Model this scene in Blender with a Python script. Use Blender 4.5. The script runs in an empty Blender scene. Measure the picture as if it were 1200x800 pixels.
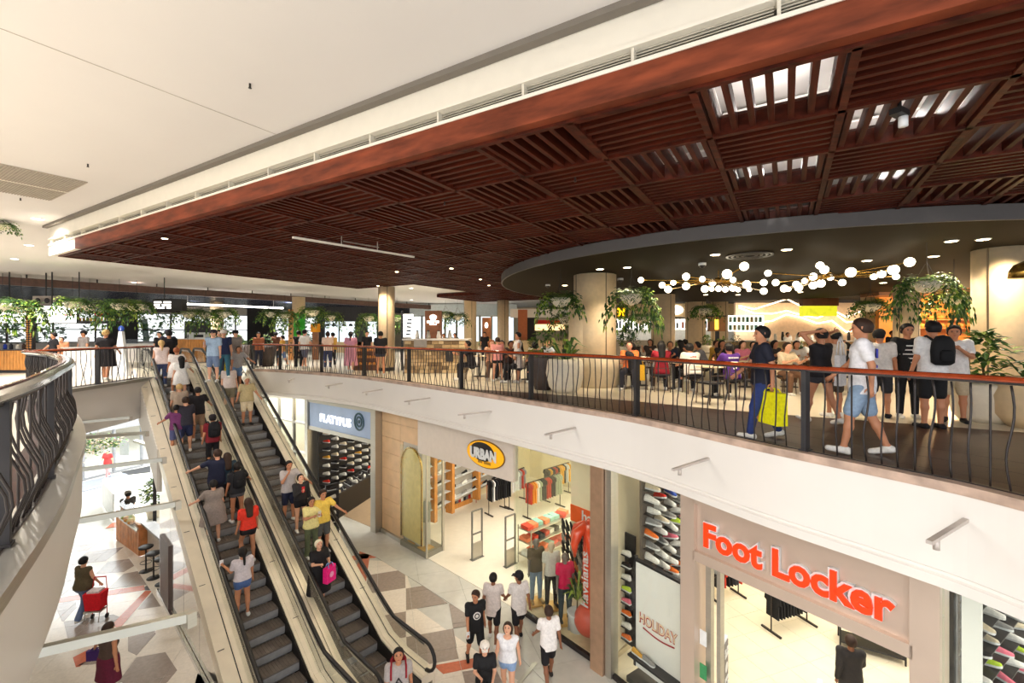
import bpy, math, random
import numpy as np
from mathutils import Vector, Matrix
random.seed(7)
PI = math.pi
SC = bpy.context.scene
COL = SC.collection

# ---------------------------------------------------------------- camera
F = 531.0; HY = 392.0; EYE = 1.5
cd = bpy.data.cameras.new('camera'); cam = bpy.data.objects.new('camera', cd); COL.objects.link(cam)
cam.location = (0, 0, EYE); cam.rotation_euler = (PI/2, 0, 0)
cd.sensor_width = 36.0; cd.lens = 36.0*F/1200.0; cd.shift_y = -(400.0-HY)/1200.0
cd.clip_start = 0.05; cd.clip_end = 300
SC.camera = cam
# ---------------------------------------------------------------- daylight, exposure
w = bpy.data.worlds.new('world'); SC.world = w; w.use_nodes = True
bg = w.node_tree.nodes['Background']; bg.inputs[0].default_value = (0.96, 0.97, 1.0, 1); bg.inputs[1].default_value = 1.15
SC.view_settings.view_transform = 'Standard'; SC.view_settings.look = 'None'
SC.view_settings.gamma = 1.0; SC.view_settings.use_curve_mapping = False
SC.view_settings.exposure = 0.72

def area(name, loc, sx, sy, power, color=(1, 0.96, 0.9), rot=(0, 0, 0)):
    l = bpy.data.lights.new(name, 'AREA'); l.shape = 'RECTANGLE'; l.size = sx; l.size_y = sy
    l.energy = power; l.color = color
    o = bpy.data.objects.new(name, l); COL.objects.link(o); o.location = loc; o.rotation_euler = rot
    return o
def spot(name, loc, power, color=(1, 0.8, 0.55), ang=110, blend=0.6, size=0.08, rot=(0, 0, 0)):
    l = bpy.data.lights.new(name, 'SPOT'); l.energy = power; l.color = color
    l.spot_size = math.radians(ang); l.spot_blend = blend; l.shadow_soft_size = size
    o = bpy.data.objects.new(name, l); COL.objects.link(o); o.location = loc; o.rotation_euler = rot
    return o
def point(name, loc, power, color=(1, 0.8, 0.55), size=0.1):
    l = bpy.data.lights.new(name, 'POINT'); l.energy = power; l.color = color; l.shadow_soft_size = size
    o = bpy.data.objects.new(name, l); COL.objects.link(o); o.location = loc
    return o
# added fill panels, out of view, that brighten the void and escalators
area('void_fill', (-3.0, -4.5, 4.1), 9, 5, 860, (1, 0.98, 0.97))
area('void_fill', (-9.5, 1.0, 4.1), 4, 5, 760, (1, 0.98, 0.97))

# ---------------------------------------------------------------- pixel <-> place helpers
def at(px, py, z):                      # the point at height z seen at pixel (px, py)
    d = F*(z-EYE)/(HY-py)
    return Vector(((px-600)/F*d, d, z))
def atd(px, py, d):
    return Vector(((px-600)/F*d, d, EYE+(HY-py)/F*d))

# ---------------------------------------------------------------- materials
MATS = {}
def lin(c):
    return tuple((x/12.92 if x <= 0.04045 else ((x+0.055)/1.055)**2.4) for x in c)
def mat(name, rgb, rough=0.6, metal=0.0, var=0.08, scale=6.0, bump=0.0, spec=0.5, coat=0.0, alpha=1.0, trans=0.0, emit=None, es=0.0, stretch=None):
    if name in MATS: return MATS[name]
    m = bpy.data.materials.new(name); m.use_nodes = True; nt = m.node_tree; N = nt.nodes; L = nt.links
    b = N['Principled BSDF']; c = lin(tuple(x/255.0 for x in rgb))
    b.inputs['Roughness'].default_value = rough; b.inputs['Metallic'].default_value = metal
    b.inputs['Specular IOR Level'].default_value = spec
    b.inputs['Coat Weight'].default_value = coat
    b.inputs['Alpha'].default_value = alpha
    b.inputs['Transmission Weight'].default_value = trans
    if emit is not None:
        b.inputs['Emission Color'].default_value = (*lin(tuple(x/255.0 for x in emit)), 1); b.inputs['Emission Strength'].default_value = es
    tc = N.new('ShaderNodeTexCoord'); nz = N.new('ShaderNodeTexNoise'); nz.inputs['Scale'].default_value = scale
    nz.inputs['Detail'].default_value = 4
    if stretch:
        mp = N.new('ShaderNodeMapping'); mp.inputs['Scale'].default_value = stretch
        L.new(tc.outputs['Object'], mp.inputs[0]); L.new(mp.outputs[0], nz.inputs['Vector'])
    else: L.new(tc.outputs['Object'], nz.inputs['Vector'])
    r = N.new('ShaderNodeValToRGB'); r.color_ramp.elements[0].position = 0.3; r.color_ramp.elements[1].position = 0.7
    r.color_ramp.elements[0].color = (*[max(0, x*(1-var)) for x in c], 1)
    r.color_ramp.elements[1].color = (*[min(1, x*(1+var)) for x in c], 1)
    L.new(nz.outputs['Fac'], r.inputs[0]); L.new(r.outputs[0], b.inputs['Base Color'])
    if bump:
        bp = N.new('ShaderNodeBump'); bp.inputs['Strength'].default_value = bump; bp.inputs['Distance'].default_value = 0.02
        L.new(nz.outputs['Fac'], bp.inputs['Height']); L.new(bp.outputs[0], b.inputs['Normal'])
    MATS[name] = m
    return m
def emis(name, rgb, s):
    return mat(name, rgb, 0.5, emit=rgb, es=s)
def col(rgb, rough=0.75, **k):            # cloth and paint by colour
    return mat('cloth_%d_%d_%d' % tuple(rgb) if rough == 0.75 else 'paint_%d_%d_%d_%d' % (*rgb, int(rough*100)), rgb, rough, var=0.12, scale=25, spec=0.3, **k)

M = dict(
 ceil=mat('ceiling_paint', (222, 218, 215), 0.8, var=0.015, scale=0.7),
 ceil_gap_shade=mat('gap_shade_grey', (120, 113, 104), 0.8, var=0.03),  # grey that stands for the shade inside the ceiling gap
 fascia=mat('fascia_paint', (232, 226, 212), 0.6, var=0.02),
 grille_dark=mat('grille_back', (70, 66, 55), 0.8),
 grille=mat('grille_white', (214, 208, 192), 0.5),
 wood_red=mat('stained_red_timber', (70, 25, 12), 0.5, var=0.55, scale=2.2, bump=0.15, spec=0.15, stretch=(1, 6, 6)),
 wood_band=mat('stained_beam_timber', (114, 54, 32), 0.5, var=0.5, scale=1.6, bump=0.12, spec=0.2, stretch=(1.2, 1.2, 6)),
 wood_board=mat('stained_dark_board', (56, 26, 17), 0.5, var=0.4, scale=3, bump=0.1, spec=0.3),
 wood_rail=mat('varnished_rail_timber', (156, 64, 30), 0.22, var=0.3, scale=5, spec=0.6, coat=0.5),
 disc=mat('olive_brown_paint', (34, 27, 13), 0.75, var=0.04, scale=1.0, spec=0.1),
 disc_edge=mat('grey_rim_paint', (92, 88, 86), 0.5, var=0.04),
 slab_white=mat('white_slab_paint', (228, 222, 214), 0.45, var=0.02, scale=1.2),
 steel=mat('brushed_steel', (190, 186, 176), 0.32, 0.8, var=0.06, scale=3, stretch=(1, 1, 30)),
 steel_dark=mat('dark_steel', (52, 46, 44), 0.35, 0.4, var=0.1),
 chrome=mat('polished_steel', (214, 214, 216), 0.12, 1.0, var=0.03),
 cream_metal=mat('champagne_cladding', (234, 222, 200), 0.3, 0.12, var=0.06, scale=3),
 black=mat('black_rubber', (24, 22, 22), 0.45, var=0.1),
 blackpaint=mat('black_paint', (38, 36, 38), 0.5, var=0.1),
 floor_up=mat('cream_terrazzo', (218, 208, 188), 0.3, var=0.05, scale=14, spec=0.4),
 deck_dark=mat('dark_timber_floor', (54, 32, 22), 0.42, var=0.35, scale=3, spec=0.3, stretch=(1, 9, 1)),
 joint=mat('tile_joint', (196, 188, 178), 0.6, var=0.03),
 tile_white=mat('pale_terrazzo_tile', (236, 226, 212), 0.2, var=0.06, scale=18, spec=0.5),
 tile_grey=mat('taupe_terrazzo_tile', (160, 146, 136), 0.22, var=0.1, scale=12, spec=0.5),
 tile_red=mat('terracotta_tile', (205, 112, 80), 0.25, var=0.1, scale=12, spec=0.5),
 tile_pale=mat('light_grey_tile', (205, 203, 194), 0.16, var=0.05, scale=5, spec=0.5),
 shop_floor=mat('shop_floor_tile', (240, 232, 214), 0.3, var=0.03, scale=5),
 shop_floor2=mat('shop_floor_taupe', (176, 152, 124), 0.4, var=0.05, scale=5),
 shop_wall=mat('shop_wall_paint', (240, 228, 196), 0.7, var=0.02, scale=1),
 shop_white=mat('shop_white_paint', (240, 238, 232), 0.7, var=0.02, scale=1),
 column=mat('column_mosaic', (226, 202, 164), 0.45, var=0.06, scale=9, bump=0.05),
 column_joint=mat('column_joint_metal', (120, 104, 84), 0.4, 0.5),
 brass=mat('brass', (196, 156, 72), 0.25, 0.9, var=0.06),
 pot=mat('white_woven_pot', (232, 222, 200), 0.6, var=0.06, scale=10, bump=0.2),
 pot_dark=mat('dark_ribbed_pot', (74, 62, 56), 0.6, var=0.1),
 soil=mat('soil', (60, 44, 30), 0.9, var=0.3, scale=30),
 leaf=mat('leaf_green', (66, 104, 40), 0.45, var=0.5, scale=3, spec=0.4),
 leaf_yellowish=mat('leaf_lime', (128, 150, 56), 0.45, var=0.4, scale=3, spec=0.4),  # yellower green, given to leaves at random
 leaf_dark=mat('leaf_deep_green', (36, 66, 30), 0.45, var=0.5, scale=3, spec=0.4),
 stem=mat('plant_stem', (92, 74, 44), 0.8),
 esc_step=mat('ribbed_step_metal', (112, 102, 94), 0.5, 0.2, var=0.12, scale=8),
 esc_riser=mat('step_riser_metal', (158, 158, 158), 0.45, 0.2, var=0.1, scale=8),
 esc_dark=mat('escalator_skirt', (34, 30, 28), 0.5, 0.2),
 mirror=mat('polished_side_cladding', (226, 222, 216), 0.08, 0.85, var=0.03, scale=1),
 oak=mat('oak_slats', (208, 142, 70), 0.45, var=0.2, scale=4, stretch=(4, 4, 1)),
 oak_dark=mat('walnut_panel', (122, 78, 44), 0.45, var=0.2, scale=4),
 stonewall=mat('stacked_stone', (186, 158, 116), 0.75, var=0.2, scale=10, bump=0.3),
 sandtile=mat('sandstone_tile', (226, 190, 148), 0.5, var=0.08, scale=2.5),
 screen_white=emis('lit_sign_white', (255, 250, 240), 2.2),
 globe=emis('globe_glass', (255, 240, 208), 5.0),
 lamp=emis('lamp_lens', (255, 226, 176), 12.0),
 lamp_cool=emis('lamp_lens_cool', (255, 250, 240), 5.0),
 fl_red=mat('sign_red_acrylic', (250, 52, 10), 0.35, emit=(250, 50, 8), es=0.55),
 fl_white=mat('sign_letter_return', (224, 226, 226), 0.4),
 sign_panel=mat('pearl_sign_panel', (212, 192, 176), 0.32, 0.45, var=0.04, scale=1.2),
)
def glass_mat(name, tint, mixf, rough=0.02):
    m = bpy.data.materials.new(name); m.use_nodes = True; nt = m.node_tree; N = nt.nodes; L = nt.links
    N.remove(N['Principled BSDF']); out = N['Material Output']
    t = N.new('ShaderNodeBsdfTransparent'); t.inputs[0].default_value = (*tint, 1)
    g = N.new('ShaderNodeBsdfGlossy'); g.inputs['Roughness'].default_value = rough
    lw = N.new('ShaderNodeLayerWeight'); lw.inputs[0].default_value = 0.5
    pw = N.new('ShaderNodeMath'); pw.operation = 'POWER'; pw.inputs[1].default_value = 4.0; L.new(lw.outputs['Facing'], pw.inputs[0])
    mu = N.new('ShaderNodeMath'); mu.operation = 'MULTIPLY_ADD'; mu.inputs[1].default_value = 0.5; mu.inputs[2].default_value = mixf; mu.use_clamp = True
    L.new(pw.outputs[0], mu.inputs[0])
    mx = N.new('ShaderNodeMixShader'); L.new(mu.outputs[0], mx.inputs[0]); L.new(t.outputs[0], mx.inputs[1]); L.new(g.outputs[0], mx.inputs[2]); L.new(mx.outputs[0], out.inputs[0])
    MATS[name] = m; return m
M['glass'] = glass_mat('clear_glass', (0.97, 0.985, 0.97), 0.02)
M['glass_green'] = glass_mat('edge_green_glass', (0.96, 0.985, 0.955), 0.04)

# ---------------------------------------------------------------- object helpers
WM = {}
def tag(o, label=None, cat=None, group=None, kind=None):
    if label: o['label'] = label
    if cat: o['category'] = cat
    if group: o['group'] = group
    if kind: o['kind'] = kind
    return o
def thing(name, label, cat, loc=(0, 0, 0), rz=0.0, group=None, kind=None):
    o = bpy.data.objects.new(name, None); COL.objects.link(o); o.empty_display_size = 0.2
    o.location = loc; o.rotation_euler = (0, 0, rz); WM[o.name] = Matrix.Translation(Vector(loc)) @ Matrix.Rotation(rz, 4, 'Z')
    return tag(o, label, cat, group, kind)
def rotz(a): return Matrix.Rotation(a, 3, 'Z')
class MB:
    """mesh builder; coordinates in world space (or in the thing's own space when local=True)"""
    def __init__(s): s.v = []; s.f = []; s.m = []; s.cur = 0; s.smooth = []; s.sm = False
    def add(s, vs, fs):
        o = len(s.v); s.v += [tuple(v) for v in vs]
        for f in fs: s.f.append(tuple(i+o for i in f)); s.m.append(s.cur); s.smooth.append(s.sm)
        return s
    def box(s, c, size, rz=0.0, R=None):
        x, y, z = size[0]/2, size[1]/2, size[2]/2; R = R if R is not None else rotz(rz); c = Vector(c)
        vs = [c + R @ Vector((a*x, b*y, d*z)) for a in (-1, 1) for b in (-1, 1) for d in (-1, 1)]
        return s.add(vs, [(0, 1, 3, 2), (4, 6, 7, 5), (0, 4, 5, 1), (2, 3, 7, 6), (0, 2, 6, 4), (1, 5, 7, 3)])
    def beam(s, a, b, w, h, up=(0, 0, 1)):       # box from a to b
        a, b = Vector(a), Vector(b); d = b-a; L = d.length
        if L < 1e-6: return s
        y = d.normalized(); x = y.cross(Vector(up))
        if x.length < 1e-4: x = y.cross(Vector((0, 1, 0)))
        x.normalize(); z = x.cross(y)
        R = Matrix((x, y, z)).transposed()
        return s.box((a+b)/2, (w, L, h), R=R)
    def prism(s, poly, z0, z1):                # poly list of (x,y); z0/z1 floats
        n = len(poly)
        ar = sum(poly[i][0]*poly[(i+1) % n][1]-poly[(i+1) % n][0]*poly[i][1] for i in range(n))
        if ar < 0: poly = poly[::-1]
        vs = [(p[0], p[1], z0) for p in poly] + [(p[0], p[1], z1) for p in poly]
        fs = [tuple(range(n-1, -1, -1)), tuple(range(n, 2*n))] + [(i, (i+1) % n, n+(i+1) % n, n+i) for i in range(n)]
        return s.add(vs, fs)
    def quad(s, a, b, c, d): return s.add([a, b, c, d], [(0, 1, 2, 3)])
    def tube(s, path, r, seg=8, caps=True, rs=None, sx=1.0):
        P = [Vector(p) for p in path]; n = len(P); vs = []; prev = None
        for i, p in enumerate(P):
            t = (P[min(i+1, n-1)]-P[max(i-1, 0)])
            t = t.normalized() if t.length > 1e-9 else Vector((0, 0, 1))
            if prev is None:
                x = t.cross(Vector((0, 0, 1)))
                if x.length < 1e-3: x = Vector((1, 0, 0))
            else:
                x = prev - t*prev.dot(t)
            x.normalize(); prev = x; y = t.cross(x); rr = rs[i] if rs else r
            for k in range(seg):
                a = 2*PI*k/seg; vs.append(p + x*(math.cos(a)*rr*sx) + y*(math.sin(a)*rr))
        fs = [(i*seg+k, i*seg+(k+1) % seg, (i+1)*seg+(k+1) % seg, (i+1)*seg+k) for i in range(n-1) for k in range(seg)]
        if caps: fs += [tuple(range(seg-1, -1, -1)), tuple((n-1)*seg+k for k in range(seg))]
        o = s.sm; s.sm = True; s.add(vs, fs); s.sm = o
        return s
    def cyl(s, base, r, h, seg=16, r2=None):
        b = Vector(base); r2 = r if r2 is None else r2
        return s.lathe(b, [(r, 0), (r2, h)], seg)
    def lathe(s, base, prof, seg=20, cap=True, sx=1.0, sy=1.0):
        b = Vector(base); vs = []; n = len(prof)
        for (r, z) in prof:
            for k in range(seg):
                a = 2*PI*k/seg; vs.append((b.x+r*math.cos(a)*sx, b.y+r*math.sin(a)*sy, b.z+z))
        fs = [(i*seg+k, i*seg+(k+1) % seg, (i+1)*seg+(k+1) % seg, (i+1)*seg+k) for i in range(n-1) for k in range(seg)]
        if cap: fs += [tuple(range(seg-1, -1, -1)), tuple((n-1)*seg+k for k in range(seg))]
        o = s.sm; s.sm = seg > 8; s.add(vs, fs); s.sm = o
        return s
    def ball(s, c, r, seg=14, rings=8, sc=(1, 1, 1)):
        c = Vector(c); vs = [c+Vector((0, 0, r*sc[2]))]
        for i in range(1, rings):
            th = PI*i/rings
            for k in range(seg):
                a = 2*PI*k/seg; vs.append(c+Vector((r*math.sin(th)*math.cos(a)*sc[0], r*math.sin(th)*math.sin(a)*sc[1], r*math.cos(th)*sc[2])))
        vs.append(c-Vector((0, 0, r*sc[2]))); e = len(vs)-1
        fs = [(0, 1+k, 1+(k+1) % seg) for k in range(seg)]
        for i in range(rings-2):
            for k in range(seg):
                fs.append((1+i*seg+k, 1+(i+1)*seg+k, 1+(i+1)*seg+(k+1) % seg, 1+i*seg+(k+1) % seg))
        fs += [(e, 1+(rings-2)*seg+(k+1) % seg, 1+(rings-2)*seg+k) for k in range(seg)]
        o = s.sm; s.sm = True; s.add(vs, fs); s.sm = o
        return s
    def mesh(s, name, mats, Minv=None):
        me = bpy.data.meshes.new(name)
        vs = s.v if Minv is None else [tuple(Minv @ Vector(v)) for v in s.v]
        me.from_pydata(vs, [], s.f)
        for m in (mats if isinstance(mats, (list, tuple)) else [mats]): me.materials.append(m)
        if isinstance(mats, (list, tuple)) and len(mats) > 1: me.polygons.foreach_set('material_index', s.m)
        if any(s.smooth): me.polygons.foreach_set('use_smooth', s.smooth)
        me.update(); return me
    def build(s, name, mats, parent=None, label=None, cat=None, group=None, kind=None, local=False):
        loc = Vector((0, 0, 0)); Minv = None
        if parent is not None:
            if not local: Minv = WM[parent.name].inverted()
        elif s.v and not local:
            a = np.array(s.v); loc = Vector(((a[:, 0].min()+a[:, 0].max())/2, (a[:, 1].min()+a[:, 1].max())/2, a[:, 2].min())); Minv = Matrix.Translation(-loc)
        me = s.mesh(name, mats, Minv); o = bpy.data.objects.new(name, me); COL.objects.link(o)
        o.location = loc
        if parent is not None: o.parent = parent; WM[o.name] = WM[parent.name].copy()
        else: WM[o.name] = Matrix.Translation(loc)
        return tag(o, label, cat, group, kind)
def struct(name, mb, mats, parent=None): return mb.build(name, mats, parent, kind='structure')
KIDS = {}
def copy_tree(o, parent=None):
    c = o.copy(); COL.objects.link(c)
    if parent is not None: c.parent = parent
    for ch in list(o.children): copy_tree(ch, c)
    return c
def inst(me, name, parent, loc=(0, 0, 0), rz=0, scale=1, label=None):
    o = bpy.data.objects.new(name, me); COL.objects.link(o); o.parent = parent; o.location = loc; o.rotation_euler = (0, 0, rz)
    if scale != 1: o.scale = (scale,)*3 if not isinstance(scale, tuple) else scale
    if label: o['label'] = label
    return o

# ---------------------------------------------------------------- plan: the curved edges of the void
def spline(pts, n):
    P = [Vector((p[0], p[1], 0)) for p in pts]; P = [P[0]*2-P[1]] + P + [P[-1]*2-P[-2]]; out = []
    for i in range(1, len(P)-2):
        for k in range(n):
            t = k/n; a, b, c, d = P[i-1:i+3]
            out.append(0.5*((2*b)+(-a+c)*t+(2*a-5*b+4*c-d)*t*t+(-a+3*b-3*c+d)*t**3))
    out.append(P[-2]); return out
def resample(path, step):
    out = [path[0].copy()]; acc = 0
    for a, b in zip(path, path[1:]):
        L = (b-a).length; pos = 0
        while acc + (L-pos) >= step:
            pos += step-acc; acc = 0; out.append(a.lerp(b, pos/L))
        acc += L-pos
    return out
def offset(path, d):                      # to the right of travel
    out = []
    for i, p in enumerate(path):
        t = path[min(i+1, len(path)-1)]-path[max(i-1, 0)]; t.normalize(); out.append(p+Vector((t.y, -t.x, 0))*d)
    return out
RC = spline([(5.3, 0.4), (4.95, 2.3), (4.5, 4.05), (4.08, 4.85), (3.38, 5.9), (2.32, 7.75), (1.2, 9.1), (0.12, 10.3), (-1.45, 12.0), (-3.25, 13.85), (-5.3, 15.8), (-7.6, 17.4), (-9.9, 18.7), (-10.85, 18.9)], 8)
LC = spline([(-1.7, 0.2), (-2.55, 1.8), (-3.3, 2.9), (-4.1, 3.95), (-4.95, 4.95), (-6.35, 6.55), (-8.1, 8.25), (-10.2, 10.0), (-11.5, 10.85), (-11.95, 11.35), (-12.1, 12.4), (-12.4, 14.6), (-12.75, 16.2)], 8)
# escalator frame: s towards the viewer and down, t across
ES = Vector((0.731, -0.682, 0)); ET = Vector((0.682, 0.731, 0)); S0 = -20.4; S1 = -9.3; SL = 0.54
def ep(s, t, z): return Vector((ES.x*s+ET.x*t, ES.y*s+ET.y*t, z))
def zline(s): return 0.0 if s < S0 else (-6.0 if s > S1 else -SL*(s-S0))
A_ = Vector((-0.856, 0.517, 0)); B_ = Vector((0.517, 0.856, 0)); AZ = math.atan2(B_.y, B_.x)-PI/2   # ceiling grid axes
# ================================================================ STRUCTURE
def sweep(mb, path, prof, closed=True):     # prof: list of (offset to the right of travel, z)
    n = len(prof); vs = []
    for i, p in enumerate(path):
        t = path[min(i+1, len(path)-1)]-path[max(i-1, 0)]; t.normalize(); nr = Vector((t.y, -t.x, 0))
        for (o, z) in prof: vs.append(p+nr*o+Vector((0, 0, z+p.z)))
    m = n if closed else n-1
    fs = [(i*n+k, i*n+(k+1) % n, (i+1)*n+(k+1) % n, (i+1)*n+k) for i in range(len(path)-1) for k in range(m)]
    if closed: fs += [tuple(range(n-1, -1, -1)), tuple((len(path)-1)*n+k for k in range(n))]
    return mb.add(vs, fs)
def V3(x, y, z=0): return Vector((x, y, z))

# lower concourse floor, laid as separate tiles over the screed (see tiles below)
fl = struct('floor_lower', MB().prism([(-40, -4), (16, -4), (16, 44), (-40, 44)], -6.25, -6.012), M['tile_pale'])
# upper floor with the void cut out
up = [(p.x, p.y) for p in RC]; lp = [(p.x, p.y) for p in LC]
lnd = [tuple(ep(S0-0.6, 5.95, 0))[:2], tuple(ep(S0-0.6, 2.75, 0))[:2]]
poly = [(5.3, -4)] + up + lnd + lp[::-1] + [(-1.7, -4), (-60, -4), (-60, 60), (45, 60), (45, -4)]
floor_up = struct('floor_upper', MB().prism(poly, -0.30, 0.0), M['floor_up'])
DK = spline([(14, 3.2), (11, 4.8), (7.8, 6.93), (4.6, 8.75), (2.7, 10.2), (0.4, 11.7), (-1.5, 12.6), (-3.2, 14.0)], 5)
rcs = [p for p in RC if p.y < 13.9]
poly = [(p.x, p.y) for p in rcs][:] + [(p.x, p.y) for p in DK[::-1]] + [(14, -1), (6, -1)]
struct('floor_timber_strip', MB().prism(poly, 0.0, 0.008), M['deck_dark'], floor_up)
# planks' joints on the timber strip: thin darker battens every 0.6 m near the rail
jb = MB(); off = [offset(rcs, k) for k in (0.6, 1.2, 1.8)]
for o_ in off: sweep(jb, o_, [(-0.004, 0.008), (0.004, 0.008), (0.004, 0.0095), (-0.004, 0.0095)])
jb.build('plank_joint', M['blackpaint'], floor_up, kind='stuff')
# right hand fascia of the void above the shops
mb = MB(); sweep(mb, RC, [(0.0, 0.0), (0, 0.05), (-0.13, 0.05), (-0.13, -0.80), (-0.10, -0.82), (-0.10, -0.85), (-0.13, -0.87), (-0.11, -0.98), (0.0, -1.02), (1.4, -1.34), (1.4, -1.0), (0.15, -0.3)])
wr = struct('wall_right_fascia', mb, M['slab_white'])
mb = MB(); sweep(mb, RC, [(0.05, 0.0), (0.05, 0.075), (-0.145, 0.075), (-0.145, -0.02), (-0.131, -0.02), (-0.131, 0.05), (-0.02, 0.052), (-0.02, 0)])
mb.build('kerb', mat('pink_grey_stone', (186, 160, 142), 0.4, var=0.3, scale=4), wr)
# left hand fascia
mb = MB(); sweep(mb, LC, [(0.0, -0.01), (0.10, -0.06), (0.10, -0.90), (-0.25, -0.92), (-0.25, -0.01)])
wl = struct('wall_left_fascia', mb, M['slab_white'])
mb = MB(); sweep(mb, LC, [(-0.16, 0.0), (-0.16, 0.03), (0.14, 0.03), (0.14, -0.07), (0.10, -0.07), (0.10, 0.0)])
mb.build('edge_trim', M['steel'], wl)
mb = MB(); sweep(mb, LC, [(-0.45, 0.0), (-0.45, 0.012), (-0.165, 0.012), (-0.165, 0)])
mb.build('timber_edge_strip', M['wood_board'], wl)
# bridge end wall beside the escalators
pa = Vector(lp[-1]+(0,)); pb = ep(S0-0.6, 2.75, 0)
mb = MB().beam(pa+V3(0, 0, -0.72), pb+V3(0, 0, -0.72), 0.2, 1.0); mb.beam(pb+V3(0, 0, -0.72), ep(S0-0.6, 6.0, -0.72), 0.2, 1.0)
sweep(mb, [p for p in LC if p.y > 11.5], [(0.05, -0.9), (0.05, -1.3), (-0.2, -1.3), (-0.2, -0.9)])
struct('wall_bridge_fascia', mb, M['slab_white'])

# ---------------------------------------------------------------- white ceiling
CZ = 4.27
C1 = at(58, 300, 3.5); C1.z = 0
def ab(a, b, z=0): return C1 - A_*a + B_*b + Vector((0, 0, z))      # a runs towards the viewer, b away
ce = struct('ceiling', MB().prism([(-60, -7), (45, -7), (45, 60), (-60, 60)], CZ, CZ+0.2), M['ceil'])
# joint line, and a solid strip coloured as the shade of the gap
mb = MB(); mb.beam(at(-260, -67, CZ)+V3(0, 0, -0.001), at(333, 161, CZ)+V3(0, 0, -0.001), 0.012, 0.004); mb.build('ceiling_joint', mat('ceiling_joint_grey', (176, 168, 158), 0.8), ce)
mb = MB(); mb.beam(ab(-0.1, -0.06, CZ-0.03), ab(26, -0.06, CZ-0.03), 0.10, 0.06); mb.build('gap_shade_strip', M['ceil_gap_shade'], ce)
# bulkhead (fascia) round the timber ceiling
bh = struct('trim_bulkhead', MB().beam(ab(0, 0.05, (CZ+3.92)/2), ab(26, 0.05, (CZ+3.92)/2), 0.10, CZ-3.92)
  .beam(ab(0.05, 0.1, (CZ+3.5)/2), ab(0.05, 9.3, (CZ+3.5)/2), 0.10, CZ-3.5), M['fascia'])
mb = MB(); mb.beam(ab(0, 0.03, 3.92), ab(26, 0.03, 3.92), 0.13, 0.03); mb.beam(ab(0, 0.03, 3.765), ab(26, 0.03, 3.765), 0.13, 0.035)
mb.build('grille_frame', M['fascia'], bh)
MB().beam(ab(0, 0.10, 3.84), ab(26, 0.10, 3.84), 0.02, 0.14).build('grille_back', M['grille_dark'], bh)
k = 0; a = 0.1
while a < 25:
    g = MB(); 
    for q in range(5): g.beam(ab(a+0.02, 0.045, 3.80+q*0.024), ab(a+1.04, 0.045, 3.80+q*0.024), 0.012, 0.005)
    g.beam(ab(a, 0.03, 3.84), ab(a+0.025, 0.03, 3.84), 0.08, 0.14)
    g.build('grille_section', M['grille'], bh); a += 1.06
# timber band below it, white at the far left end
MB().beam(ab(1.9, 0.04, 3.625), ab(26, 0.04, 3.625), 0.13, 0.245).build('timber_band', M['wood_band'], bh)
MB().beam(ab(0, 0.045, 3.625), ab(1.9, 0.045, 3.625), 0.12, 0.245).build('white_band_end', M['fascia'], bh, label='pale painted end of the band')

# ---------------------------------------------------------------- timber lattice ceiling
wc = thing('ceiling_timber', None, None, ab(10, 0, 3.5), kind='structure'); wc['kind'] = 'structure'
MA, MBm, NA, NB, a0, b0 = 1.08, 1.04, 22, 18, 0.28, 0.12
def skip(i, j): return (i < 3 and 9 <= j < 14)
RA = math.atan2(-A_.y, -A_.x)                                       # slat running along A
slat_me = MB().box((0, 0, 0.075), (1.03, 0.052, 0.15)).mesh('slat', [M['wood_red']])
cells = []; dc = Vector((8.4, 15.6, 0))
for i in range(NA):
    for j in range(NB):
        if skip(i, j): continue
        c = ab(a0+(i+0.5)*MA, b0+(j+0.5)*MBm, 3.5)
        if (Vector((c.x, c.y, 0))-dc).length < 7.6: continue        # hidden above the round ceiling
        cells.append((c.length, i, j, c))
cells.sort(key=lambda t: t[0])
vis = [q for q in cells if q[3].y > 1.5 and abs(q[3].x/q[3].y) < 1.25 and (q[3].z-1.5)/q[3].y < 0.85]
cnt = 0; rest = MB(); winv = WM[wc.name].inverted()
inview = {(q[1], q[2]) for q in vis[:42]}
for (dd, i, j, c) in cells:
    runB = (i+j) % 2 == 0; d1 = B_ if runB else -A_; d2 = -A_ if runB else B_
    step = (MA if runB else MBm)/7.0
    for q in range(7):
        p = c + d2*((q-3)*step)
        if (i, j) in inview and cnt < 300:
            o = inst(slat_me, 'slat', wc, winv @ p, math.atan2(d1.y, d1.x)); cnt += 1
        else: rest.beam(p+d1*-0.515+V3(0, 0, 0.075), p+d1*0.515+V3(0, 0, 0.075), 0.052, 0.15)
rest.build('slat_field', M['wood_red'], wc, kind='stuff')
for i in range(NA+1):
    for (ja, jb_) in ([(0, 9), (14, NB)] if i < 3 else [(0, NB)]):
        MB().beam(ab(a0+i*MA, b0+ja*MBm, 3.56), ab(a0+i*MA, b0+jb_*MBm, 3.56), 0.06, 0.17).build('cross_beam', M['wood_red'], wc)
for j in range(NB+1):
    ia = 3 if 9 < j < 14 else 0
    MB().beam(ab(a0+ia*MA, b0+j*MBm, 3.56), ab(a0+NA*MA, b0+j*MBm, 3.56), 0.06, 0.17).build('long_beam', M['wood_red'], wc)
bd = MB(); bw = MB()
for (dd, i, j, c) in cells:
    runB = (i+j) % 2 == 0
    tgt = bw if (runB and (i >= 14 or (i == 13 and j in (1, 3)))) else bd
    tgt.box(c+V3(0, 0, 0.66 if tgt is bw else 0.175), (MA*0.99, MBm*0.99, 0.02), RA)
bd.build('backing_board', M['wood_board'], wc, kind='stuff'); bw.build('white_backing_board', M['ceil'], wc, label='white board showing between the slats', kind='stuff')

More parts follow.
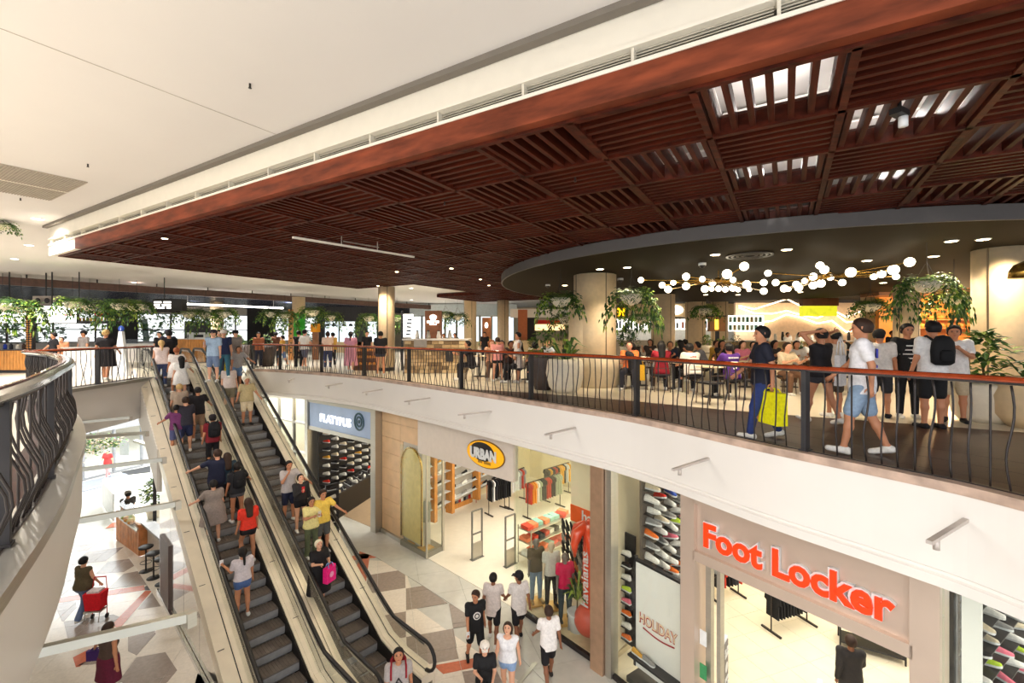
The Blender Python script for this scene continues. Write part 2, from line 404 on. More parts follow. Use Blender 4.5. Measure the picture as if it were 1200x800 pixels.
# ---------------------------------------------------------------- round olive ceiling
DC = (8.4, 15.6); DR = 8.75
pd = [(DC[0]+DR*math.cos(2*PI*k/96), DC[1]+DR*math.sin(2*PI*k/96)) for k in range(96)]
disc = struct('ceiling_round', MB().prism(pd, 3.25, 3.5), M['disc'])
rim = MB(); sweep(rim, [Vector((x, y, 0)) for x, y in pd+pd[:1]], [(0.02, 3.245), (0.02, 3.49), (-0.02, 3.49), (-0.02, 3.245)]); rim.build('rim', M['disc_edge'], disc)
struct('ceiling_far_dark', MB().prism([(3, 22), (45, 14), (45, 60), (3, 60)], 3.62, 3.72), M['disc'])

# ---------------------------------------------------------------- outer walls of the hall
# far window wall (left): mullioned glazing on garden
WA = Vector((-44, 27, 0)); WB = Vector((-14, 50, 0)); wdir = (WB-WA).normalized(); wn = Vector((wdir.y, -wdir.x, 0)); wl_len = (WB-WA).length
mb = MB(); mb.beam(WA+V3(0, 0, 0.45), WB+V3(0, 0, 0.45), 0.3, 0.9); mb.beam(WA+V3(0, 0, 3.75), WB+V3(0, 0, 3.75), 0.3, 0.9)
ww = struct('wall_far_left', mb, M['slab_white'])
win = thing('window_1', None, None, WA, kind='structure')
fr = MB(); n = 16
for k in range(n+1): 
    p = WA.lerp(WB, k/n); fr.beam(p+V3(0, 0, 0.9), p+V3(0, 0, 3.3), 0.12, 0.12, up=wdir)
for z in (0.93, 1.9, 3.27): fr.beam(WA+V3(0, 0, z), WB+V3(0, 0, z), 0.1, 0.08)
fr.build('window_frame', M['steel_dark'], win)
for k in range(n):
    MB().beam(WA.lerp(WB, (k+.03)/n)+V3(0, 0, 2.1), WA.lerp(WB, (k+.97)/n)+V3(0, 0, 2.1), 0.02, 2.35).build('pane', M['glass'], win)
for f0, f1 in ((0.40, 0.45), (0.655, 0.715), (0.82, 0.88), (0.93, 1.0)):
    MB().beam(WA.lerp(WB, f0)-V3(0, 0.4, 0)+V3(0, 0, 2.2), WA.lerp(WB, f1)-V3(0, 0.4, 0)+V3(0, 0, 2.2), 0.3, 4.2).build('wall_pier', M['blackpaint'], ww)
struct('wall_far', MB().beam((-14, 50, 2.1), (16, 42, 2.1), 0.3, 4.3).beam((16, 42, 2.1), (44, 26, 2.1), 0.3, 4.3), mat('far_wall_paint', (206, 186, 156), 0.7))
# walls of the lower level behind the shops and far end
struct('wall_lower_far', MB().beam((-34, 34, -3.2), (-8, 40, -3.2), 0.3, 5.6).beam((-34, 34, -3.2), (-34, 12, -3.2), 0.3, 5.6), M['slab_white'])
struct('ceiling_lower_far', MB().prism([(-34, 20), (-19, 18), (-13.5, 16.6), (-10.9, 19.0), (-8, 40), (-34, 40)], -1.30, -1.25), M['slab_white'])
lwl = struct('wall_lower_left', MB().prism([(-5.6, 0), (-6.6, 3), (-9.4, 7.5), (-16, 13), (-34, 16), (-34, 0)], -6.0, -0.95), M['slab_white'])
lwl.hide_render = False
# ================================================================ LOWER FLOOR TILES
FZ = -6.0
gd = math.radians(-16.5); GX = Vector((math.cos(gd), -math.sin(gd), 0)); GX = Vector((math.cos(math.radians(16.5)), math.sin(math.radians(16.5)), 0)); GY = Vector((-GX.y, GX.x, 0))
def clip(poly, x0, x1, y0, y1):
    def cl(P, f, inter):
        out = []
        for i in range(len(P)):
            a, b = P[i-1], P[i]; fa, fb = f(a), f(b)
            if fa*fb < 0: t = fa/(fa-fb); out.append((a[0]+(b[0]-a[0])*t, a[1]+(b[1]-a[1])*t))
            if fb >= 0: out.append(b)
        return out
    for f in (lambda p: p[0]-x0, lambda p: x1-p[0], lambda p: p[1]-y0, lambda p: y1-p[1]):
        poly = cl(poly, f, None)
        if len(poly) < 3: return []
    return poly
def tiles(pix, m, step=1.0, z1=-6.0, name='floor_tile', parent=fl, world=None, GXx=None, GYy=None, gap=0.004, z0=-6.012, grp=True):
    gx, gy = GXx or GX, GYy or GY
    W = world or [at(x, y, z1) for x, y in pix]
    P = [(p.dot(gx), p.dot(gy)) for p in W]
    ar = sum(P[i][0]*P[(i+1) % len(P)][1]-P[(i+1) % len(P)][0]*P[i][1] for i in range(len(P)))
    if ar < 0: P = P[::-1]
    xs = [p[0] for p in P]; ys = [p[1] for p in P]; n = 0; res = []
    for i in range(math.floor(min(xs)/step), math.ceil(max(xs)/step)):
        for j in range(math.floor(min(ys)/step), math.ceil(max(ys)/step)):
            q = clip(P, i*step+gap, (i+1)*step-gap, j*step+gap, (j+1)*step-gap)
            if len(q) < 3: continue
            a = abs(sum(q[k-1][0]*q[k][1]-q[k][0]*q[k-1][1] for k in range(len(q))))/2
            if a < 0.004: continue
            w = [gx*x+gy*y for x, y in q]; res.append([(v.x, v.y) for v in w])
    return res
def lay(groups, parent, name='floor_tile', z0=-6.012, z1=-6.0, limit=300):
    allt = [(t, m) for g, m in groups for t in g]
    allt.sort(key=lambda tm: min(math.hypot(x, y) for x, y in tm[0]))
    rest = {}
    for k, (t, m) in enumerate(allt):
        if k < limit: MB().prism(t, z0, z1).build(name, m, parent)
        else: rest.setdefault(m.name, (m, MB()))[1].prism(t, z0, z1)
    for m, b in rest.values(): b.build(name+'_field', m, parent, kind='stuff')
def z1p(pts, s, ox, oy): return [(ox+x/s, oy+y/s) for x, y in pts]
def ra(pts): return z1p(pts, 4.44, 400, 620)
def la(pts): return z1p(pts, 4.0, 30, 600)
greys = [ra([(140, 238), (300, 213), (332, 232), (334, 304), (120, 338)]), ra([(336, 308), (425, 293), (553, 384), (337, 420)]),
 ra([(188, 455), (336, 425), (336, 560), (285, 568)]), ra([(338, 560), (583, 516), (610, 672), (460, 700), (340, 605)]),
 ra([(560, 386), (700, 440), (720, 492), (583, 514)]), ra([(628, 740), (800, 715), (840, 800), (640, 800)]), ra([(0, 45), (45, 65), (20, 70), (0, 60)]),
 ra([(30, 160), (95, 160), (60, 230)]),
 la([(170, 195), (215, 140), (375, 122), (290, 178)]), la([(205, 250), (290, 185), (460, 163), (375, 228)]), la([(120, 290), (140, 262), (185, 257), (150, 290)]),
 la([(330, 288), (385, 232), (485, 218), (510, 250), (460, 280)]), la([(100, 330), (215, 315), (245, 330), (170, 392), (105, 396)]), la([(385, 358), (460, 288), (530, 275), (568, 340)]),
 la([(135, 432), (235, 412), (240, 445), (180, 510), (170, 510)]), la([(178, 512), (410, 478), (440, 490), (360, 560), (200, 600)]), la([(520, 455), (595, 375), (635, 440)]),
 la([(480, 560), (605, 548), (610, 570), (520, 670), (480, 650)]), la([(430, 800), (520, 680), (655, 655), (710, 740), (665, 795), (655, 802)]), la([(240, 718), (300, 690), (345, 640), (345, 710)])]
reds = [ra([(97, 92), (148, 124), (146, 150), (120, 330), (68, 225), (88, 158)]), ra([(146, 126), (185, 145), (146, 150)]), ra([(15, 150), (86, 132), (88, 158), (40, 162)]), ra([(480, 708), (700, 668), (720, 712), (530, 752)]),
 la([(115, 405), (555, 342), (560, 364), (130, 428)]), la([(560, 368), (592, 368), (440, 545), (400, 530)]), la([(222, 680), (300, 640), (320, 672), (238, 735)]), la([(375, 75), (405, 50), (430, 45), (430, 68)])]
G = [(tiles(g, M['tile_grey'], 0.9), M['tile_grey']) for g in greys] + [(tiles(g, M['tile_red'], 0.9), M['tile_red']) for g in reds]
dk = mat('dark_stone_tile', (74, 70, 66), 0.3); G.append((tiles(ra([(88, 130), (148, 125), (140, 150), (88, 158)]), dk, 1.5), dk)); G.append((tiles(la([(556, 352), (575, 338), (588, 364), (560, 366)]), dk, 1.5), dk))
lay([(t, m) for t, m in G], fl, z0=-6.008, z1=-5.9995)
WH = [(tiles(None, None, 0.9, world=[V3(-9.5, 15.4), V3(-3.6, 15.0), V3(-2.6, 12.4), V3(0.6, 9.4), V3(2.2, 7.0), V3(-2, 5), V3(-6, 8)], gap=0.003), M['tile_white']),
      (tiles(None, None, 0.9, world=[V3(-18.6, 18.5), V3(-12.4, 16.3), V3(-8.9, 12.3), V3(-4.8, 8.0), V3(-6.5, 6.5), V3(-10.6, 9.6), V3(-16.5, 16.5)], gap=0.003), M['tile_white'])]
lay(WH, fl, z0=-6.011, z1=-6.003, limit=200)
MB().beam(at(628, 776, -5.996), at(608, 800, -5.996), 0.09, 0.01).build('movement_joint', M['steel'], fl)
MB().beam(at(147, 645, -5.999), at(190, 710, -5.999), 0.05, 0.008).build('edge_strip', M['tile_white'], fl)

# ================================================================ BALUSTRADES
def rail(name, label, path, side, post_at, wood, h=1.1, spacing=0.14, curbz=0.075, nmax=300, group=None):
    """path = base line of the rail; side = +1/-1 where the void lies (to the right of travel = +1)"""
    mid = path[len(path)//2]; T = thing(name, label, 'balustrade', (mid.x, mid.y, 0), group=group)
    mb = MB(); w2 = 0.038
    if wood:
        prof = [(-w2, h-0.012), (-w2*.7, h+0.012), (0, h+0.02), (w2*.7, h+0.012), (w2, h-0.012), (w2*.8, h-0.03), (-w2*.8, h-0.03)]
        sweep(mb, path, prof); hr = mb.build('handrail', M['wood_rail'], T)
        mb = MB(); sweep(mb, path, [(-0.02, h-0.055), (0.02, h-0.055), (0.02, h-0.031), (-0.02, h-0.031)]); mb.build('rail_channel', M['steel_dark'], T)
    else:
        sweep(mb, path, [(-0.10, h-0.02), (-0.06, h+0.012), (0.02, h+0.022), (0.075, h+0.006), (0.095, h-0.025), (0.07, h-0.05), (-0.08, h-0.05)]); hr = mb.build('handrail', M['chrome'], T)
        mb = MB(); sweep(mb, path, [(-0.085, h-0.001), (-0.045, h+0.028), (-0.012, h+0.030), (-0.02, h+0.018), (-0.06, h+0.006)]); mb.build('timber_inlay', M['wood_rail'], hr if False else T, label='reddish timber inlay of the steel handrail')
        mb = MB(); sweep(mb, path, [(-0.03, h-0.09), (0.03, h-0.09), (0.03, h-0.051), (-0.03, h-0.051)]); mb.build('rail_channel', M['steel_dark'], T)
    mb = MB(); sweep(mb, path, [(-0.03, curbz), (0.03, curbz), (0.03, curbz+0.012), (-0.03, curbz+0.012)]); mb.build('foot_plate', M['steel_dark'], T)
    mes = []
    for bow, ph in (((0.0, 0), (0.05, 0), (-0.04, 1), (0.04, 1)) if wood else ((0.0, 0), (0.10, 0), (0.10, 0), (0.10, 0))):
        m_ = MB(); P = []
        for k in range(11):
            z = curbz+0.01+(h-0.06-curbz-0.01)*k/10; u = k/10
            off_ = bow*math.exp(-((u-0.33)/0.2)**2) - (0.3*bow*math.exp(-((u-0.78)/0.15)**2))
            lat = (0.018*math.sin(u*2*PI) if ph else 0)
            P.append((lat, off_, z))
        m_.tube(P, 0.010, seg=6, sx=1.0); mes.append(m_.mesh('baluster', [M['steel_dark']]))
    pts = resample(path, spacing); inv = WM[T.name].inverted(); n = 0; extra = MB()
    for i, p in enumerate(pts):
        a, b = pts[max(i-1, 0)], pts[min(i+1, len(pts)-1)]; t = (b-a).normalized(); nr = Vector((t.y, -t.x, 0))*side
        if any((p-q).length < 0.09 for q in post_at): continue
        if n < nmax:
            inst(mes[(0, 1, 2, 3)[i % 4]], 'baluster', T, inv @ p, math.atan2(-nr.x, nr.y)); n += 1
    pm = MB().box((0, 0, (h+curbz-0.05)/2), (0.055, 0.11, h-curbz-0.03)).box((0, 0, curbz+0.012), (0.11, 0.13, 0.02)).mesh('post', [M['blackpaint']])
    for q in post_at:
        i = min(range(len(pts)), key=lambda k: (pts[k]-q).length); a, b = pts[max(i-1, 0)], pts[min(i+1, len(pts)-1)]; t = (b-a).normalized()
        inst(pm, 'post', T, inv @ Vector((q.x, q.y, 0)), math.atan2(t.y, t.x))
    return T
rp = offset(RC, 0.02)
def near(px, py):      # foot of a post on the rail line
    p = at(px, py, 0.0); p.z = 0; return min(resample(rp, 0.02), key=lambda q: (q-p).length)
posts = [near(*q) for q in ((306, 433), (341, 434), (381, 438), (426, 443), (478, 450), (540, 459), (620, 472), (741, 493), (947, 534))] + [rp[3], rp[9]]
rail('balustrade', 'long curved railing with orange timber handrail and wavy dark balusters above the shops', rp, -1, posts, True)
lc1 = [p for p in LC if p.y <= 11.3]; lc2 = [p for p in LC if p.y >= 11.3]
la1 = resample(lc1, 1.9)
rail('balustrade', 'near left curved railing with broad polished steel handrail and bulging dark balusters', offset(lc1, -0.06), 1, [offset(lc1, -0.06)[i] for i in (6, 18, 30, 42, 54)]+[offset(lc1, -0.06)[-1]], False, spacing=0.11, curbz=0.03)
rail('balustrade', 'short far railing with red timber handrail behind the bend of the near railing', offset(lc2, -0.06), 1, [offset(lc2, -0.06)[-1], offset(lc2, -0.06)[len(lc2)//2]], True, spacing=0.17, curbz=0.03)

# ================================================================ ESCALATORS
def esc(label, t0, t1, tl, tr):
    """t0,t1 step edges; tl,tr hand rail lines"""
    tm = (t0+t1)/2; base = ep(S1, tm, FZ)
    T = thing('escalator', label, 'escalator', base, 0, 'pair of escalators')
    T.rotation_euler = (0, 0, 0)
    # steps
    run = 0.40; wd = t1-t0-0.02; n = int((S1-S0)/run); ang = math.atan2(ET.y, ET.x)
    s_me = MB(); s_me.box((0, 0, -0.02), (wd, run-0.006, 0.035))
    for q in range(12): s_me.box((-wd/2+wd*(q+.5)/12, 0, 0.001), (wd/12*0.55, run-0.02, 0.012))
    s_me.mesh_ = s_me.mesh('step', [M['esc_step']])
    r_me = MB()
    r_me.cur = 0
    for q in range(5):
        a0_, a1_ = PI/2*q/5, PI/2*(q+1)/5
    h = SL*run
    P = [(-wd/2, 0.04*(1-math.cos(u)), -0.03-(h-0.02)*math.sin(u)) for u in [PI/2*q/5 for q in range(6)]]
    vs = [(x, y-run/2, z) for x, y, z in P]+[(-x, y-run/2, z) for x, y, z in P]
    r_me.add(vs, [(i, i+1, 7+i, 6+i) for i in range(5)])
    rm = r_me.mesh('riser', [M['esc_riser']])
    inv = WM[T.name].inverted()
    for k in range(-2, n+3):
        s = S0+run*(k+0.5); z = zline(s+run*0.0)
        if k < 0: z = 0
        z = 0.0 if k < 0 else max(FZ, -SL*run*(k+0.5))
        p = ep(s, tm, z)
        o = inst(s_me.mesh_, 'step', T, inv @ p, ang)
        if 0 <= k < n+1:
            # step local -y must face the viewer (towards +s)
            rr = bpy.data.objects.new('riser', rm); COL.objects.link(rr); rr.parent = o; rr.location = (0, 0, 0)
    # dark skirts along the steps, balustrade decks, side cladding
    def line(s, dz): return zline(s)+dz
    ss = [S0-1.6, S0-0.5, S0+0.1, S1-0.2, S1+0.5, S1+1.4]
    def strip(ta, tb, dz0, dz1, m, name, s_a=None, s_b=None, parent=T):
        b = MB(); S = [s for s in ss]
        if s_a is not None: S = [s_a]+[s for s in S if s_a < s < s_b]+[s_b]
        vs = []
        for s in S:
            for (t, dz) in ((ta, dz0), (tb, dz0), (tb, dz1), (ta, dz1)): vs.append(ep(s, t, line(s, dz)))
        fs = [(i*4+k, i*4+(k+1) % 4, (i+1)*4+(k+1) % 4, (i+1)*4+k) for i in range(len(S)-1) for k in range(4)]
        fs += [(3, 2, 1, 0), tuple((len(S)-1)*4+k for k in range(4))]
        b.add(vs, fs); return b.build(name, m, parent)
    strip(t0-0.03, t0, -0.45, 0.22, M['esc_dark'], 'skirt'); strip(t1, t1+0.03, -0.45, 0.22, M['esc_dark'], 'skirt')
    strip(t0-0.12, t0-0.03, -0.30, 0.26, M['esc_dark'], 'inner_deck')
    strip(t1+0.03, t1+0.12, -0.30, 0.26, M['cream_metal'], 'inner_deck')
    # glass balustrades and hand rails
    for tt in (tl, tr):
        strip(tt-0.006, tt+0.006, 0.24, 0.86, M['glass'], 'glass_panel')
        P = []
        def add(s, z): P.append(ep(s, tt, z))
        # loop: lower newel, incline, upper newel
        zb, zt = FZ+0.95, 0.95
        for k in range(9):
            a = -PI/2+PI*k/8; add(S1+1.35+0.30*math.cos(a), zb-0.30+0.30*math.sin(a))
        for s in np.linspace(S1+1.1, S1+0.1, 4): add(s, zb)
        for s in np.linspace(S1-0.5, S0+0.5, 22): add(s, zline(s)+0.95-0.0)
        for s in np.linspace(S0-0.3, S0-1.2, 4): add(s, zt)
        for k in range(9):
            a = PI/2+PI*k/8; add(S0-1.4+0.30*math.cos(a), zt-0.30+0.30*math.sin(a))
        MB().tube(P, 0.036, seg=8, rs=None, sx=1.15).build('handrail', M['black'], T)
        strip(tt-0.025, tt+0.025, 0.86, 0.90, M['steel'], 'rail_guide', S0-1.3, S1+1.3)
    return T, strip
E1, strip1 = esc('left escalator crowded with people riding up with their backs turned', 3.20, 4.02, 3.00, 4.20)
E2, strip2 = esc('right escalator between the crowded escalator and the shops, people riding down', 4.83, 5.65, 4.63, 5.83)
# outer deck and mirror-polished side of the left escalator
strip1(2.62, 3.08, 0.10, 0.27, M['cream_metal'], 'outer_deck'); strip1(2.885, 2.90, 0.26, 0.285, M['black'], 'deck_seam')
strip1(4.11, 4.24, 0.08, 0.27, M['cream_metal'], 'outer_deck'); strip1(4.26, 4.57, 0.0, 0.245, M['cream_metal'], 'centre_deck')
strip1(4.335, 4.35, 0.24, 0.255, M['black'], 'deck_seam')
strip2(4.58, 4.72, 0.08, 0.27, M['cream_metal'], 'outer_deck'); strip2(5.74, 6.02, 0.08, 0.27, M['cream_metal'], 'outer_deck'); strip2(5.87, 5.885, 0.26, 0.285, M['black'], 'deck_seam')
strip1(2.60, 2.66, -1.05, 0.20, M['slab_white'], 'truss_side', S0-1.5, -16.6); strip1(2.62, 2.66, -0.12, 0.20, M['cream_metal'], 'truss_edge', -16.6, S1+1.3); strip2(5.96, 6.02, -1.0, 0.10, M['cream_metal'], 'truss_side')
strip1(2.7, 5.9, -1.1, -1.0, M['fascia'], 'truss_soffit')
# transverse joints and little brackets on the decks
b = MB()
for s in np.arange(S0+1, S1, 1.45):
    for t in (2.66, 4.15, 5.8): b.beam(ep(s, t, zline(s)+0.273), ep(s, t+0.12, zline(s)+0.273), 0.012, 0.008)
b.build('deck_clip', M['steel_dark'], E1, kind='stuff')
# mirrored wall panels closing the space under the left escalator
mw = thing('mirror_screen', 'mirror-polished panels closing the side below the left escalator', 'wall panel', ep(-14, 2.68, FZ))
s = -16.6
while s < S1+0.9:
    s2 = min(s+1.5, S1+1.0)
    MB().add([ep(s+.01, 2.66, FZ+.1), ep(s2-.01, 2.66, FZ+.1), ep(s2-.01, 2.66, zline(s2)-0.12 if zline(s2)-0.12 > FZ+.3 else FZ+.3), ep(s+.01, 2.66, zline(s)-0.12),
              ep(s+.01, 2.72, FZ+.1), ep(s2-.01, 2.72, FZ+.1), ep(s2-.01, 2.72, zline(s2)-0.12 if zline(s2)-0.12 > FZ+.3 else FZ+.3), ep(s+.01, 2.72, zline(s)-0.12)],
             [(0, 1, 2, 3), (7, 6, 5, 4), (0, 4, 5, 1), (1, 5, 6, 2), (2, 6, 7, 3), (3, 7, 4, 0)]).build('panel', M['mirror'], mw)
    s = s2
MB().beam(ep(-16.6, 2.62, FZ+.05), ep(S1+1.0, 2.62, FZ+.05), 0.06, 0.1).build('base_rail', M['chrome'], mw)
MB().beam(ep(-16.6, 2.7, -4.65), ep(-16.6, 5.9, -4.65), 0.1, 2.6).build('end_panel', M['mirror'], mw)
# landing floor plates
for (E, a, b_) in ((E1, 2.9, 4.3), (E2, 4.55, 5.95)):
    MB().prism([tuple(ep(S0-2.4, a, 0))[:2], tuple(ep(S0-0.79, a, 0))[:2], tuple(ep(S0-0.79, b_, 0))[:2], tuple(ep(S0-2.4, b_, 0))[:2]], 0.0, 0.012).build('comb_plate', mat('ribbed_aluminium_plate', (196, 206, 222), 0.3, 0.6), E)
    MB().prism([tuple(ep(S1+0.9, a, 0))[:2], tuple(ep(S1+2.2, a, 0))[:2], tuple(ep(S1+2.2, b_, 0))[:2], tuple(ep(S1+0.9, b_, 0))[:2]], FZ, FZ+0.015).build('comb_plate', M['steel'], E)
# glazed end screen beside the escalator head
gs = thing('glass_screen', 'low glass screen ending the far railing at the escalator head', 'glass screen', ep(S0-0.9, 2.75, 0))
MB().beam(ep(S0-1.1, 2.75, 0.55), ep(S0+0.35, 2.75, 0.5), 0.015, 0.9).build('pane', M['glass'], gs); MB().beam(ep(S0-1.1, 2.75, 1.02), ep(S0+0.35, 2.75, 0.97), 0.03, 0.03).build('top_rail', M['chrome'], gs)

# steel struts bracing across the left void
def strut(p0, p1, r, label):
    T = thing('steel_strut', label, 'strut', (p0+p1)/2, group='steel struts across the left void')
    m_ = mat('strut_steel', (178, 176, 164), 0.3, 0.6, var=.05)
    d = (p1-p0).normalized()
    MB().beam(p0, p1, r*1.6, r*2.0).build('bar', m_, T); MB().box(p1+V3(0, 0, -r*0.6), (r*2.0, r*2.0, r*3.4), AZ).build('bracket', M['steel'], T)
    MB().box(p0, (r*2.4, r*2.4, r*2.6), AZ).build('end_plate', M['steel'], T)
for (a, b2, z, lb) in (((-10, 776), (223, 722), -0.95, 'nearest and widest steel strut crossing the left void above the walking woman'), ((63, 615), (208, 590), -0.95, 'second nearest steel strut in the left void, above the kiosk'),
   ((88, 551), (192, 538), -0.95, 'third steel strut in the left void, crossing the person in red'), ((90, 513), (172, 507), -0.95, 'fourth steel strut in the left void, above the glass entrance'),
   ((90, 495), (153, 489), -0.95, 'fifth steel strut in the left void near the bridge'), ((90, 478), (132, 475), -0.95, 'sixth steel strut in the left void close under the bridge'), ((90, 467), (109, 466), -0.95, 'farthest and shortest steel strut in the left void')):
    pa_, pb_ = at(a[0], a[1], z), at(b2[0], b2[1], z); strut(pa_, pb_, 0.036, lb)
# ================================================================ TEXT
def glyph(s, size=1.0, ext=0.01, off=0.0):
    c = bpy.data.curves.new('t', 'FONT'); c.body = s; c.size = size; c.extrude = ext; c.offset = off; c.resolution_u = 3
    o = bpy.data.objects.new('t', c); me = bpy.data.meshes.new_from_object(o); bpy.data.objects.remove(o); bpy.data.curves.remove(c)
    me.name = 'lettering'; return me
def xmax(me): return max((v.co.x for v in me.vertices), default=0.0)
def text_on(parent, s, origin, udir, size, m, ext=0.01, off=0.0, name='lettering', per_letter=False, up=Vector((0, 0, 1)), width=None, label=None, dz=0.0, under=None):
    """write s from origin along udir, glyphs upright along up; returns objects"""
    u = Vector(udir).normalized(); n = u.cross(up).normalized()
    R = Matrix((u, up, n)).transposed().to_4x4(); full = glyph(s, size, ext, off); sx = 1.0
    if width: sx = width/max(xmax(full), 1e-4)
    base = Matrix.Translation(Vector(origin)) @ R; inv = WM[parent.name].inverted(); out = []
    def put(me, x):
        me = me.copy(); me.transform(inv @ base @ Matrix.Translation((x*sx, 0, dz)) @ Matrix.Diagonal((sx, 1, 1, 1)))
        me.materials.clear(); me.materials.append(m)
        o = bpy.data.objects.new(name, me); COL.objects.link(o); o.parent = parent; WM[o.name] = WM[parent.name].copy()
        if label: o['label'] = label
        out.append(o)
    if per_letter:
        for k, ch in enumerate(s):
            if ch == ' ': continue
            g = glyph(ch, size, ext, off); put(g, xmax(glyph(s[:k+1], size, ext, off))-xmax(g))
    else: put(full, 0)
    return out

def marks(T, o, u, w, h, m, words, up=Vector((0, 0, 1)), name='print_line'):
    u = Vector(u).normalized(); n = u.cross(up).normalized(); tot = sum(words)+len(words)-1; x = 0; b = MB(); R = Matrix((u, n, up)).transposed()
    for q in words: L_ = w*q/tot; b.box(Vector(o)+u*(x+L_/2)+up*(h/2), (L_*.93, .008, h), R=R); x += L_+w/tot
    return b.build(name, m, T)
# ================================================================ SHOP FRONTS
FP = [V3(-13.4, 23.4), V3(-9.1, 20.4), V3(-5.0, 17.3), V3(0.1, 12.4), V3(2.05, 10.15), V3(3.25, 8.4), V3(5.25, 5.5), V3(6.6, 3.55)]
def hit(a, b, px):
    k = (px-600)/F; d = b-a; t = (k*a.y-a.x)/(d.x-k*d.y); return a+d*t
def wp(a, b, px, py, outw=0.0):
    d = (b-a).normalized(); n = Vector((-d.y, d.x, 0)); n = -n if n.y > 0 else n
    p = hit(a+n*outw, b+n*outw, px); return Vector((p.x, p.y, EYE+(HY-py)/F*p.y))
def seg(i): return FP[i], FP[i+1]
def dirn(a, b):
    u = (b-a).normalized(); n = Vector((-u.y, u.x, 0)); n = -n if n.y > 0 else n
    return u, n                                       # n points out to the concourse
TOPZ = -1.33
# shop floors, ceilings, partitions
inb = Vector((0.72, 0.69, 0))
back = [p+Vector((0.66, 0.75, 0))*9.0 for p in FP]
sf = struct('floor_shop', MB().prism([(p.x, p.y) for p in FP[3:]]+[(p.x, p.y) for p in back[3:][::-1]], -6.05, -5.995).prism([(p.x, p.y) for p in FP[2:4]]+[(p.x, p.y) for p in back[2:4][::-1]], -6.05, -5.995), M['shop_floor'])
sf2 = struct('floor_shop_left', MB().prism([(p.x, p.y) for p in FP[:3]]+[(p.x, p.y) for p in back[:3][::-1]], -6.05, -5.995), M['shop_floor2'])
u6 = (FP[6]-FP[5]).normalized(); n6 = Vector((-u6.y, u6.x, 0))
flt = tiles(None, None, 0.62, world=[FP[4]+V3(.1, .1), FP[7], back[7]-V3(1, 1), back[4]-V3(2, 2)], GXx=Vector((0.94, 0.34, 0)), GYy=Vector((-0.34, 0.94, 0)), gap=0.005)
lay([(flt, mat('beige_shop_tile', (238, 226, 198), 0.28, var=0.04, scale=3))], sf, 'shop_tile', -5.996, -5.988, 90)
struct('ceiling_shop', MB().prism([(p.x, p.y) for p in FP[:]]+[(p.x, p.y) for p in back[::-1]], -1.30, -1.22), M['shop_white'])
mb = MB()
for i in range(7): mb.beam(back[i]+V3(0, 0, -3.65), back[i+1]+V3(0, 0, -3.65), 0.1, 4.7)
struct('wall_shop_back', mb, M['shop_wall'])
mb = MB()
for i, e in ((2, 1.0), (4, 0.98), (0, 1.0)): 
    a = FP[i]+Vector((0.66, 0.75, 0))*0.15; mb.beam(a+V3(0, 0, -3.65), a.lerp(back[i], e)+V3(0, 0, -3.65), 0.12, 4.7)
struct('wall_shop_partition', mb, M['shop_wall'])
for (x, y, sx, sy, p) in ((2.9, 15.5, 5.5, 6, 270), (-3.4, 21.2, 6, 4, 230), (7.6, 10.2, 5, 6, 230), (9.6, 6.2, 3, 4, 110), (4.7, 11.9, 1.8, 4, 90)):
    area('shop_fill', (x, y, -1.36), sx, sy, p, (1, 0.95, 0.86), (0, 0, 0.8))  # unseen area panels added under the shop ceilings to light the interiors
area('lower_fill', (-14, 24, -1.40), 8, 8, 1000, (0.95, 0.98, 1.0)); area('lower_fill', (-22, 24, -1.4), 8, 10, 1000, (0.9, 0.96, 1.0))  # unseen panels added to brighten the lower hall

# entrance band tiles before the shops: pale polished strip
strip_poly = [p+Vector((-0.66, -0.75, 0))*k for p, k in ((FP[0], 0.02), (FP[1], 0.02), (FP[2], .02), (FP[3], .02), (FP[4], .02), (FP[5], .02), (FP[7], .02))]
outer = [at(405, 640, -6), at(441, 652.7, -6), at(495.7, 686, -6), at(539.6, 714.6, -6), at(585, 745, -6), at(640, 800, -6), at(760, 1000, -6)]
lay([(tiles(None, None, 1.2, world=outer[::1]+strip_poly[1:][::-1], gap=0.003), M['tile_pale'])], fl, z0=-6.011, z1=-5.998, limit=80)

# ---- Shop A: steel portal with pale lit sign box
a, b = seg(1); u, n = dirn(a, b); L = (b-a).length
A1 = thing('shop_portal', 'brushed steel portal with pale sign box at the left shoe shop', 'shop front', a)
MB().beam(a+V3(0, 0, -3.7), a+V3(0, 0, -3.7), 1, 1)
mb = MB()
mb.box(a+u*0.12+V3(0, 0, -3.66), (0.24, 0.5, 4.68), math.atan2(u.y, u.x)); mb.build('post', M['steel'], A1)
MB().box(b-u*0.16+V3(0, 0, -3.66), (0.30, 0.5, 4.68), math.atan2(u.y, u.x)).build('post', M['steel'], A1)
MB().box((a+b)/2+V3(0, 0, TOPZ-0.08), (L-0.1, 0.42, 0.14), math.atan2(u.y, u.x)).build('lintel', M['steel'], A1)
MB().box((a+b)/2+V3(0, 0, -2.60), (L-0.1, 0.42, 0.16), math.atan2(u.y, u.x)).build('lintel', M['steel'], A1)
sb = MB().box((a+b)/2+n*0.05+V3(0, 0, -2.0), (L-0.6, 0.25, 1.06), math.atan2(u.y, u.x)).build('sign_box', mat('frosted_blue_sign', (150, 166, 192), 0.2, emit=(160, 178, 205), es=0.12, var=0.15, scale=0.8), A1)
p0 = wp(a, b, 375, 497, 0.19); p1 = wp(a, b, 411, 503, 0.19); p0.z = -2.22
text_on(A1, 'PLATYPUS', p0, u, 0.46, emis('sign_letter_white', (250, 250, 255), 1.4), 0.02, 0.008, width=(p1-p0).length, per_letter=True, name='letter')
c = wp(a, b, 421, 494, 0.19); teal = mat('sign_teal', (30, 74, 84), 0.4)
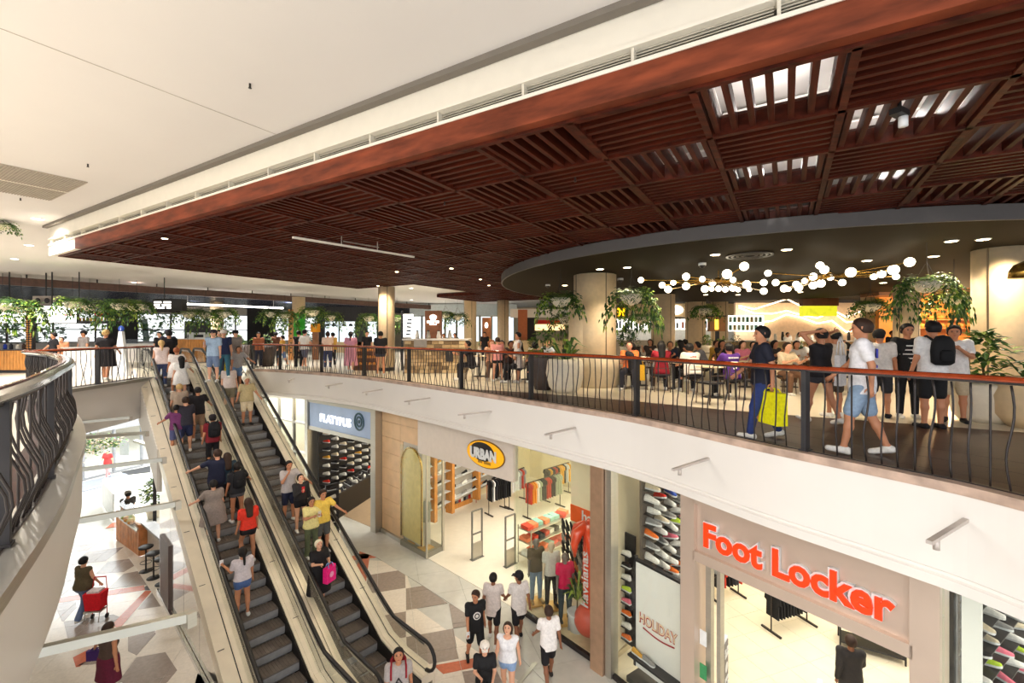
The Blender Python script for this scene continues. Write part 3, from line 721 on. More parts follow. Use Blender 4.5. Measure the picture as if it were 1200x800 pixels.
for r0, r1 in ((0.36, 0.29), (0.22, 0.15), (0.07, 0.0)):
    mb = MB(); K = 28; up = V3(0, 0, 1)
    vs = []; 
    for k in range(K):
        an = 2*PI*k/K
        for r, dn in ((r0, 0), (r1, 0), (r1, 0.03), (r0, 0.03)): vs.append(c+u*(math.cos(an)*r*0.9)+up*(math.sin(an)*r)+n*dn)
    mb.add(vs, [(k*4+q, k*4+(q+1) % 4, ((k+1) % K)*4+(q+1) % 4, ((k+1) % K)*4+q) for k in range(K) for q in range(4)])
    mb.build('logo_ring', teal, A1)
# glazed front left of shop A, behind the escalator
a, b = seg(0); u, n = dirn(a, b); g0 = thing('glazed_front', 'white framed glass front left of the steel portal, behind the escalator', 'shop front', a)
for k in range(5): MB().box(a.lerp(b, k/4)+V3(0, 0, -3.66), (0.09, 0.14, 4.68), math.atan2(u.y, u.x)).build('mullion', M['steel'], g0)
for z in (-1.4, -2.55, -3.9): MB().beam(a+V3(0, 0, z), b+V3(0, 0, z), 0.12, 0.09).build('transom', M['steel'], g0)
for k in range(4): MB().beam(a.lerp(b, (k+.04)/4)+V3(0, 0, -3.7), a.lerp(b, (k+.96)/4)+V3(0, 0, -3.7), 0.02, 4.5).build('pane', M['glass'], g0)

# ---- sandstone pier with arched brass niche
a = FP[2]; a2 = hit(*seg(2), 492.5); u, n = dirn(FP[2], FP[3]); LL = (a2-a).length
pier = struct('wall_sandstone_pier', MB().beam(a+n*-0.25+V3(0, 0, -3.66), a2+n*-0.25+V3(0, 0, -3.66), 0.35, 4.68), M['joint'])
wt = LL/2.0; zz = -5.86; row = 0
while zz < -1.4:
    for k in range(2):
        x0, x1 = k*wt, (k+1)*wt
        if k == 1 and zz < -2.9: x1 = x0+0.14
        MB().box(a+u*((x0+x1)/2)+n*-0.06+V3(0, 0, zz+0.29), (x1-x0-0.012, 0.05, 0.57), math.atan2(u.y, u.x)).build('tile', M['sandtile'], pier)
    zz += 0.585
MB().beam(a+n*0.0+V3(0, 0, -5.93), a2+n*0.0+V3(0, 0, -5.93), 0.08, 0.13).build('plinth', M['steel'], pier)
ni = thing('display_niche', 'arched pale gold niche in the sandstone pier', 'niche', a+u*wt)
x0, x1 = wt+0.14, LL+0.1; cx = (x0+x1)/2; R_ = (x1-x0)/2; P = [(x0, -5.7), (x1, -5.7)]+[(cx+R_*math.cos(t), -3.15+R_*1.1*math.sin(t)) for t in np.linspace(0, PI, 14)]
gold = mat('pale_gold_lining', (232, 206, 140), 0.35, 0.3)
mb = MB(); mb.add([a+u*x+n*-0.04+V3(0, 0, z) for x, z in P]+[a+u*x+n*0.0+V3(0, 0, z) for x, z in P], [tuple(range(len(P))), tuple(range(2*len(P)-1, len(P)-1, -1))]+[(i, (i+1) % len(P), len(P)+(i+1) % len(P), len(P)+i) for i in range(len(P))]); mb.build('lining', gold, ni)
MB().tube([a+u*x+n*0.02+V3(0, 0, z) for x, z in P[1:]+P[:1]], 0.03, 6).build('arch_rim', M['brass'], ni)
# corner display plinth with glass
dp = thing('display_plinth', 'grey corner window plinth with two gold floor plates beside the sandstone pier', 'plinth', at(495, 645, -6))
q = [at(469, 638, -6), at(500, 655, -6), at(519, 645, -6), at(488, 628, -6)]
MB().prism([(p.x, p.y) for p in q], -6, -5.82).build('base', mat('grey_plinth', (134, 130, 116), 0.3), dp)
for (x, y) in ((487, 633), (499, 641)): MB().box(at(x, y, -5.8), (0.42, 0.42, 0.02), 0.8).build('floor_plate', mat('gold_plate', (206, 160, 84), 0.35, 0.3), dp)
for k in (0, 1): MB().beam(q[k]+V3(0, 0, 1.9), q[k+1]+V3(0, 0, 1.9), 0.02, 3.4).build('pane', M['glass_green'], dp)
MB().box(q[2]+V3(0, 0, 1.75), (0.07, 0.07, 3.5), 0.8).build('post', M['steel'], dp); MB().box(q[1]+V3(0, 0, 1.75), (0.05, 0.05, 3.5), 0.8).build('post', M['steel'], dp)

# ---- Shop B: pearl bulkhead with oval logo
a, b = seg(2); u, n = dirn(a, b); s0 = hit(a, b, 492.5); rz = math.atan2(u.y, u.x)
bk = struct('wall_shop_bulkhead', MB().beam(s0+V3(0, 0, -1.93), b+V3(0, 0, -1.93), 0.2, 1.18), mat('pearl_bulkhead', (226, 214, 202), 0.4, 0.1, var=0.03))
sg = thing('shop_sign', 'oval yellow and black shop sign with white letter blocks', 'sign', wp(a, b, 569, 532, 0.1))
c = wp(a, b, 569, 532, 0.11)
def oval(c, rx, rz_, dn, m, name, shift=0.0, sz=0.0):
    K = 32; vs = []
    for e in (dn-0.02, dn):
        for k in range(K): an = 2*PI*k/K; vs.append(c+u*(math.cos(an)*rx+shift)+V3(0, 0, math.sin(an)*rz_+sz)+n*e)
    MB().add(vs, [tuple(range(K)), tuple(range(2*K-1, K-1, -1))]+[(k, (k+1) % K, K+(k+1) % K, K+k) for k in range(K)]).build(name, m, sg)
ora = mat('sign_amber', (240, 172, 30), 0.35, emit=(240, 172, 30), es=0.25)
oval(c, 0.80, 0.40, 0.02, mat('sign_brown_rim', (120, 84, 30), 0.4), 'rim'); oval(c, 0.77, 0.37, 0.04, ora, 'face'); oval(c, 0.50, 0.27, 0.055, M['blackpaint'], 'dark_oval', -0.10, 0.06)
text_on(sg, 'URBAN', c-u*.58+n*0.085+V3(0, 0, -0.13), u, 0.40, M['fl_white'], 0.008, 0.022, name='letter', per_letter=True, width=1.10)
marks(sg, c-u*0.28+n*0.055+V3(0, 0, -0.27), u, .56, .07, mat('sign_tan', (176, 130, 40), 0.5), (4, 6))

# ---- display window FP3..FP4
a, b = seg(3); u, n = dirn(a, b); rz = math.atan2(u.y, u.x); L = (b-a).length
gw = thing('display_window', 'tall frameless shop window with mannequins behind, left of the steel post', 'shop window', a)
mb = MB().beam(a+n*0.02+V3(0, 0, -1.42), b+n*0.02+V3(0, 0, -1.42), 0.12, 0.16); mb.build('head_rail', M['fascia'], gw)
for k in range(2): MB().beam(a.lerp(b, k/2+.005)+V3(0, 0, -3.75), a.lerp(b, (k+1)/2-.005)+V3(0, 0, -3.75), 0.02, 4.45).build('pane', M['glass'], gw)
MB().beam(a+V3(0, 0, -5.93), b+V3(0, 0, -5.93), 0.1, 0.1).build('sill', M['steel_dark'], gw)
MB().box(a+V3(0, 0, -3.7), (0.06, 0.06, 4.5), rz).build('edge_post', M['glass_green'], gw)
ri = a-n*2.6; MB().beam(a-n*0.05+V3(0, 0, -3.7), ri+V3(0, 0, -3.7), 0.02, 4.4).build('pane', M['glass_green'], gw)
wpl = MB().prism([tuple(p)[:2] for p in (a-n*0.05, b-n*0.05, b-n*1.1, a-n*1.1)], -6, -5.86); wpl.build('window_plinth', mat('sand_plinth', (206, 188, 150), 0.4, var=0.1), gw)
# steel post between windows
for k, (px, nm) in enumerate(((712, 'left'), (722, 'right'))):
    p = hit(a, b, px)+n*0.06
sp = thing('steel_pier', 'tall brushed steel pier between the two shop windows', 'pillar', b)
MB().box(b-u*0.05+n*0.05+V3(0, 0, -3.67), (0.34, 0.30, 4.66), rz).build('shaft', mat('warm_brushed_steel', (204, 170, 142), 0.35, 0.7), sp); MB().box(b+u*0.22+n*0.0+V3(0, 0, -3.67), (0.16, 0.26, 4.66), rz).build('edge', M['steel'], sp)
MB().box(b+n*0.06+V3(0, 0, -1.36), (0.46, 0.34, 0.05), rz).build('cap', M['steel_dark'], sp)
# ---- window FP4..FP5
a, b = seg(4); u, n = dirn(a, b); rz = math.atan2(u.y, u.x)
g2 = thing('display_window', 'tall shop window with a heap of shoes between the steel pier and the sign portal', 'shop window', a)
MB().beam(a+n*0.02+V3(0, 0, -1.40), b+n*0.02+V3(0, 0, -1.40), 0.12, 0.12).build('head_rail', M['fascia'], g2)
MB().beam(a.lerp(b, .14)+V3(0, 0, -3.75), b+V3(0, 0, -3.75), 0.02, 4.5).build('pane', M['glass'], g2)
MB().beam(a+V3(0, 0, -5.95), b+V3(0, 0, -5.95), 0.1, 0.08).build('sill', M['steel_dark'], g2)
# ---- Foot Locker portal FP5..FP6
a, b = seg(5); u, n = dirn(a, b); rz = math.atan2(u.y, u.x); L = (b-a).length
fl_ = thing('shop_portal', 'wide pearl metal portal with big red and white lettering', 'shop front', a)
MB().box(a+u*0.14+V3(0, 0, -3.68), (0.28, 0.42, 4.64), rz).build('post', M['sign_panel'], fl_)
MB().box(b-u*0.14+V3(0, 0, -3.68), (0.28, 0.42, 4.64), rz).build('post', M['sign_panel'], fl_)
MB().box((a+b)/2+V3(0, 0, -1.42), (L-0.5, 0.42, 0.16), rz).build('lintel', M['sign_panel'], fl_)
MB().box((a+b)/2+V3(0, 0, -2.425), (L-0.5, 0.42, 0.17), rz).build('lintel', M['sign_panel'], fl_)
MB().box((a+b)/2-n*0.02+V3(0, 0, -1.92), (L-0.5, 0.28, 0.86), rz).build('sign_panel', M['sign_panel'], fl_)
o_ = wp(a, b, 824, 632, 0.19); e_ = wp(a, b, 1049, 717, 0.19); o_.z = -2.17
for off, m_, dz, nm, ex in ((0.036, M['fl_white'], -0.03, 'letter_return', 0.035), (0.018, M['fl_red'], 0.018, 'letter', 0.015)):
    text_on(fl_, 'Foot Locker', o_, u, 0.56, m_, ex, off, name=nm, per_letter=True, width=(e_-o_).length, dz=dz)
# door jambs inside the opening, left
MB().box(a+u*0.42-n*0.05+V3(0, 0, -4.25), (0.10, 0.10, 3.5), rz).build('door_jamb', M['steel'], fl_); MB().box(a+u*0.62-n*0.05+V3(0, 0, -4.25), (0.07, 0.12, 3.5), rz).build('door_jamb', M['steel'], fl_)
for z, m_ in ((-3.9, 'white'), (-4.5, 'green'), (-5.1, 'brown')):
    MB().box(a+u*0.36+n*0.06+V3(0, 0, z), (0.13, 0.012, 0.26), rz).build('door_sticker', {'white': M['fl_white'], 'green': col((70, 150, 96)), 'brown': col((120, 70, 50))}[m_], fl_)
# ---- last window to the right
a, b = seg(6); u, n = dirn(a, b); rz = math.atan2(u.y, u.x)
g3 = thing('display_window', 'shop window with a dark shoe wall at the right edge of the picture', 'shop window', a)
MB().box(a+u*0.06+V3(0, 0, -3.68), (0.12, 0.2, 4.64), rz).build('post', M['glass_green'], g3)
MB().beam(a+V3(0, 0, -1.42), b+V3(0, 0, -1.42), 0.12, 0.16).build('head_rail', M['fascia'], g3)
MB().beam(a+u*0.14+V3(0, 0, -3.75), b+V3(0, 0, -3.75), 0.02, 4.5).build('pane', M['glass'], g3)
MB().box(a+u*0.22-n*0.1+V3(0, 0, -2.2), (0.17, 0.06, 1.5), rz).build('white_blade', M['shop_white'], g3)

# rods with lamps along the shop fascia
rods = (((128, 0),), )
arm_px = [((345, 443), (331, 448)), ((401, 449), (371, 454)), ((448, 456), (418, 461)), ((504, 466), (470, 471)), ((576, 482), (537, 486)), ((674, 501), (632, 511)), ((830, 537), (780, 553)), ((1132, 609), (1078, 642))]
for k, (p, q) in enumerate(arm_px):
    # fascia face is 0.13 m outside the kerb line
    def onf(px):
        fc = offset(RC, -0.13)
        return min(resample(fc, 0.02), key=lambda v: abs(600+v.x/v.y*F-px) if v.y > 1 else 1e9)
    w0 = onf(p[0]); z = EYE+(HY-p[1])/F*w0.y; i = min(range(len(RC)), key=lambda j: (RC[j]-w0).length); t = (RC[min(i+1, len(RC)-1)]-RC[i-1]).normalized(); nn = Vector((-t.y, t.x, 0))
    nn = nn if nn.x < 0 else -nn
    dq = (EYE-z)*F/(q[1]-HY); tip = Vector(((q[0]-600)/F*dq, dq, z)); L_ = (tip-Vector((w0.x, w0.y, z))).length
    tip = Vector((w0.x, w0.y, z))+(tip-Vector((w0.x, w0.y, z))).normalized()*min(max(L_, 0.4), 0.9)
    T = thing('sign_lamp', ['short grey lamp arm on the white fascia, %s' % w_ for w_ in ('farthest left near the escalator head', 'left above the steel portal', 'above the right end of the steel portal', 'above the sandstone pier', 'above the oval shop sign', 'above the mannequin window', 'above the heap of shoes', 'above the red lettering at the right')][k], 'lamp', (w0.x, w0.y, z), group='lamp arms along the white fascia')
    m_ = mat('lamp_arm_grey', (196, 186, 178), 0.4, 0.4)
    MB().beam((w0.x, w0.y, z), tip, 0.045, 0.03).build('arm', m_, T); MB().cyl(tip+(Vector((w0.x, w0.y, z))-tip)*0.18+V3(0, 0, -0.1), 0.025, 0.1, 10).build('lamp_head', m_, T)

# ================================================================ SHOES
def shoe_mesh(cu, cs, hi=0.095):
    mb = MB(); R = [(-0.14, .026, .055), (-0.12, .036, hi), (-0.07, .036, hi), (-0.02, .037, hi*.85), (0.04, .042, .062), (0.09, .045, .048), (0.125, .036, .040), (0.142, .018, .030)]
    K = 6; vs = []
    for (y, w_, h) in R:
        for k in range(K): an = PI*k/(K-1); vs.append((math.cos(an)*w_, y, 0.02+math.sin(an)*(h-0.0)))
    mb.cur = 0; mb.sm = True; mb.add(vs, [(i*K+k, (i+1)*K+k, (i+1)*K+k+1, i*K+k+1) for i in range(len(R)-1) for k in range(K-1)]+[tuple(range(K)), tuple((len(R)-1)*K+k for k in range(K-1, -1, -1))])
    mb.sm = False; mb.cur = 1
    pr = [(w_*1.08, y) for y, w_, h in R]+[(-w_*1.08, y) for y, w_, h in R[::-1]]; mb.prism(pr, 0.0, 0.028)
    return mb.mesh('shoe', [cu, cs])
SC_ = dict(white=(236, 234, 228), black=(36, 34, 36), red=(206, 52, 40), blue=(58, 84, 168), lime=(190, 220, 60), orange=(236, 120, 50), grey=(140, 138, 136), pink=(232, 120, 140), tan=(216, 160, 60), cream=(226, 212, 184))
SH = {k: shoe_mesh(col(v), M['fl_white'] if k != 'white' else col((214, 214, 210))) for k, v in SC_.items()}
def shoe(c, p, rz, group, label, rx=0.0, s=1.0):
    o = bpy.data.objects.new('shoe', SH[c]); COL.objects.link(o); o.location = p; o.rotation_euler = (rx, 0, rz); o.scale = (s, s, s); tag(o, label, 'shoe', group); return o
rnd = random.Random(3); ORD = ('one', 'two', 'three', 'four', 'five', 'six', 'seven', 'eight', 'nine', 'ten', 'eleven', 'twelve', 'thirteen')
# shop A: shoe wall with dark boards
def shoe_wall(P0, P1, zs, dn, cols, pal, group, label, nrm, wall_label, face=0.0, s=1.0, jitter=0.0, backm=None):
    u_ = (P1-P0).normalized(); rz_ = math.atan2(u_.y, u_.x); T = thing('shoe_display', wall_label, 'shelf', P0)
    MB().beam(P0-nrm*0.05+V3(0, 0, (zs[0]+zs[-1])/2+0.1), P1-nrm*0.05+V3(0, 0, (zs[0]+zs[-1])/2+0.1), 0.06, zs[-1]-zs[0]+0.7).build('back_board', backm or M['blackpaint'], T)
    L_ = (P1-P0).length
    for z in zs:
        MB().beam(P0+nrm*0.13+V3(0, 0, z-0.008), P1+nrm*0.13+V3(0, 0, z-0.008), 0.26, 0.014).build('shelf', M['blackpaint'] if backm is None else M['fl_white'], T)
        for k in range(cols):
            c = rnd.choice(pal); rw = zs.index(z); p = P0+u_*(L_*(k+.5)/cols)+nrm*0.14+V3(0, 0, z); shoe(c, p, rz_+face+rnd.uniform(-.06, .06), group, c+' '+label+' in row %s from the floor' % ORD[rw], s=s)
    return T
a = at(374, 590, -6); b = at(444, 555, -6); a.z = b.z = 0; u_ = (b-a).normalized(); nr = Vector((u_.y, -u_.x, 0))
shoe_wall(a, b, [-5.5+0.36*k for k in range(8)], 0, 8, ['white']*5+['tan', 'black', 'grey', 'red', 'cream'], 'shoes on the dark wall of the left shoe shop', 'sneaker on the dark portal shop shelving', nr, 'dark shoe shelving along the left wall seen through the steel portal', face=0.0, s=1.35)
# angular low counter with shoes in shop A
T = thing('display_counter', 'low dark angular counter covered in shoes inside the steel portal', 'counter', at(400, 570, -6))
q = [at(386, 603, -6), at(396, 608, -6), at(443, 577, -6), at(432, 568, -6)]
MB().prism([(p.x, p.y) for p in q], -6, -5.05).build('body', M['esc_dark'], T); MB().prism([(p.x, p.y) for p in q], -5.05, -5.0).build('top', M['blackpaint'], T)
for k in range(16):
    t = (k//2+.5)/8; p = q[0].lerp(q[3], t).lerp(q[1].lerp(q[2], t), 0.3+0.45*(k % 2)); p.z = -5.0
    c = rnd.choice(['white', 'white', 'black', 'red', 'cream']); shoe(c, p, rnd.uniform(0, 1), 'shoes on the angular counter', c+' sneaker on the angular counter inside the steel portal', s=1.25)
T = thing('shoe_rack', 'slim black shoe rack standing at the left shop entrance', 'rack', at(389, 628, -6))
MB().box(at(389, 626, -6)+V3(0, 0, 0.95), (0.5, 0.1, 1.9), 0.8).build('back_board', M['blackpaint'], T)
for k in range(6): 
    p = at(390, 628, -6)+V3(0, -0.1, 0.25+0.3*k); MB().box(p+V3(0, 0, -0.01), (0.5, 0.26, 0.015), 0.8).build('shelf', M['blackpaint'], T); shoe(rnd.choice(['white', 'black', 'white', 'lime']) if k else 'lime', p, 2.2, 'shoes on the slim entrance rack', 'sneaker on the slim black rack at the left shop entrance', s=1.1)

# shop B: timber ended shelving along the left wall
a, b = V3(-3.55, 17.15), V3(-0.75, 21.6); u_ = (b-a).normalized(); nr = Vector((u_.y, -u_.x, 0))
T = shoe_wall(a, b, [-5.25+0.42*k for k in range(7)], 0, 7, ['white', 'black', 'grey', 'black', 'grey', 'black', 'tan'], 'shoes on the pale shelving of the middle shop', 'sneaker on the pale middle shop shelving', nr, 'white shoe shelving with timber uprights on the left wall of the middle shop', face=PI/2, s=1.25, backm=mat('shop_grey_board', (176, 170, 160), .6))
for t in (0.12, 0.32, 0.66, 0.98): MB().box(a.lerp(b, t)+nr*0.16+V3(0, 0, -3.95), (0.16, 0.34, 3.6), math.atan2(u_.y, u_.x)).build('upright', M['oak'], T)
T = thing('book_bin', 'low bin of leaflets and boxes under the pale shelving', 'bin', at(533, 592, -6))
MB().beam(at(525, 597, -6)+V3(0, 0, .1), at(550, 587, -6)+V3(0, 0, .1), 0.4, 0.2).build('tray', M['oak'], T)
for k in range(9): MB().box(at(525+2.8*k, 597-1.1*k, -6)+V3(0, 0, .32), (0.16, 0.3, 0.30), 0.9).build('box', col([(190, 50, 40), (230, 225, 220), (40, 40, 46), (120, 120, 124)][k % 4]), T)
T = thing('side_table', 'small timber topped table with red wire legs', 'table', at(560, 585, -6))
MB().box(at(560, 585, -6)+V3(0, 0, 0.78), (0.75, 0.6, 0.05), 0.8).build('table_top', M['oak'], T)
for sx_ in (-1, 1):
    for sy_ in (-1, 1):
        p = at(560, 585, -6)+rotz(0.8) @ V3(sx_*.32, sy_*.25); MB().cyl(p, 0.015, 0.76, 6).build('leg', col((190, 80, 60)), T)

# clothing rails -----------------------------------------------------------
def garment(T, p, rz_, c, L=0.75, w_=0.46, name='garment'):
    mb = MB(); P = [(-w_/2, -0.16), (-w_/2+.02, -0.02), (-0.08, 0.04), (0.08, 0.04), (w_/2-.02, -0.02), (w_/2, -0.16), (w_*.36, -0.2), (w_*.38, -L), (-w_*.38, -L), (-w_*.36, -0.2)]
    R = rotz(rz_); vs = [p+R @ Vector((x, -0.02, z)) for x, z in P]+[p+R @ Vector((x, 0.02, z)) for x, z in P]; k = len(P)
    mb.add(vs, [tuple(range(k)), tuple(range(2*k-1, k-1, -1))]+[(i, (i+1) % k, k+(i+1) % k, k+i) for i in range(k)]); return mb.build(name, c, T)
def clothes_rail(p, rz_, L_, label, pal, n_=10, h=1.45, gl=0.8):
    T = thing('clothes_rail', label, 'clothes rail', p); R = rotz(rz_)
    for s_ in (-1, 1):
        q_ = p+R @ V3(s_*L_/2, 0); MB().cyl(q_, 0.018, h, 6).build('upright', M['steel_dark'], T); MB().beam(q_+R @ V3(0, -.28, .04), q_+R @ V3(0, .28, .04), 0.05, 0.04).build('foot', M['steel_dark'], T)
    MB().beam(p+R @ V3(-L_/2, 0, h), p+R @ V3(L_/2, 0, h), 0.03, 0.03).build('bar', M['steel_dark'], T)
    for k in range(n_): garment(T, p+R @ V3(-L_/2+L_*(k+.5)/n_, 0, h-0.06), rz_+PI/2+rnd.uniform(-.15, .15), col(rnd.choice(pal)), gl)
    return T
DK_ = [(30, 30, 34), (44, 44, 50), (230, 230, 232), (30, 44, 84), (24, 24, 26)]
clothes_rail(at(585, 600, -6)+V3(0, 0, 0), 0.7, 1.1, 'dark clothes rail of black and navy tops on the middle shop floor', DK_, 9)
clothes_rail(at(603, 590, -6), 0.9, 1.4, 'rail of pale and red shirts behind the dark clothes rail', [(240, 240, 240), (226, 220, 210), (214, 60, 50), (180, 180, 184)], 8)
clothes_rail(at(638, 600, -6), 0.75, 2.0, 'long rail of mixed T-shirts high in the mannequin window', [(40, 42, 46), (236, 236, 230), (230, 150, 50), (60, 60, 64), (190, 60, 50), (170, 176, 150)], 14)
clothes_rail(at(654, 585, -6)+V3(0, .3, 0), 0.75, 1.6, 'further rail of shirts behind the long rail of T-shirts', [(40, 42, 46), (190, 60, 50), (230, 170, 60), (226, 226, 224)], 10)
clothes_rail(at(925, 735, -6), 0.35, 1.25, 'low black rack of dark clothes in the red-lettered shop, centre of the opening', [(28, 28, 30), (40, 40, 44)], 12, 1.0, 0.55)
clothes_rail(at(851, 700, -6), 0.35, 0.9, 'low black rack with red tops near the left jamb of the red-lettered shop', [(28, 28, 30), (206, 70, 50), (60, 60, 66)], 8, 0.95, 0.5)
T = thing('display_table', 'black low table with red and dark folded clothes in the red-lettered shop', 'table', at(1020, 765, -6))
MB().box(at(1020, 762, -6)+V3(0, 0, 0.55), (1.3, 0.6, 0.05), -0.55).build('table_top', M['blackpaint'], T); MB().box(at(1020, 762, -6)+V3(0, 0, 0.15), (1.2, 0.5, 0.04), -0.55).build('lower_shelf', M['blackpaint'], T)
for sx_ in (-1, 1):
    for sy_ in (-1, 1): MB().cyl(at(1020, 762, -6)+rotz(-.55) @ V3(sx_*.6, sy_*.25), 0.02, 0.55, 6).build('leg', M['black'], T)
for k in range(4): MB().box(at(1020, 762, -6)+rotz(-.55) @ V3(-.45+.3*k, 0, .65), (0.24, 0.34, 0.15), -.55).build('folded_stack', col([(44, 50, 60), (60, 60, 66), (200, 40, 50), (190, 36, 44)][k]), T)
# folded clothes shelf table in the window
T = thing('shelving_table', 'two-tier white wire table of folded colourful tops in the mannequin window', 'table', at(640, 655, -6))
c0 = at(640, 650, -6); rz_ = 0.75
for z in (0.3, 0.75, 1.15):
    MB().box(c0+V3(0, 0, z), (2.1, 0.62, 0.03), rz_).build('shelf', M['steel'], T)
    for k in range(8):
        MB().box(c0+V3(0, 0, z+0.08)+rotz(rz_) @ V3(-.92+.26*k, rnd.uniform(-.08, .08), 0), (0.23, 0.36, 0.12), rz_+rnd.uniform(-.2, .2)).build('folded_top', col(rnd.choice([(60, 110, 210), (220, 70, 50), (236, 236, 232), (240, 130, 90), (50, 52, 60), (150, 190, 180), (200, 60, 50)])), T)
for sx_ in (-1, 1):
    for sy_ in (-1, 1): MB().cyl(c0+rotz(rz_) @ V3(sx_*1.03, sy_*.3), 0.018, 1.25, 6).build('leg', M['steel'], T)
# security gates
def gate(px, py, label, h=1.55, w_=0.42, rz_=0.75):
    p = at(px, py, -6); T = thing('security_gate', label, 'security gate', p, group='shop security gates'); R = rotz(rz_); m_ = mat('gate_grey', (118, 118, 112), 0.4, 0.3)
    for s_ in (-1, 1): MB().box(p+R @ V3(s_*w_/2, 0, h/2), (0.04, 0.05, h), rz_).build('upright', m_, T)
    for z in (0.85, h): MB().box(p+R @ V3(0, 0, z), (w_, 0.05, 0.035), rz_).build('crossbar', m_, T)
    MB().box(p+R @ V3(0, 0, 0.28), (w_-.03, 0.045, 0.52), rz_).build('panel', M['steel'], T); MB().box(p+R @ V3(0, 0, .012), (w_+.08, .16, .02), rz_).build('foot', m_, T)
gate(559, 654, 'grey security gate standing free in the middle shop entrance', 1.62); gate(598, 662, 'grey security gate next to the green glass edge', 1.62)
def info_gate(px, py, label, rz_=0.9, top=1.5):
    p = at(px, py, -6); T = thing('security_gate', label, 'security gate', p); R = rotz(rz_)
    MB().box(p+R @ V3(0, 0, top/2), (0.36, 0.07, top), rz_).build('frame', M['fl_white'], T); MB().box(p+R @ V3(0, -.04, top*.52), (0.30, 0.02, top*.9), rz_).build('poster', mat('grey_poster', (112, 108, 106), 0.5), T)
    un = R @ Vector((1, 0, 0)); q_ = p+R @ V3(-.12, -.055, 0)
    for z, wd in ((1.28, (2, 2)), (1.18, (4,)), (0.72, (3,)), (0.6, (2, 1)), (0.48, (4,))): marks(T, q_+V3(0, 0, z), un, .24, .07, M['fl_white'], wd)
    K = 16; c_ = p+R @ V3(0, -.056, 0.98); MB().add([c_+un*(.1*math.cos(2*PI*k/K))+V3(0, 0, .1*math.sin(2*PI*k/K)) for k in range(K)], [tuple(range(K))]).build('round_mark', M['fl_white'], T)
info_gate(848, 838, 'slim gate with a grey printed poster at the left jamb of the red-lettered shop', 0.9); info_gate(960, 905, 'second slim poster gate cut by the bottom of the picture', 0.9, 1.5)

# heap of shoes on the sloping wall, window between pier and portal
def slope_shoes(P0, P1, Z0, Z1, n_, group, label, wall_label, pal, s=1.0, rows=9, tilt=0.5, backm=None):
    u_ = (P1-P0); L_ = u_.length; u_.normalize(); nr = Vector((u_.y, -u_.x, 0)); rz_ = math.atan2(u_.y, u_.x)
    T = thing('shoe_display', wall_label, 'shelf', (P0+P1)/2)
    MB().beam(P0-nr*0.06+V3(0, 0, (Z0+Z1)/2), P1-nr*0.06+V3(0, 0, (Z0+Z1)/2), 0.05, Z1-Z0+0.4).build('back_board', backm or M['blackpaint'], T)
    per = n_//rows
    for r_ in range(rows):
        z = Z0+(Z1-Z0)*r_/(rows-1)
        MB().beam(P0+nr*0.12+V3(0, 0, z-.01), P1+nr*0.12+V3(0, 0, z-.01), 0.22, 0.012).build('shelf', M['steel_dark'], T)
        for k in range(per):
            p = P0+u_*(L_*(k+.5+rnd.uniform(-.15, .15))/per)+nr*(0.13+rnd.uniform(-.03, .05))+V3(0, 0, z)
            c = rnd.choice(pal); shoe(c, p, rz_+PI+rnd.uniform(-.45, .45), group, c+' '+label+', row %s up' % ORD[r_], rnd.uniform(-.1, .25), s)
PAL = ['white']*9+['grey']*2+['cream', 'grey', 'black', 'red', 'blue', 'orange', 'pink', 'lime', 'cream', 'orange']
a = V3(3.05, 10.45); b = V3(5.2, 12.2)
slope_shoes(V3(3.0, 10.4), V3(5.6, 12.6), -5.0, -1.8, 9*13, 'shoes piled on the wall behind the tall window', 'sneaker in the dense shoe wall', 'dense wall of multicoloured shoes behind the window right of the steel pier', PAL, 1.35, 13, backm=mat('grey_brown_board', (110, 100, 90), 0.6))
slope_shoes(V3(5.95, 6.05), V3(9.6, 8.3), -4.6, -1.7, 8*9, 'shoes on the dark wall at the right edge', 'sneaker on the far right shoe wall', 'dark shoe wall with lime and tan shoes at the right edge', ['white', 'white', 'grey', 'black', 'tan', 'lime', 'pink', 'cream', 'white'], 1.05, 9)
# sandals wall in mannequin window with orange band poster
a = at(660, 650, -6); a.z = 0
T = thing('poster_wall', 'cream display wall with an orange band and white lettering', 'poster', V3(2.35, 12.8))
P0, P1 = V3(1.71, 13.0), V3(3.1, 11.35); u_ = (P1-P0).normalized(); nr = Vector((u_.y, -u_.x, 0)); nr = nr if nr.y < 0 else -nr
MB().beam(P0+V3(0, 0, -3.7), P1+V3(0, 0, -3.7), 0.06, 4.6).build('wall_panel', M['shop_wall'], T)
MB().beam(P0+nr*.04+V3(0, 0, -3.57), P1+nr*.04+V3(0, 0, -3.57), 0.02, 0.46).build('orange_band', mat('band_orange', (238, 96, 32), 0.5), T)
text_on(T, 'havaianas', P0+u_*0.42+nr*0.06+V3(0, 0, -3.68), u_, 0.42, M['fl_white'], 0.006, 0.006)
def sandal_mesh(c):
    mb = MB(); P = [(.035*math.sin(t)*(1+.25*math.cos(t)), .13*math.cos(t)) for t in np.linspace(0, 2*PI, 15)[:-1]]; mb.prism(P, 0, 0.02)
    mb.tube([(-.03, -.02, .02), (0, .06, .05), (0, .09, .02)], .006, 5).tube([(.03, -.02, .02), (0, .06, .05)], .006, 5); return mb.mesh('sandal', [c])
SNC = ('black', 'charcoal', 'dark', 'orange', 'grey', 'red', 'blue'); SM = [sandal_mesh(col(c)) for c in ((46, 44, 44), (60, 60, 64), (40, 40, 42), (214, 120, 60), (150, 150, 140), (200, 50, 40), (90, 120, 140))]
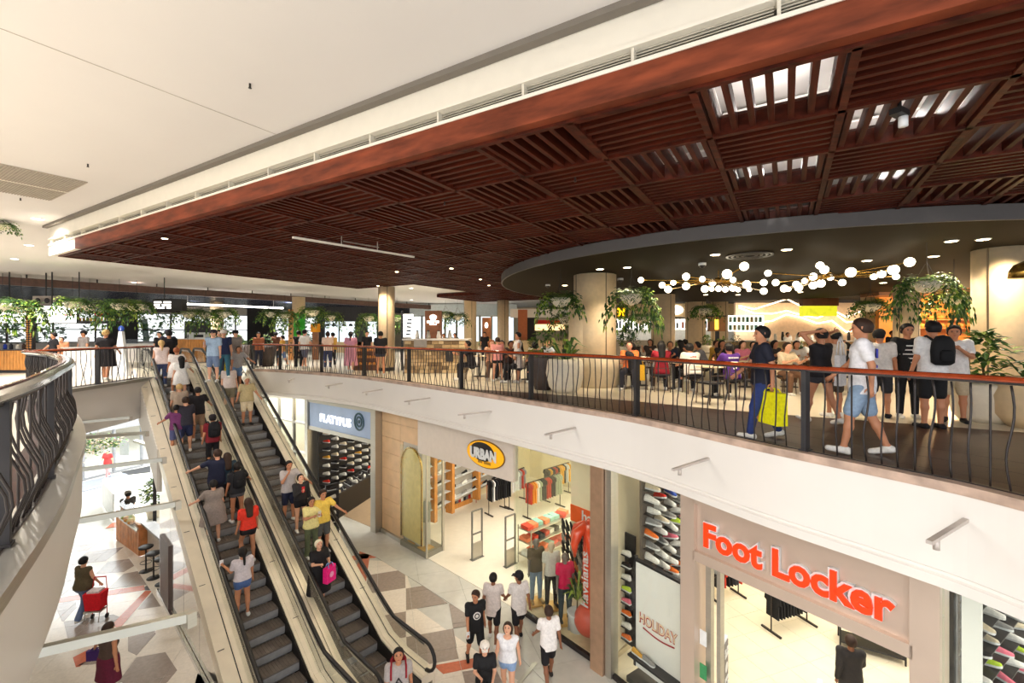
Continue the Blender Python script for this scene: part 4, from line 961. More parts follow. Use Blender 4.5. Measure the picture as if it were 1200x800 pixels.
for r_ in range(9):
    for k in range(11):
        p = P0+u_*(-0.2+0.16*k)+nr*0.14+V3(0, 0, -3.95-0.21*r_); sc_ = rnd.choice([0, 0, 1, 2, 2, 4] if r_ < 5 else [0, 3, 3, 5, 4, 6, 2]); o = bpy.data.objects.new('sandal', SM[sc_]); COL.objects.link(o)
        o.location = p; o.rotation_euler = (-1.25, 0, math.atan2(u_.y, u_.x)+rnd.uniform(-.2, .2)); o.scale = (1.5, 1.5, 1.2); tag(o, SNC[sc_]+' rubber sandal on the wall below the orange band, row %s down' % ORD[r_], 'sandal', 'sandals below the orange band')
# giant orange palm prop with lettering
u_, n_ = dirn(*seg(3)); pp = hit(FP[3]-n_*.5, FP[4]-n_*.5, 691)
T = thing('palm_prop', 'giant orange inflatable palm with white lettering on its trunk', 'display prop', V3(pp.x, pp.y, -5.86)); om = mat('glossy_orange_vinyl', (226, 74, 36), 0.3, coat=0.3)
MB().tube([pp+V3(0, 0, z) for z in (-5.5, -4.6, -3.9, -3.35)], 0.17, 14, rs=[.17, .17, .17, .15]).build('trunk', om, T)
MB().ball(pp+V3(0, 0, -5.47), 0.38, 18, 12, (1, 1, 1.0)).build('base_ball', mat('dull_orange_vinyl', (206, 84, 62), 0.4), T)
for k in range(6):
    an = k*PI/3+0.4; d_ = Vector((math.cos(an), math.sin(an), 0)); c_ = pp+V3(0, 0, -3.3)
    MB().tube([c_, c_+d_*.16+V3(0, 0, .10), c_+d_*.34+V3(0, 0, .0), c_+d_*.43+V3(0, 0, -.25), c_+d_*.42+V3(0, 0, -.55)], .1, 8, rs=[.08, .13, .13, .10, .03]).build('frond', om, T)
text_on(T, 'havaianas', pp+n_*0.175-u_*-0.09+V3(0, 0, -5.1), V3(0, 0, 1), 0.30, M['fl_white'], 0.004, 0.004, up=-u_, width=1.35)
# HOLIDAY board
p0 = wp(*seg(4), 745, 672, -0.5); bo = thing('poster_board', 'tall pale freestanding board lettered HOLIDAY with shoes on its ledge', 'display board', (p0.x, p0.y, -6))
ua, na = dirn(*seg(4)); A0 = hit(FP[4]-na*0.45, FP[5]-na*0.45, 745); A1_ = hit(FP[4]-na*0.45, FP[5]-na*0.45, 800); W_ = (A1_-A0).length
MB().beam(A0+V3(0, 0, -4.6), A1_+V3(0, 0, -4.6), 0.05, 2.3).build('board', M['shop_white'], bo)
for q_ in (A0, A1_): MB().box(q_+V3(0, 0, -4.55), (.05, .09, 2.4), math.atan2(ua.y, ua.x)).build('frame_side', M['blackpaint'], bo)
MB().beam(A0+V3(0, 0, -3.43), A1_+V3(0, 0, -3.43), 0.09, 0.05).build('frame_top', M['blackpaint'], bo)
MB().beam(A0+na*.14+V3(0, 0, -5.42), A1_+na*.14+V3(0, 0, -5.42), 0.26, 0.04).build('ledge', M['blackpaint'], bo)
MB().beam(A0+na*.1+V3(0, 0, -5.92), A1_+na*.1+V3(0, 0, -5.92), 0.4, 0.12).build('foot', mat('dark_foot', (70, 64, 58), 0.6), bo)
rd = mat('lettering_dark_red', (176, 40, 44), 0.5)
text_on(bo, 'HOLIDAY', A0+ua*W_*.10+na*.035+V3(0, 0, -4.72), ua, 0.30, rd, 0.004, 0.012, name='letter', per_letter=True, width=W_*.82); text_on(bo, 'HOLIDAY', A0+ua*W_*.10+na*.047+V3(0, 0, -4.70), ua, 0.30, mat('lettering_peach', (250, 222, 190), 0.5), 0.004, name='letter', per_letter=True, width=W_*.82)
MB().tube([A0+ua*W_*(0.2+.11*k)+na*.04+V3(0, 0, -4.80-0.05*math.sin(k/6*PI)) for k in range(7)], .014, 6).build('underline', rd, bo)
for k, c in enumerate(('tan', 'grey')): shoe(c, A0+ua*(0.18+.28*k)+na*.14+V3(0, 0, -5.395), math.atan2(ua.y, ua.x)-PI/2, None, ['tan sneaker on the ledge of the white HOLIDAY board', 'grey sneaker on the ledge of the white HOLIDAY board'][k], s=1.1)
# column of shoes left of the board
T = thing('shoe_rack', 'narrow dark upright with single shoes between steel pier and white board', 'rack', hit(FP[4]-na*.9, FP[5]-na*.9, 738))
p = hit(FP[4]-na*.9, FP[5]-na*.9, 738)
MB().box(p+V3(0, 0, -4.5), (.34, .05, 2.6), math.atan2(ua.y, ua.x)).build('back_board', M['blackpaint'], T)
for k in range(8): shoe(['orange', 'white', 'orange', 'pink', 'lime', 'white', 'black', 'white'][k], p+na*.14+V3(0, 0, -5.6+.28*k), math.atan2(ua.y, ua.x)+PI/2, 'shoes on the narrow upright', 'single sneaker on the narrow dark upright left of the white board', s=1.1); MB().box(p+na*.12+V3(0, 0, -5.61+.28*k), (.3, .2, .012), math.atan2(ua.y, ua.x)).build('shelf', M['blackpaint'], T)
# small card in the window floor
T = thing('price_card', 'small folded card standing on the plinth beside the white plant pot', 'card', wp(*seg(3), 671, 745, -.3)); p = hit(FP[3]-n_*.35, FP[4]-n_*.35, 670)
MB().box(p+V3(0, 0, -5.70), (.22, .02, .32), 0.4).build('card', col((150, 146, 140)), T); MB().box(p+V3(0, -.015, -5.70), (.12, .01, .16), 0.4).build('print', col((200, 80, 70)), T)
# ================================================================ COLUMNS
def column(px, d, r, top, label, joint=True, m=None, name='column'):
    c = V3((px-600)/F*d, d); T = thing(name, label, 'column', c)
    MB().lathe(c, [(r, 0.0), (r, top)], 40).build('shaft', m or M['column'], T)
    MB().lathe(c, [(r+0.015, 0.0), (r+0.015, 0.14)], 40).build('skirting', M['steel_dark'], T)
    if joint:
        for k in (0, 1, 2, 3):
            an = -PI/2+0.35+k*PI/2; p = c+V3(math.cos(an)*r, math.sin(an)*r); MB().box(p+V3(0, 0, top/2), (0.015, 0.03, top), an).build('joint_strip', M['column_joint'], T)
    return T, c
c696, cc = column(697, 13.4, 0.62, 3.25, 'fat cream mosaic column behind the railing, nearest of the columns left of centre')
MB().lathe(cc+V3(-0.20, 0.06, 0), [(0.56, 0), (0.56, 2.35), (0.52, 2.38)], 40).build('sleeve', M['column'], c696)
MB().lathe(cc, [(0.74, 0.0), (0.78, 0.1), (0.85, 0.55), (0.83, 0.8), (0.70, 0.84)], 40).build('seat_bowl', mat('beige_bowl', (206, 190, 160), 0.6), c696)
for px, d, r, top, lb in ((777, 19.9, 0.50, 3.25, 'cream column with vertical joint under the left globe lamps'), (815, 24.5, 0.52, 3.6, 'pale column behind and right of the one under the left globe lamps'), (843, 25.5, 0.45, 3.6, 'second pale column further back beside the hanging fern'),
    (1062, 16.4, 0.38, 3.25, 'cream column glowing orange behind the group of young men'), (1172, 9.3, 0.43, 3.25, 'tall cream mosaic column near the right edge'), (1022, 22, 0.45, 3.6, 'pale column partly hidden behind the hanging bowl planter'),
    (453, 19.0, 0.33, 3.5, 'slim peach column left of the juice kiosk'), (589.5, 26.5, 0.34, 3.5, 'slim peach column in the middle distance right of the juice kiosk'), (551, 33, 0.45, 4.2, 'square looking pale column far behind the juice kiosk')):
    column(px, d, r, top, lb)
T, c = column(350, 29, 0.38, 3.9, 'round column with its lower half wrapped in green', False)
MB().lathe(c, [(0.39, 0.4), (0.39, 2.85)], 30).build('green_wrap', col((60, 190, 60), 0.6), T)
column(254, 33, 0.42, 3.9, 'pale column behind the timber counter at the windows', False)
T = thing('lattice_post', 'square post with honeycomb pattern beside the left counter', 'post', atd(36, 420, 18)); p = atd(36, 392, 18); p.z = 0
MB().box(p+V3(0, 0, 1.35), (.2, .2, 2.7), 0.3).build('shaft', M['blackpaint'], T)
for k in range(22):
    for q in range(2): MB().lathe(p+rotz(0.3) @ V3(-.05+.1*q, -.105, .6+.09*k), [(.0, 0), (.04, .03), (.04, .05), (0, .08)], 6, cap=False).build('honeycomb_cell', M['oak'], T) if k % 2 == q % 2 or True else None
T = thing('lattice_post', 'square honeycomb post left of the green wrapped column', 'post', atd(341, 420, 27)); p = atd(341, 392, 27); p.z = 0
MB().box(p+V3(0, 0, 1.5), (.25, .25, 3.0), 0.3).build('shaft', M['oak'], T)
b = MB()
for k in range(20): b.box(p+V3(-.06+.12*(k % 2), -.13, .3+.14*k), (.09, .03, .07))
b.build('dark_inlay', M['blackpaint'], T, kind='stuff')

# ================================================================ PLANTS
def leaf(mb, base, tip, w_, up=Vector((0, 0, 1)), curl=0.0):
    d = tip-base; s_ = d.cross(up)
    if s_.length < 1e-4: s_ = Vector((1, 0, 0))
    s_.normalize(); m1 = base.lerp(tip, .35)+s_*w_-up*curl*.3; m2 = base.lerp(tip, .35)-s_*w_-up*curl*.3; c1 = base.lerp(tip, .4)+up*w_*0.35
    mb.add([base, m1, tip-up*curl, m2, c1], [(0, 1, 4), (1, 2, 4), (2, 3, 4), (3, 0, 4)])
def fern_mesh(seed, n=46, L=0.55, droop=0.7, lw=0.020):
    r = random.Random(seed); mb = MB()
    for k in range(n):
        an = r.uniform(0, 2*PI); l_ = L*r.uniform(.6, 1.15); el = r.uniform(-.1, 1.0); P = []
        for i in range(7):
            t = i/6; P.append(Vector((math.cos(an)*l_*t*(1-.25*t)+math.cos(an)*.12, math.sin(an)*l_*t*(1-.25*t)+math.sin(an)*.12, .05+l_*(el*t*(1-t)*1.2-droop*t*t*r.uniform(.7, 1.2)))))
        mb.cur = r.choice([0, 0, 1, 2])
        for i in range(1, 7):
            d = (P[i]-P[i-1]); s_ = d.cross(Vector((0, 0, 1)))
            if s_.length > 1e-5: s_.normalize()
            ll = .085*(1.15-i/7)
            for sg_ in (-1, 1): leaf(mb, P[i], P[i]+s_*sg_*ll+d*.45-V3(0, 0, .02), lw)
    return mb.mesh('foliage', [M['leaf'], M['leaf_dark'], M['leaf_yellowish']])
FERN = [fern_mesh(1, 90), fern_mesh(2, 110, .58, 1.0), fern_mesh(5, 90, .5, .6)]
BOWL = MB().lathe((0, 0, 0), [(0.02, -.26), (.16, -.22), (.27, -.10), (.31, 0.02), (.28, .02), (.25, -.02)], 20).mesh('bowl', [M['pot']])
CABLE = {}
nplant = 0
def planter(px, py, d, s, top, label, k=0, trail=True, group=None):
    p = atd(px, py, d); T = thing('hanging_planter', label, 'hanging plant', p, group=group)
    inst(BOWL, 'bowl', T, (0, 0, 0), 0, s)
    inst(FERN[k % 3], 'foliage', T, (0, 0, 0), k*1.3, s*1.35)['kind'] = 'stuff'
    mb = MB(); h = top-p.z
    for q in range(3): an = q*2*PI/3; mb.beam((.28*s*math.cos(an), .28*s*math.sin(an), 0), (0, 0, min(h, .5*s)), .008, .008)
    mb.beam((0, 0, min(h, .5*s)), (0, 0, h), .01, .01); mb.build('cable', M['black'], T, local=True)
    return T
planter(3, 264, 11.0, 0.45, CZ, 'small lit plant cluster hanging at the left picture edge below the white vent', 2)
planter(657, 350, 12.0, 0.9, 3.25, 'white bowl planter of ferns hanging at the left side of the fat column', 0)
planter(664, 372, 14.5, 0.9, 3.25, 'lower fern planter hanging behind at the left side of the fat column', 1)
planter(740, 346, 11.2, 0.95, 3.25, 'brightly lit fern planter hanging right of the fat column', 1)
planter(752, 372, 13.5, 0.8, 3.25, 'lower dark fern planter behind the brightly lit one', 2)
planter(826, 362, 17.0, 0.9, 3.25, 'fern planter hanging in front of the pale columns', 2)
planter(1086, 331, 8.6, 0.78, 3.25, 'large white bowl planter of lit ferns in front of the bakery', 1)
planter(1118, 348, 10.5, 0.8, 3.25, 'second white bowl planter close behind the large lit one', 0)
planter(1020, 357, 13.5, 0.85, 3.25, 'white bowl planter with trailing green left of the bakery', 2)
planter(1150, 352, 11.8, 0.8, 3.25, 'third bowl planter half hidden beside the right column', 1)
for k, (px, py, d, s, lb) in enumerate(((3, 356, 17, 1.0, 'dark fern cluster at the left picture edge'), (25, 358, 17.6, 1.0, 'fern cluster next to the left picture edge'), (85, 354, 18, .9, 'fern cluster left of the hanging red sign'), (105, 357, 18.6, .9, 'fern cluster above the hanging red sign'), (140, 356, 18.6, .9, 'fern cluster left of the dark menu screen'),
    (160, 357, 19.2, 1.0, 'lush fern cluster touching the dark menu screen'), (222, 366, 23, 1.0, 'fern cluster right of the dark menu screen'), (241, 367, 23.6, 1.0, 'middle fern cluster before the pale window column'), (262, 366, 24, 1.0, 'fern cluster right of the pale window column'),
    (318, 366, 26, 1.0, 'fern cluster left of the green wrapped column'), (334, 368, 26, .9, 'fern cluster just left of the honeycomb post'), (366, 364, 26, 1.1, 'fern cluster right of the green wrapped column'), (386, 370, 27, 1.1, 'trailing fern cluster over the orange poster'),
    (432, 371, 28, 1.0, 'fern cluster left of the slim peach column'), (522, 368, 30, 1.0, 'fern cluster over the juice kiosk'), (536, 370, 30, 1.0, 'fern cluster at the right of the juice kiosk'), (465, 372, 28, .8, 'fern cluster behind the slim peach column'))):
    planter(px, py, d, s*1.15, 3.8, 'hanging '+lb, k, group='fern clusters hanging under the far pergola')
def spiky(seed, n=22, L=.7, w_=.05, up=.6):
    r = random.Random(seed); mb = MB()
    for k in range(n):
        an = r.uniform(0, 2*PI); e = r.uniform(.25, 1.1)*up; l_ = L*r.uniform(.6, 1); h = Vector((math.cos(an), math.sin(an), 0)); mb.cur = r.choice([0, 1, 0, 2])
        a_, b_, c_ = h*.03, h*l_*.5+V3(0, 0, l_*e*1.2), h*l_+V3(0, 0, l_*e*.9); s_ = h.cross(Vector((0, 0, 1)))
        mb.add([a_-s_*w_*.3, a_+s_*w_*.3, b_+s_*w_, b_-s_*w_, c_], [(0, 1, 2, 3), (3, 2, 4)])
    return mb.mesh('foliage', [M['leaf'], M['leaf_dark'], M['leaf_yellowish']])
def broad(seed, n=90, R=.42, H=.9, ll=.2, w_=.05):
    r = random.Random(seed); mb = MB()
    for k in range(n):
        an = r.uniform(0, 2*PI); z = r.uniform(.1, H); rr = R*math.sin(PI*min(.98, z/H*.85+.12))*r.uniform(.3, 1); b_ = Vector((math.cos(an)*rr, math.sin(an)*rr, z)); mb.cur = r.choice([0, 0, 2, 1])
        leaf(mb, b_, b_+Vector((math.cos(an)*ll, math.sin(an)*ll, r.uniform(-.12, .12))), w_, curl=.03)
    return mb.mesh('foliage', [M['leaf'], M['leaf_dark'], M['leaf_yellowish']])
SPIKY = [spiky(1), spiky(2, 30, .6, .04, 1.0)]; BROAD = [broad(1, 230, .42, .95, .19, .045), broad(2, 70, .35, .8, .16, .04)]
def pot_plant(px, py, label, prof, me, m_, s=1.0, z=0.0, stem=0.0, base=None):
    p = base if base is not None else at(px, py, z); T = thing('potted_plant', label, 'potted plant', p); h = max(q[1] for q in prof)
    MB().lathe(p, prof, 26).build('pot', m_, T); MB().lathe(p, [(0.02, h-.06), (prof[-1][0]*.9, h-.05)], 20).build('soil', M['soil'], T)
    inst(me, 'foliage', T, (0, 0, h-.05+stem), px*.1, s)['kind'] = 'stuff'
    if stem or True: MB().tube([p+V3(0, 0, h-.08), p+V3(.02, 0, h+.12*s+stem), p+V3(0.0, .02, h+.4*s+stem)], .018, 6).build('stem', M['stem'], T)
    return T
WP = [(.22, 0), (.34, .12), (.40, .35), (.38, .55), (.36, .6)]
pot_plant(1150, 497, 'glossy green bush in a white woven pot beside the right column', [(.30, 0), (.40, .12), (.47, .42), (.46, .62), (.43, .66)], BROAD[0], M['pot'], 1.0, base=at(1152, 493, 0))
pot_plant(1205, 500, 'round beige pot cut by the right picture edge', [(.22, 0), (.38, .2), (.42, .5), (.30, .78), (.24, .82)], SPIKY[0], mat('beige_pot', (216, 192, 152), 0.6), .7, base=V3(8.35, 7.35))
pot_plant(668, 452, 'large leafed plant in a pale rounded pot against the fat column', [(.30, 0), (.42, .15), (.50, .5), (.46, .82), (.42, .86)], SPIKY[0], M['pot'], 1.2, base=at(662, 459, 0))
pot_plant(646, 450, 'broad leafed plant in a dark ribbed pot left of the pale rounded pot', [(.22, 0), (.30, .3), (.42, .85), (.40, .9)], BROAD[1], M['pot_dark'], 1.0, base=at(636, 456, 0))
for k, (px, d, z0, s, lb) in enumerate(((527, 26, .9, .8, 'small green plant on the far juice counter'), (705, 17, .9, .7, 'upright spiky plant right of the fat column'), (733, 19, 1.0, 1.1, 'tall banana leafed plant between the two columns'), (744, 19, 1.0, .8, 'lower spiky plant between the two columns'), (790, 20, .95, .8, 'small plant on a divider under the globe lamps'),
    (845, 19, 1.0, .9, 'grassy plant by the pale column'), (828, 21, 1.0, .7, 'small plant on the divider beside the pale columns'), (862, 17, 1.1, .7, 'green plant behind the seated boy in purple'), (897, 15.5, .8, 1.1, 'spiky dark plant behind the walking man in navy'), (937, 19, .9, .7, 'small plant on the counter of the lit shop'),
    (625, 21, .9, .7, 'low fern behind the seated diners left of the fat column'), (608, 24, .9, .8, 'leafy planter at the back left of the fat column'), (565, 26, .8, .9, 'leafy planter in front of the slim peach column'), (578, 25, .8, 1.0, 'yellow green planter beside the slim peach column'), (278, 24, .75, 1.0, 'bushy plant in the dark planter right of the timber counter'), (297, 23, .8, .9, 'bushy plant behind the far railing end'))):
    p = atd(px, 392, d); T = thing('potted_plant', lb, 'potted plant', (p.x, p.y, 0))
    MB().lathe((p.x, p.y, 0), [(.16, 0), (.22, z0*.9), (.24, z0), (.2, z0)], 14).build('pot', M['pot_dark'] if k % 2 else M['pot'], T)
    inst((SPIKY+BROAD)[k % 4], 'foliage', T, (0, 0, z0-.04), k, s*.8)['kind'] = 'stuff'
for (px, py, lb) in ((281, 432, 'dark ribbed barrel planter beside the far railing left end'), (312, 433, 'dark ribbed barrel planter behind the first railing posts')):
    p = at(px, py-4, 0); T = thing('planter_barrel', lb, 'planter', p); mb = MB(); mb.lathe(p, [(.28, 0), (.40, .5), (.44, 1.0), (.40, 1.0)], 24)
    mb.build('barrel', M['pot_dark'], T); b = MB()
    for k in range(24): an = 2*PI*k/24; b.beam(p+V3(.29*math.cos(an), .29*math.sin(an), .02), p+V3(.45*math.cos(an), .45*math.sin(an), .98), .02, .02)
    b.build('rib', M['pot_dark'], T, kind='stuff'); inst(BROAD[1], 'foliage', T, (0, 0, .95), 0, .7)['kind'] = 'stuff'
# potted palm in the mannequin window
u_, n_ = dirn(*seg(3)); pp_ = hit(FP[3]-n_*.42, FP[4]-n_*.42, 676)
pot_plant(683, 0, 'spiky palm in a white pot beside the orange palm prop', [(.17, 0), (.23, .42), (.25, .46), (.22, .46)], SPIKY[1], M['fl_white'], .9, base=V3(pp_.x, pp_.y, -5.86), stem=.35)

# ================================================================ LAMPS
def downlight(px, py, z, label, power, cool=False, r=0.07, ang=120, group=None, light=True, m=None):
    p = at(px, py, z) if not isinstance(px, Vector) else px; T = thing('downlight', label, 'downlight', p, group=group)
    MB().lathe(p, [(r*1.25, -.012), (r*1.25, 0.0)], 20).build('trim_ring', M['fl_white'], T); MB().lathe(p, [(r, -.016), (r, -.012)], 20).build('lens', M['lamp_cool' if cool else 'lamp'], T)
    if light: spot('lamp', p+V3(0, 0, -.05), power, (1, .96, .92) if cool else (1, .82, .58), ang, .8, .09)
for k, (px, py, pw, w_) in enumerate(((735, 313, 200, 'above the lit fern planter'), (662, 334, 90, 'above the left fern planters'), (838, 298, 110, 'left of the air vent'), (922, 292, 110, 'above the first globes'), (1115, 282, 120, 'nearest the right column'), (1094, 300, 150, 'above the big bowl planter'),
    (703, 315, 0, 'unlit, above the fat column'), (1016, 305, 0, 'unlit, above the right globes'), (986, 331, 110, 'beyond the right globes'), (1035, 331, 110, 'beyond the big bowl planter'), (938, 342, 100, 'above the wavy lit shop'), (1152, 280, 0, 'unlit oval beside the right column'), (827, 345, 100, 'deep in the round ceiling at the left'), (865, 345, 100, 'deep in the round ceiling in the middle'))):
    downlight(px, py, 3.25, 'small round downlight in the olive ceiling '+w_, pw, light=pw > 0, r=.09)
for k, (x, y) in enumerate(((9.5, 8.6), (12, 10.5), (12.5, 14), (6.2, 9.6), (4.0, 11.0))): spot('lamp', (x, y, 3.2), 130, (1, .82, .58), 130, .8, .09)  # added spots with no fitting, lighting the area under the round ceiling
for k, (px, py, w_) in enumerate(((193, 279, 'left end'), (443, 334.5, 'far left part'), (529, 314, 'centre'), (563, 327, 'right of centre'), (465, 318, 'beside the track lamp'), (637, 300, 'next to the round ceiling'), (573, 334, 'far centre'))):
    downlight(px, py, 3.47, 'small spot lamp in the timber lattice, '+w_, 160, r=.05, ang=140)
for k, (px, py, w_) in enumerate(((44, 256, 'nearest of the pair left of the timber ceiling'), (34, 287, 'left of the bulkhead corner'), (17, 303, 'farthest left'))):
    downlight(px, py, CZ-.001, 'round downlight in the white ceiling, '+w_, 420, cool=True, r=.10, ang=150)
for (x, y) in ((-17, 14), (-20, 24), (-12, 22), (-6, 27), (-16, 33), (-8, 36), (-26, 22), (-22, 31)): downlight(V3(x, y, CZ-.001), 0, 0, 'added unseen downlight over the far pergola', 850, cool=True, r=.1, ang=150, group='added downlights hidden over the far pergola')  # out-of-sight downlights added to brighten the far floor and ceiling
for (x, y) in ((-3, 22), (-1, 28), (5, 27), (11, 27), (17, 24), (20, 17), (1.5, 17), (16, 12)): spot('lamp', (x, y, 3.15), 260, (1, .86, .66), 150, .8, .12)  # more spots without fittings, added to brighten the food court
for (i, j) in ((15, 0), (14, 1), (13, 0), (16, 1), (15, 2), (17, 0), (17, 2), (14, 3), (16, 3), (18, 1), (18, 3), (15, 4)):
    p = ab(a0+(i+.5)*MA, b0+(j+.5)*MBm, 3.86); point('plenum_fill', p, 12, (1, .95, .88), .05)  # point lights added above the slats to brighten the white boards
# track lamp on the timber ceiling, twin vents, sprinklers
T = thing('track_lamp', 'long thin white track lamp hung under the timber ceiling', 'lamp', at(410, 288, 3.3)); a, b = at(343, 278, 3.3), at(485, 301, 3.3)
MB().beam(a, b, .05, .035).build('track', M['fascia'], T)
for t in (.35, .65): MB().beam(a.lerp(b, t), a.lerp(b, t)+V3(0, 0, .2), .015, .015).build('hanger', M['steel'], T)
MB().beam(a.lerp(b, .35)+V3(0, .1, .1), a.lerp(b, .65)+V3(0, .1, .1), .02, .02).build('feed_bar', M['steel'], T)
T = thing('air_vent', 'large grey ventilation grille in the white ceiling at the left edge', 'air vent', at(30, 213, CZ)); q = [at(-60, 213, CZ), at(0, 192, CZ), at(103, 213, CZ), at(60, 234, CZ), at(-60, 250, CZ)]
va, vb = at(5, 192, CZ), at(103, 213, CZ); vc = at(60, 234, CZ); e1 = (vb-va); e2 = (vc-vb)
MB().prism([tuple(p)[:2] for p in (va-e1*1.0, vb, vc, vc-e1*2.0)], CZ-.02, CZ-.004).build('grille_plate', mat('vent_grey', (172, 162, 148), 0.6, var=0.05), T)
b = MB()
for k in range(26): b.beam(va.lerp(vb, k/26)-V3(0, 0, .025), va.lerp(vb, k/26)+e2-V3(0, 0, .025), .012, .01)
b.build('louvre', mat('vent_louvre', (150, 142, 130), 0.6), T, kind='stuff'); MB().beam((va+vb)/2*0+va+e2*.5-V3(0, 0, .03), vb+e2*.5-V3(0, 0, .03), .02, .012).build('divider', M['fascia'], T)
for (px, py, z, w_) in ((293, 98, CZ, 'in the white ceiling right of the joint line'), (103, 192, CZ, 'in the white ceiling above the vent'), (24, 232, CZ, 'in the white ceiling below the vent'), (521, 236, 3.5, 'under the timber lattice, left'), (674, 208, 3.5, 'under the timber lattice, middle')):
    p = at(px, py, z); T = thing('sprinkler', 'tiny sprinkler head '+w_, 'sprinkler', p); MB().cyl(p+V3(0, 0, -.05), .012, .05, 8).build('stem', M['steel_dark'], T); MB().cyl(p+V3(0, 0, -.052), .018, .005, 10).build('deflector', M['steel_dark'], T)
for (px, py, w_) in ((642, 333, 'left of the fat column'), (727, 326, 'right of the fat column'), (823, 308, 'left of the globe lamps')):
    p = at(px, py, 3.25); T = thing('security_camera', 'white dome camera on the olive ceiling '+w_, 'camera', p); MB().lathe(p, [(.09, -.06), (.09, 0)], 18).build('base', M['fl_white'], T); MB().ball(p+V3(0, 0, -.06), .075, 14, 8).build('dome', M['esc_dark'], T)
T = thing('air_vent', 'round black slotted air vent in the olive ceiling', 'air vent', at(878, 299, 3.25)); p = at(878, 299, 3.24)
for r0 in (.12, .22, .32, .42): 
    b = MB(); K = 28; b.add([p+V3(math.cos(2*PI*k/K)*r, math.sin(2*PI*k/K)*r, z) for k in range(K) for r, z in ((r0, 0), (r0+.05, 0), (r0+.05, -.02), (r0, -.02))], [(k*4+q, k*4+(q+1) % 4, ((k+1) % K)*4+(q+1) % 4, ((k+1) % K)*4+q) for k in range(K) for q in range(4)]); b.build('ring', M['black'], T)
# projector like black fitting in the lattice at the right
T = thing('spotlight', 'small black spotlight fitting hanging in the lattice opening at the right', 'spotlight', at(1054, 128, 3.45)); p = at(1054, 128, 3.45)
MB().beam(p, p+V3(0, 0, .12), .02, .02).build('stem', M['black'], T); MB().box(p+V3(0, 0, -.03), (.16, .09, .05), .5).build('bracket', M['black'], T); MB().cyl(p+V3(.05, .02, -.14), .035, .1, 10).build('lamp_head', M['fl_white'], T)

# globe chandeliers
GL = [(751, 328), (776, 334), (783, 339), (789, 331), (804, 324), (804, 335), (823, 327), (835, 331), (826, 338.5), (834, 338.5), (842, 338.2), (852, 321), (859, 328), (850, 339), (859, 337), (865, 339.4), (872, 312), (875, 333), (878, 339), (895, 331), (895, 341)]
GR = [(900, 320), (909, 331), (919, 338), (924, 338.6), (933, 333), (936, 337), (943, 329), (953, 324), (953, 334), (961, 311), (966, 316), (962, 332), (973, 325), (987, 331), (997, 319), (1024, 324), (1033, 321), (1047, 316), (1050, 324), (1066, 307)]
def chandelier(px_list, hub, label, cz=2.95):
    h = at(hub[0], hub[1], cz); T = thing('globe_chandelier', label, 'chandelier', h)
    MB().cyl(h+V3(0, 0, -.04), .09, .12, 16).cyl(h, .012, 3.25-cz, 8).build('hub', M['brass'], T)
    for k, (x, y) in enumerate(px_list):
        p = at(x, y, cz); r = (.075, .09, .11)[k % 3]
        MB().ball(p, r, 16, 10).build('globe', M['globe'], T)
        d = (p-h); MB().tube([h, h+d*.98], .012, 6).build('arm', M['brass'], T)
        if d.length > 1.4: q = h+Vector((-d.y, d.x, 0))*.12; MB().tube([q, h+d*.6], .007, 5).build('brace', M['brass'], T)
chandelier(GL, (842, 329), 'sprawling brass chandelier with white globes under the left of the round ceiling')
chandelier(GR, (968, 324), 'sprawling brass chandelier with white globes under the right of the round ceiling')
MB()
# brass dome pendant at the right edge
p = atd(1204, 325, 5.2); T = thing('pendant_lamp', 'brass dome pendant cut by the right picture edge', 'lamp', p); MB().lathe(p, [(.16, 0), (.15, .08), (.11, .15), (.03, .19)], 24).build('shade', M['brass'], T); MB().cyl(p+V3(0, 0, .19), .006, 3.3-p.z-.19, 6).build('cord', M['black'], T)

# ================================================================ FAR PERGOLA
a, b = at(-30, 321, 3.9), at(462, 356, 3.9); b2 = at(575, 362, 3.6)
PG = thing('pergola', 'long dark timber pergola frame hanging from the ceiling on the far left', 'pergola', (a.x, a.y, 0))
a0_ = at(-60, 323, 3.75); d_ = V3(0.62, 0.785); Lp = 34.0; a_ = V3(-24.5, 18.2)
end = a_+d_*Lp
dk_ = mat('pergola_timber', (96, 70, 60), 0.5, var=0.2)
MB().beam(a_+V3(0, 0, 3.92), end+V3(0, 0, 3.92), .2, .36).build('front_beam', dk_, PG)
nn = V3(-d_.y, d_.x)
blu = mat('blue_black_slat', (44, 50, 66), 0.25, var=0.2)
for k in range(18): 
    MB().beam(a_+nn*(.6+.75*k)+V3(0, 0, 3.85), end+nn*(.6+.75*k)+V3(0, 0, 3.85), .22, .06).build('slat', blu, PG)
for k in range(13): MB().beam(a_+d_*(Lp*k/12)+V3(0, 0, 3.95), a_+d_*(Lp*k/12)+nn*14+V3(0, 0, 3.95), .12, .16).build('cross_beam', dk_, PG)
for k in range(14): MB().cyl(a_+d_*(1+Lp*k/14)+V3(0, 0, 4.08), .03, CZ-4.08, 6).build('hanger_rod', M['black'], PG)
T = thing('strip_light', 'long white strip light under the dark far slats above the windows', 'lamp', atd(268, 359, 27)); sa, sb_ = atd(206, 355.5, 27), atd(332, 361, 30); MB().beam(sa, sb_, .16, .10).build('diffuser', M['lamp_cool'], T)
for t in (.1, .9): MB().beam(sa.lerp(sb_, t), Vector((*sa.lerp(sb_, t).xy, 3.82)), .02, .02).build('hanger', M['steel'], T)
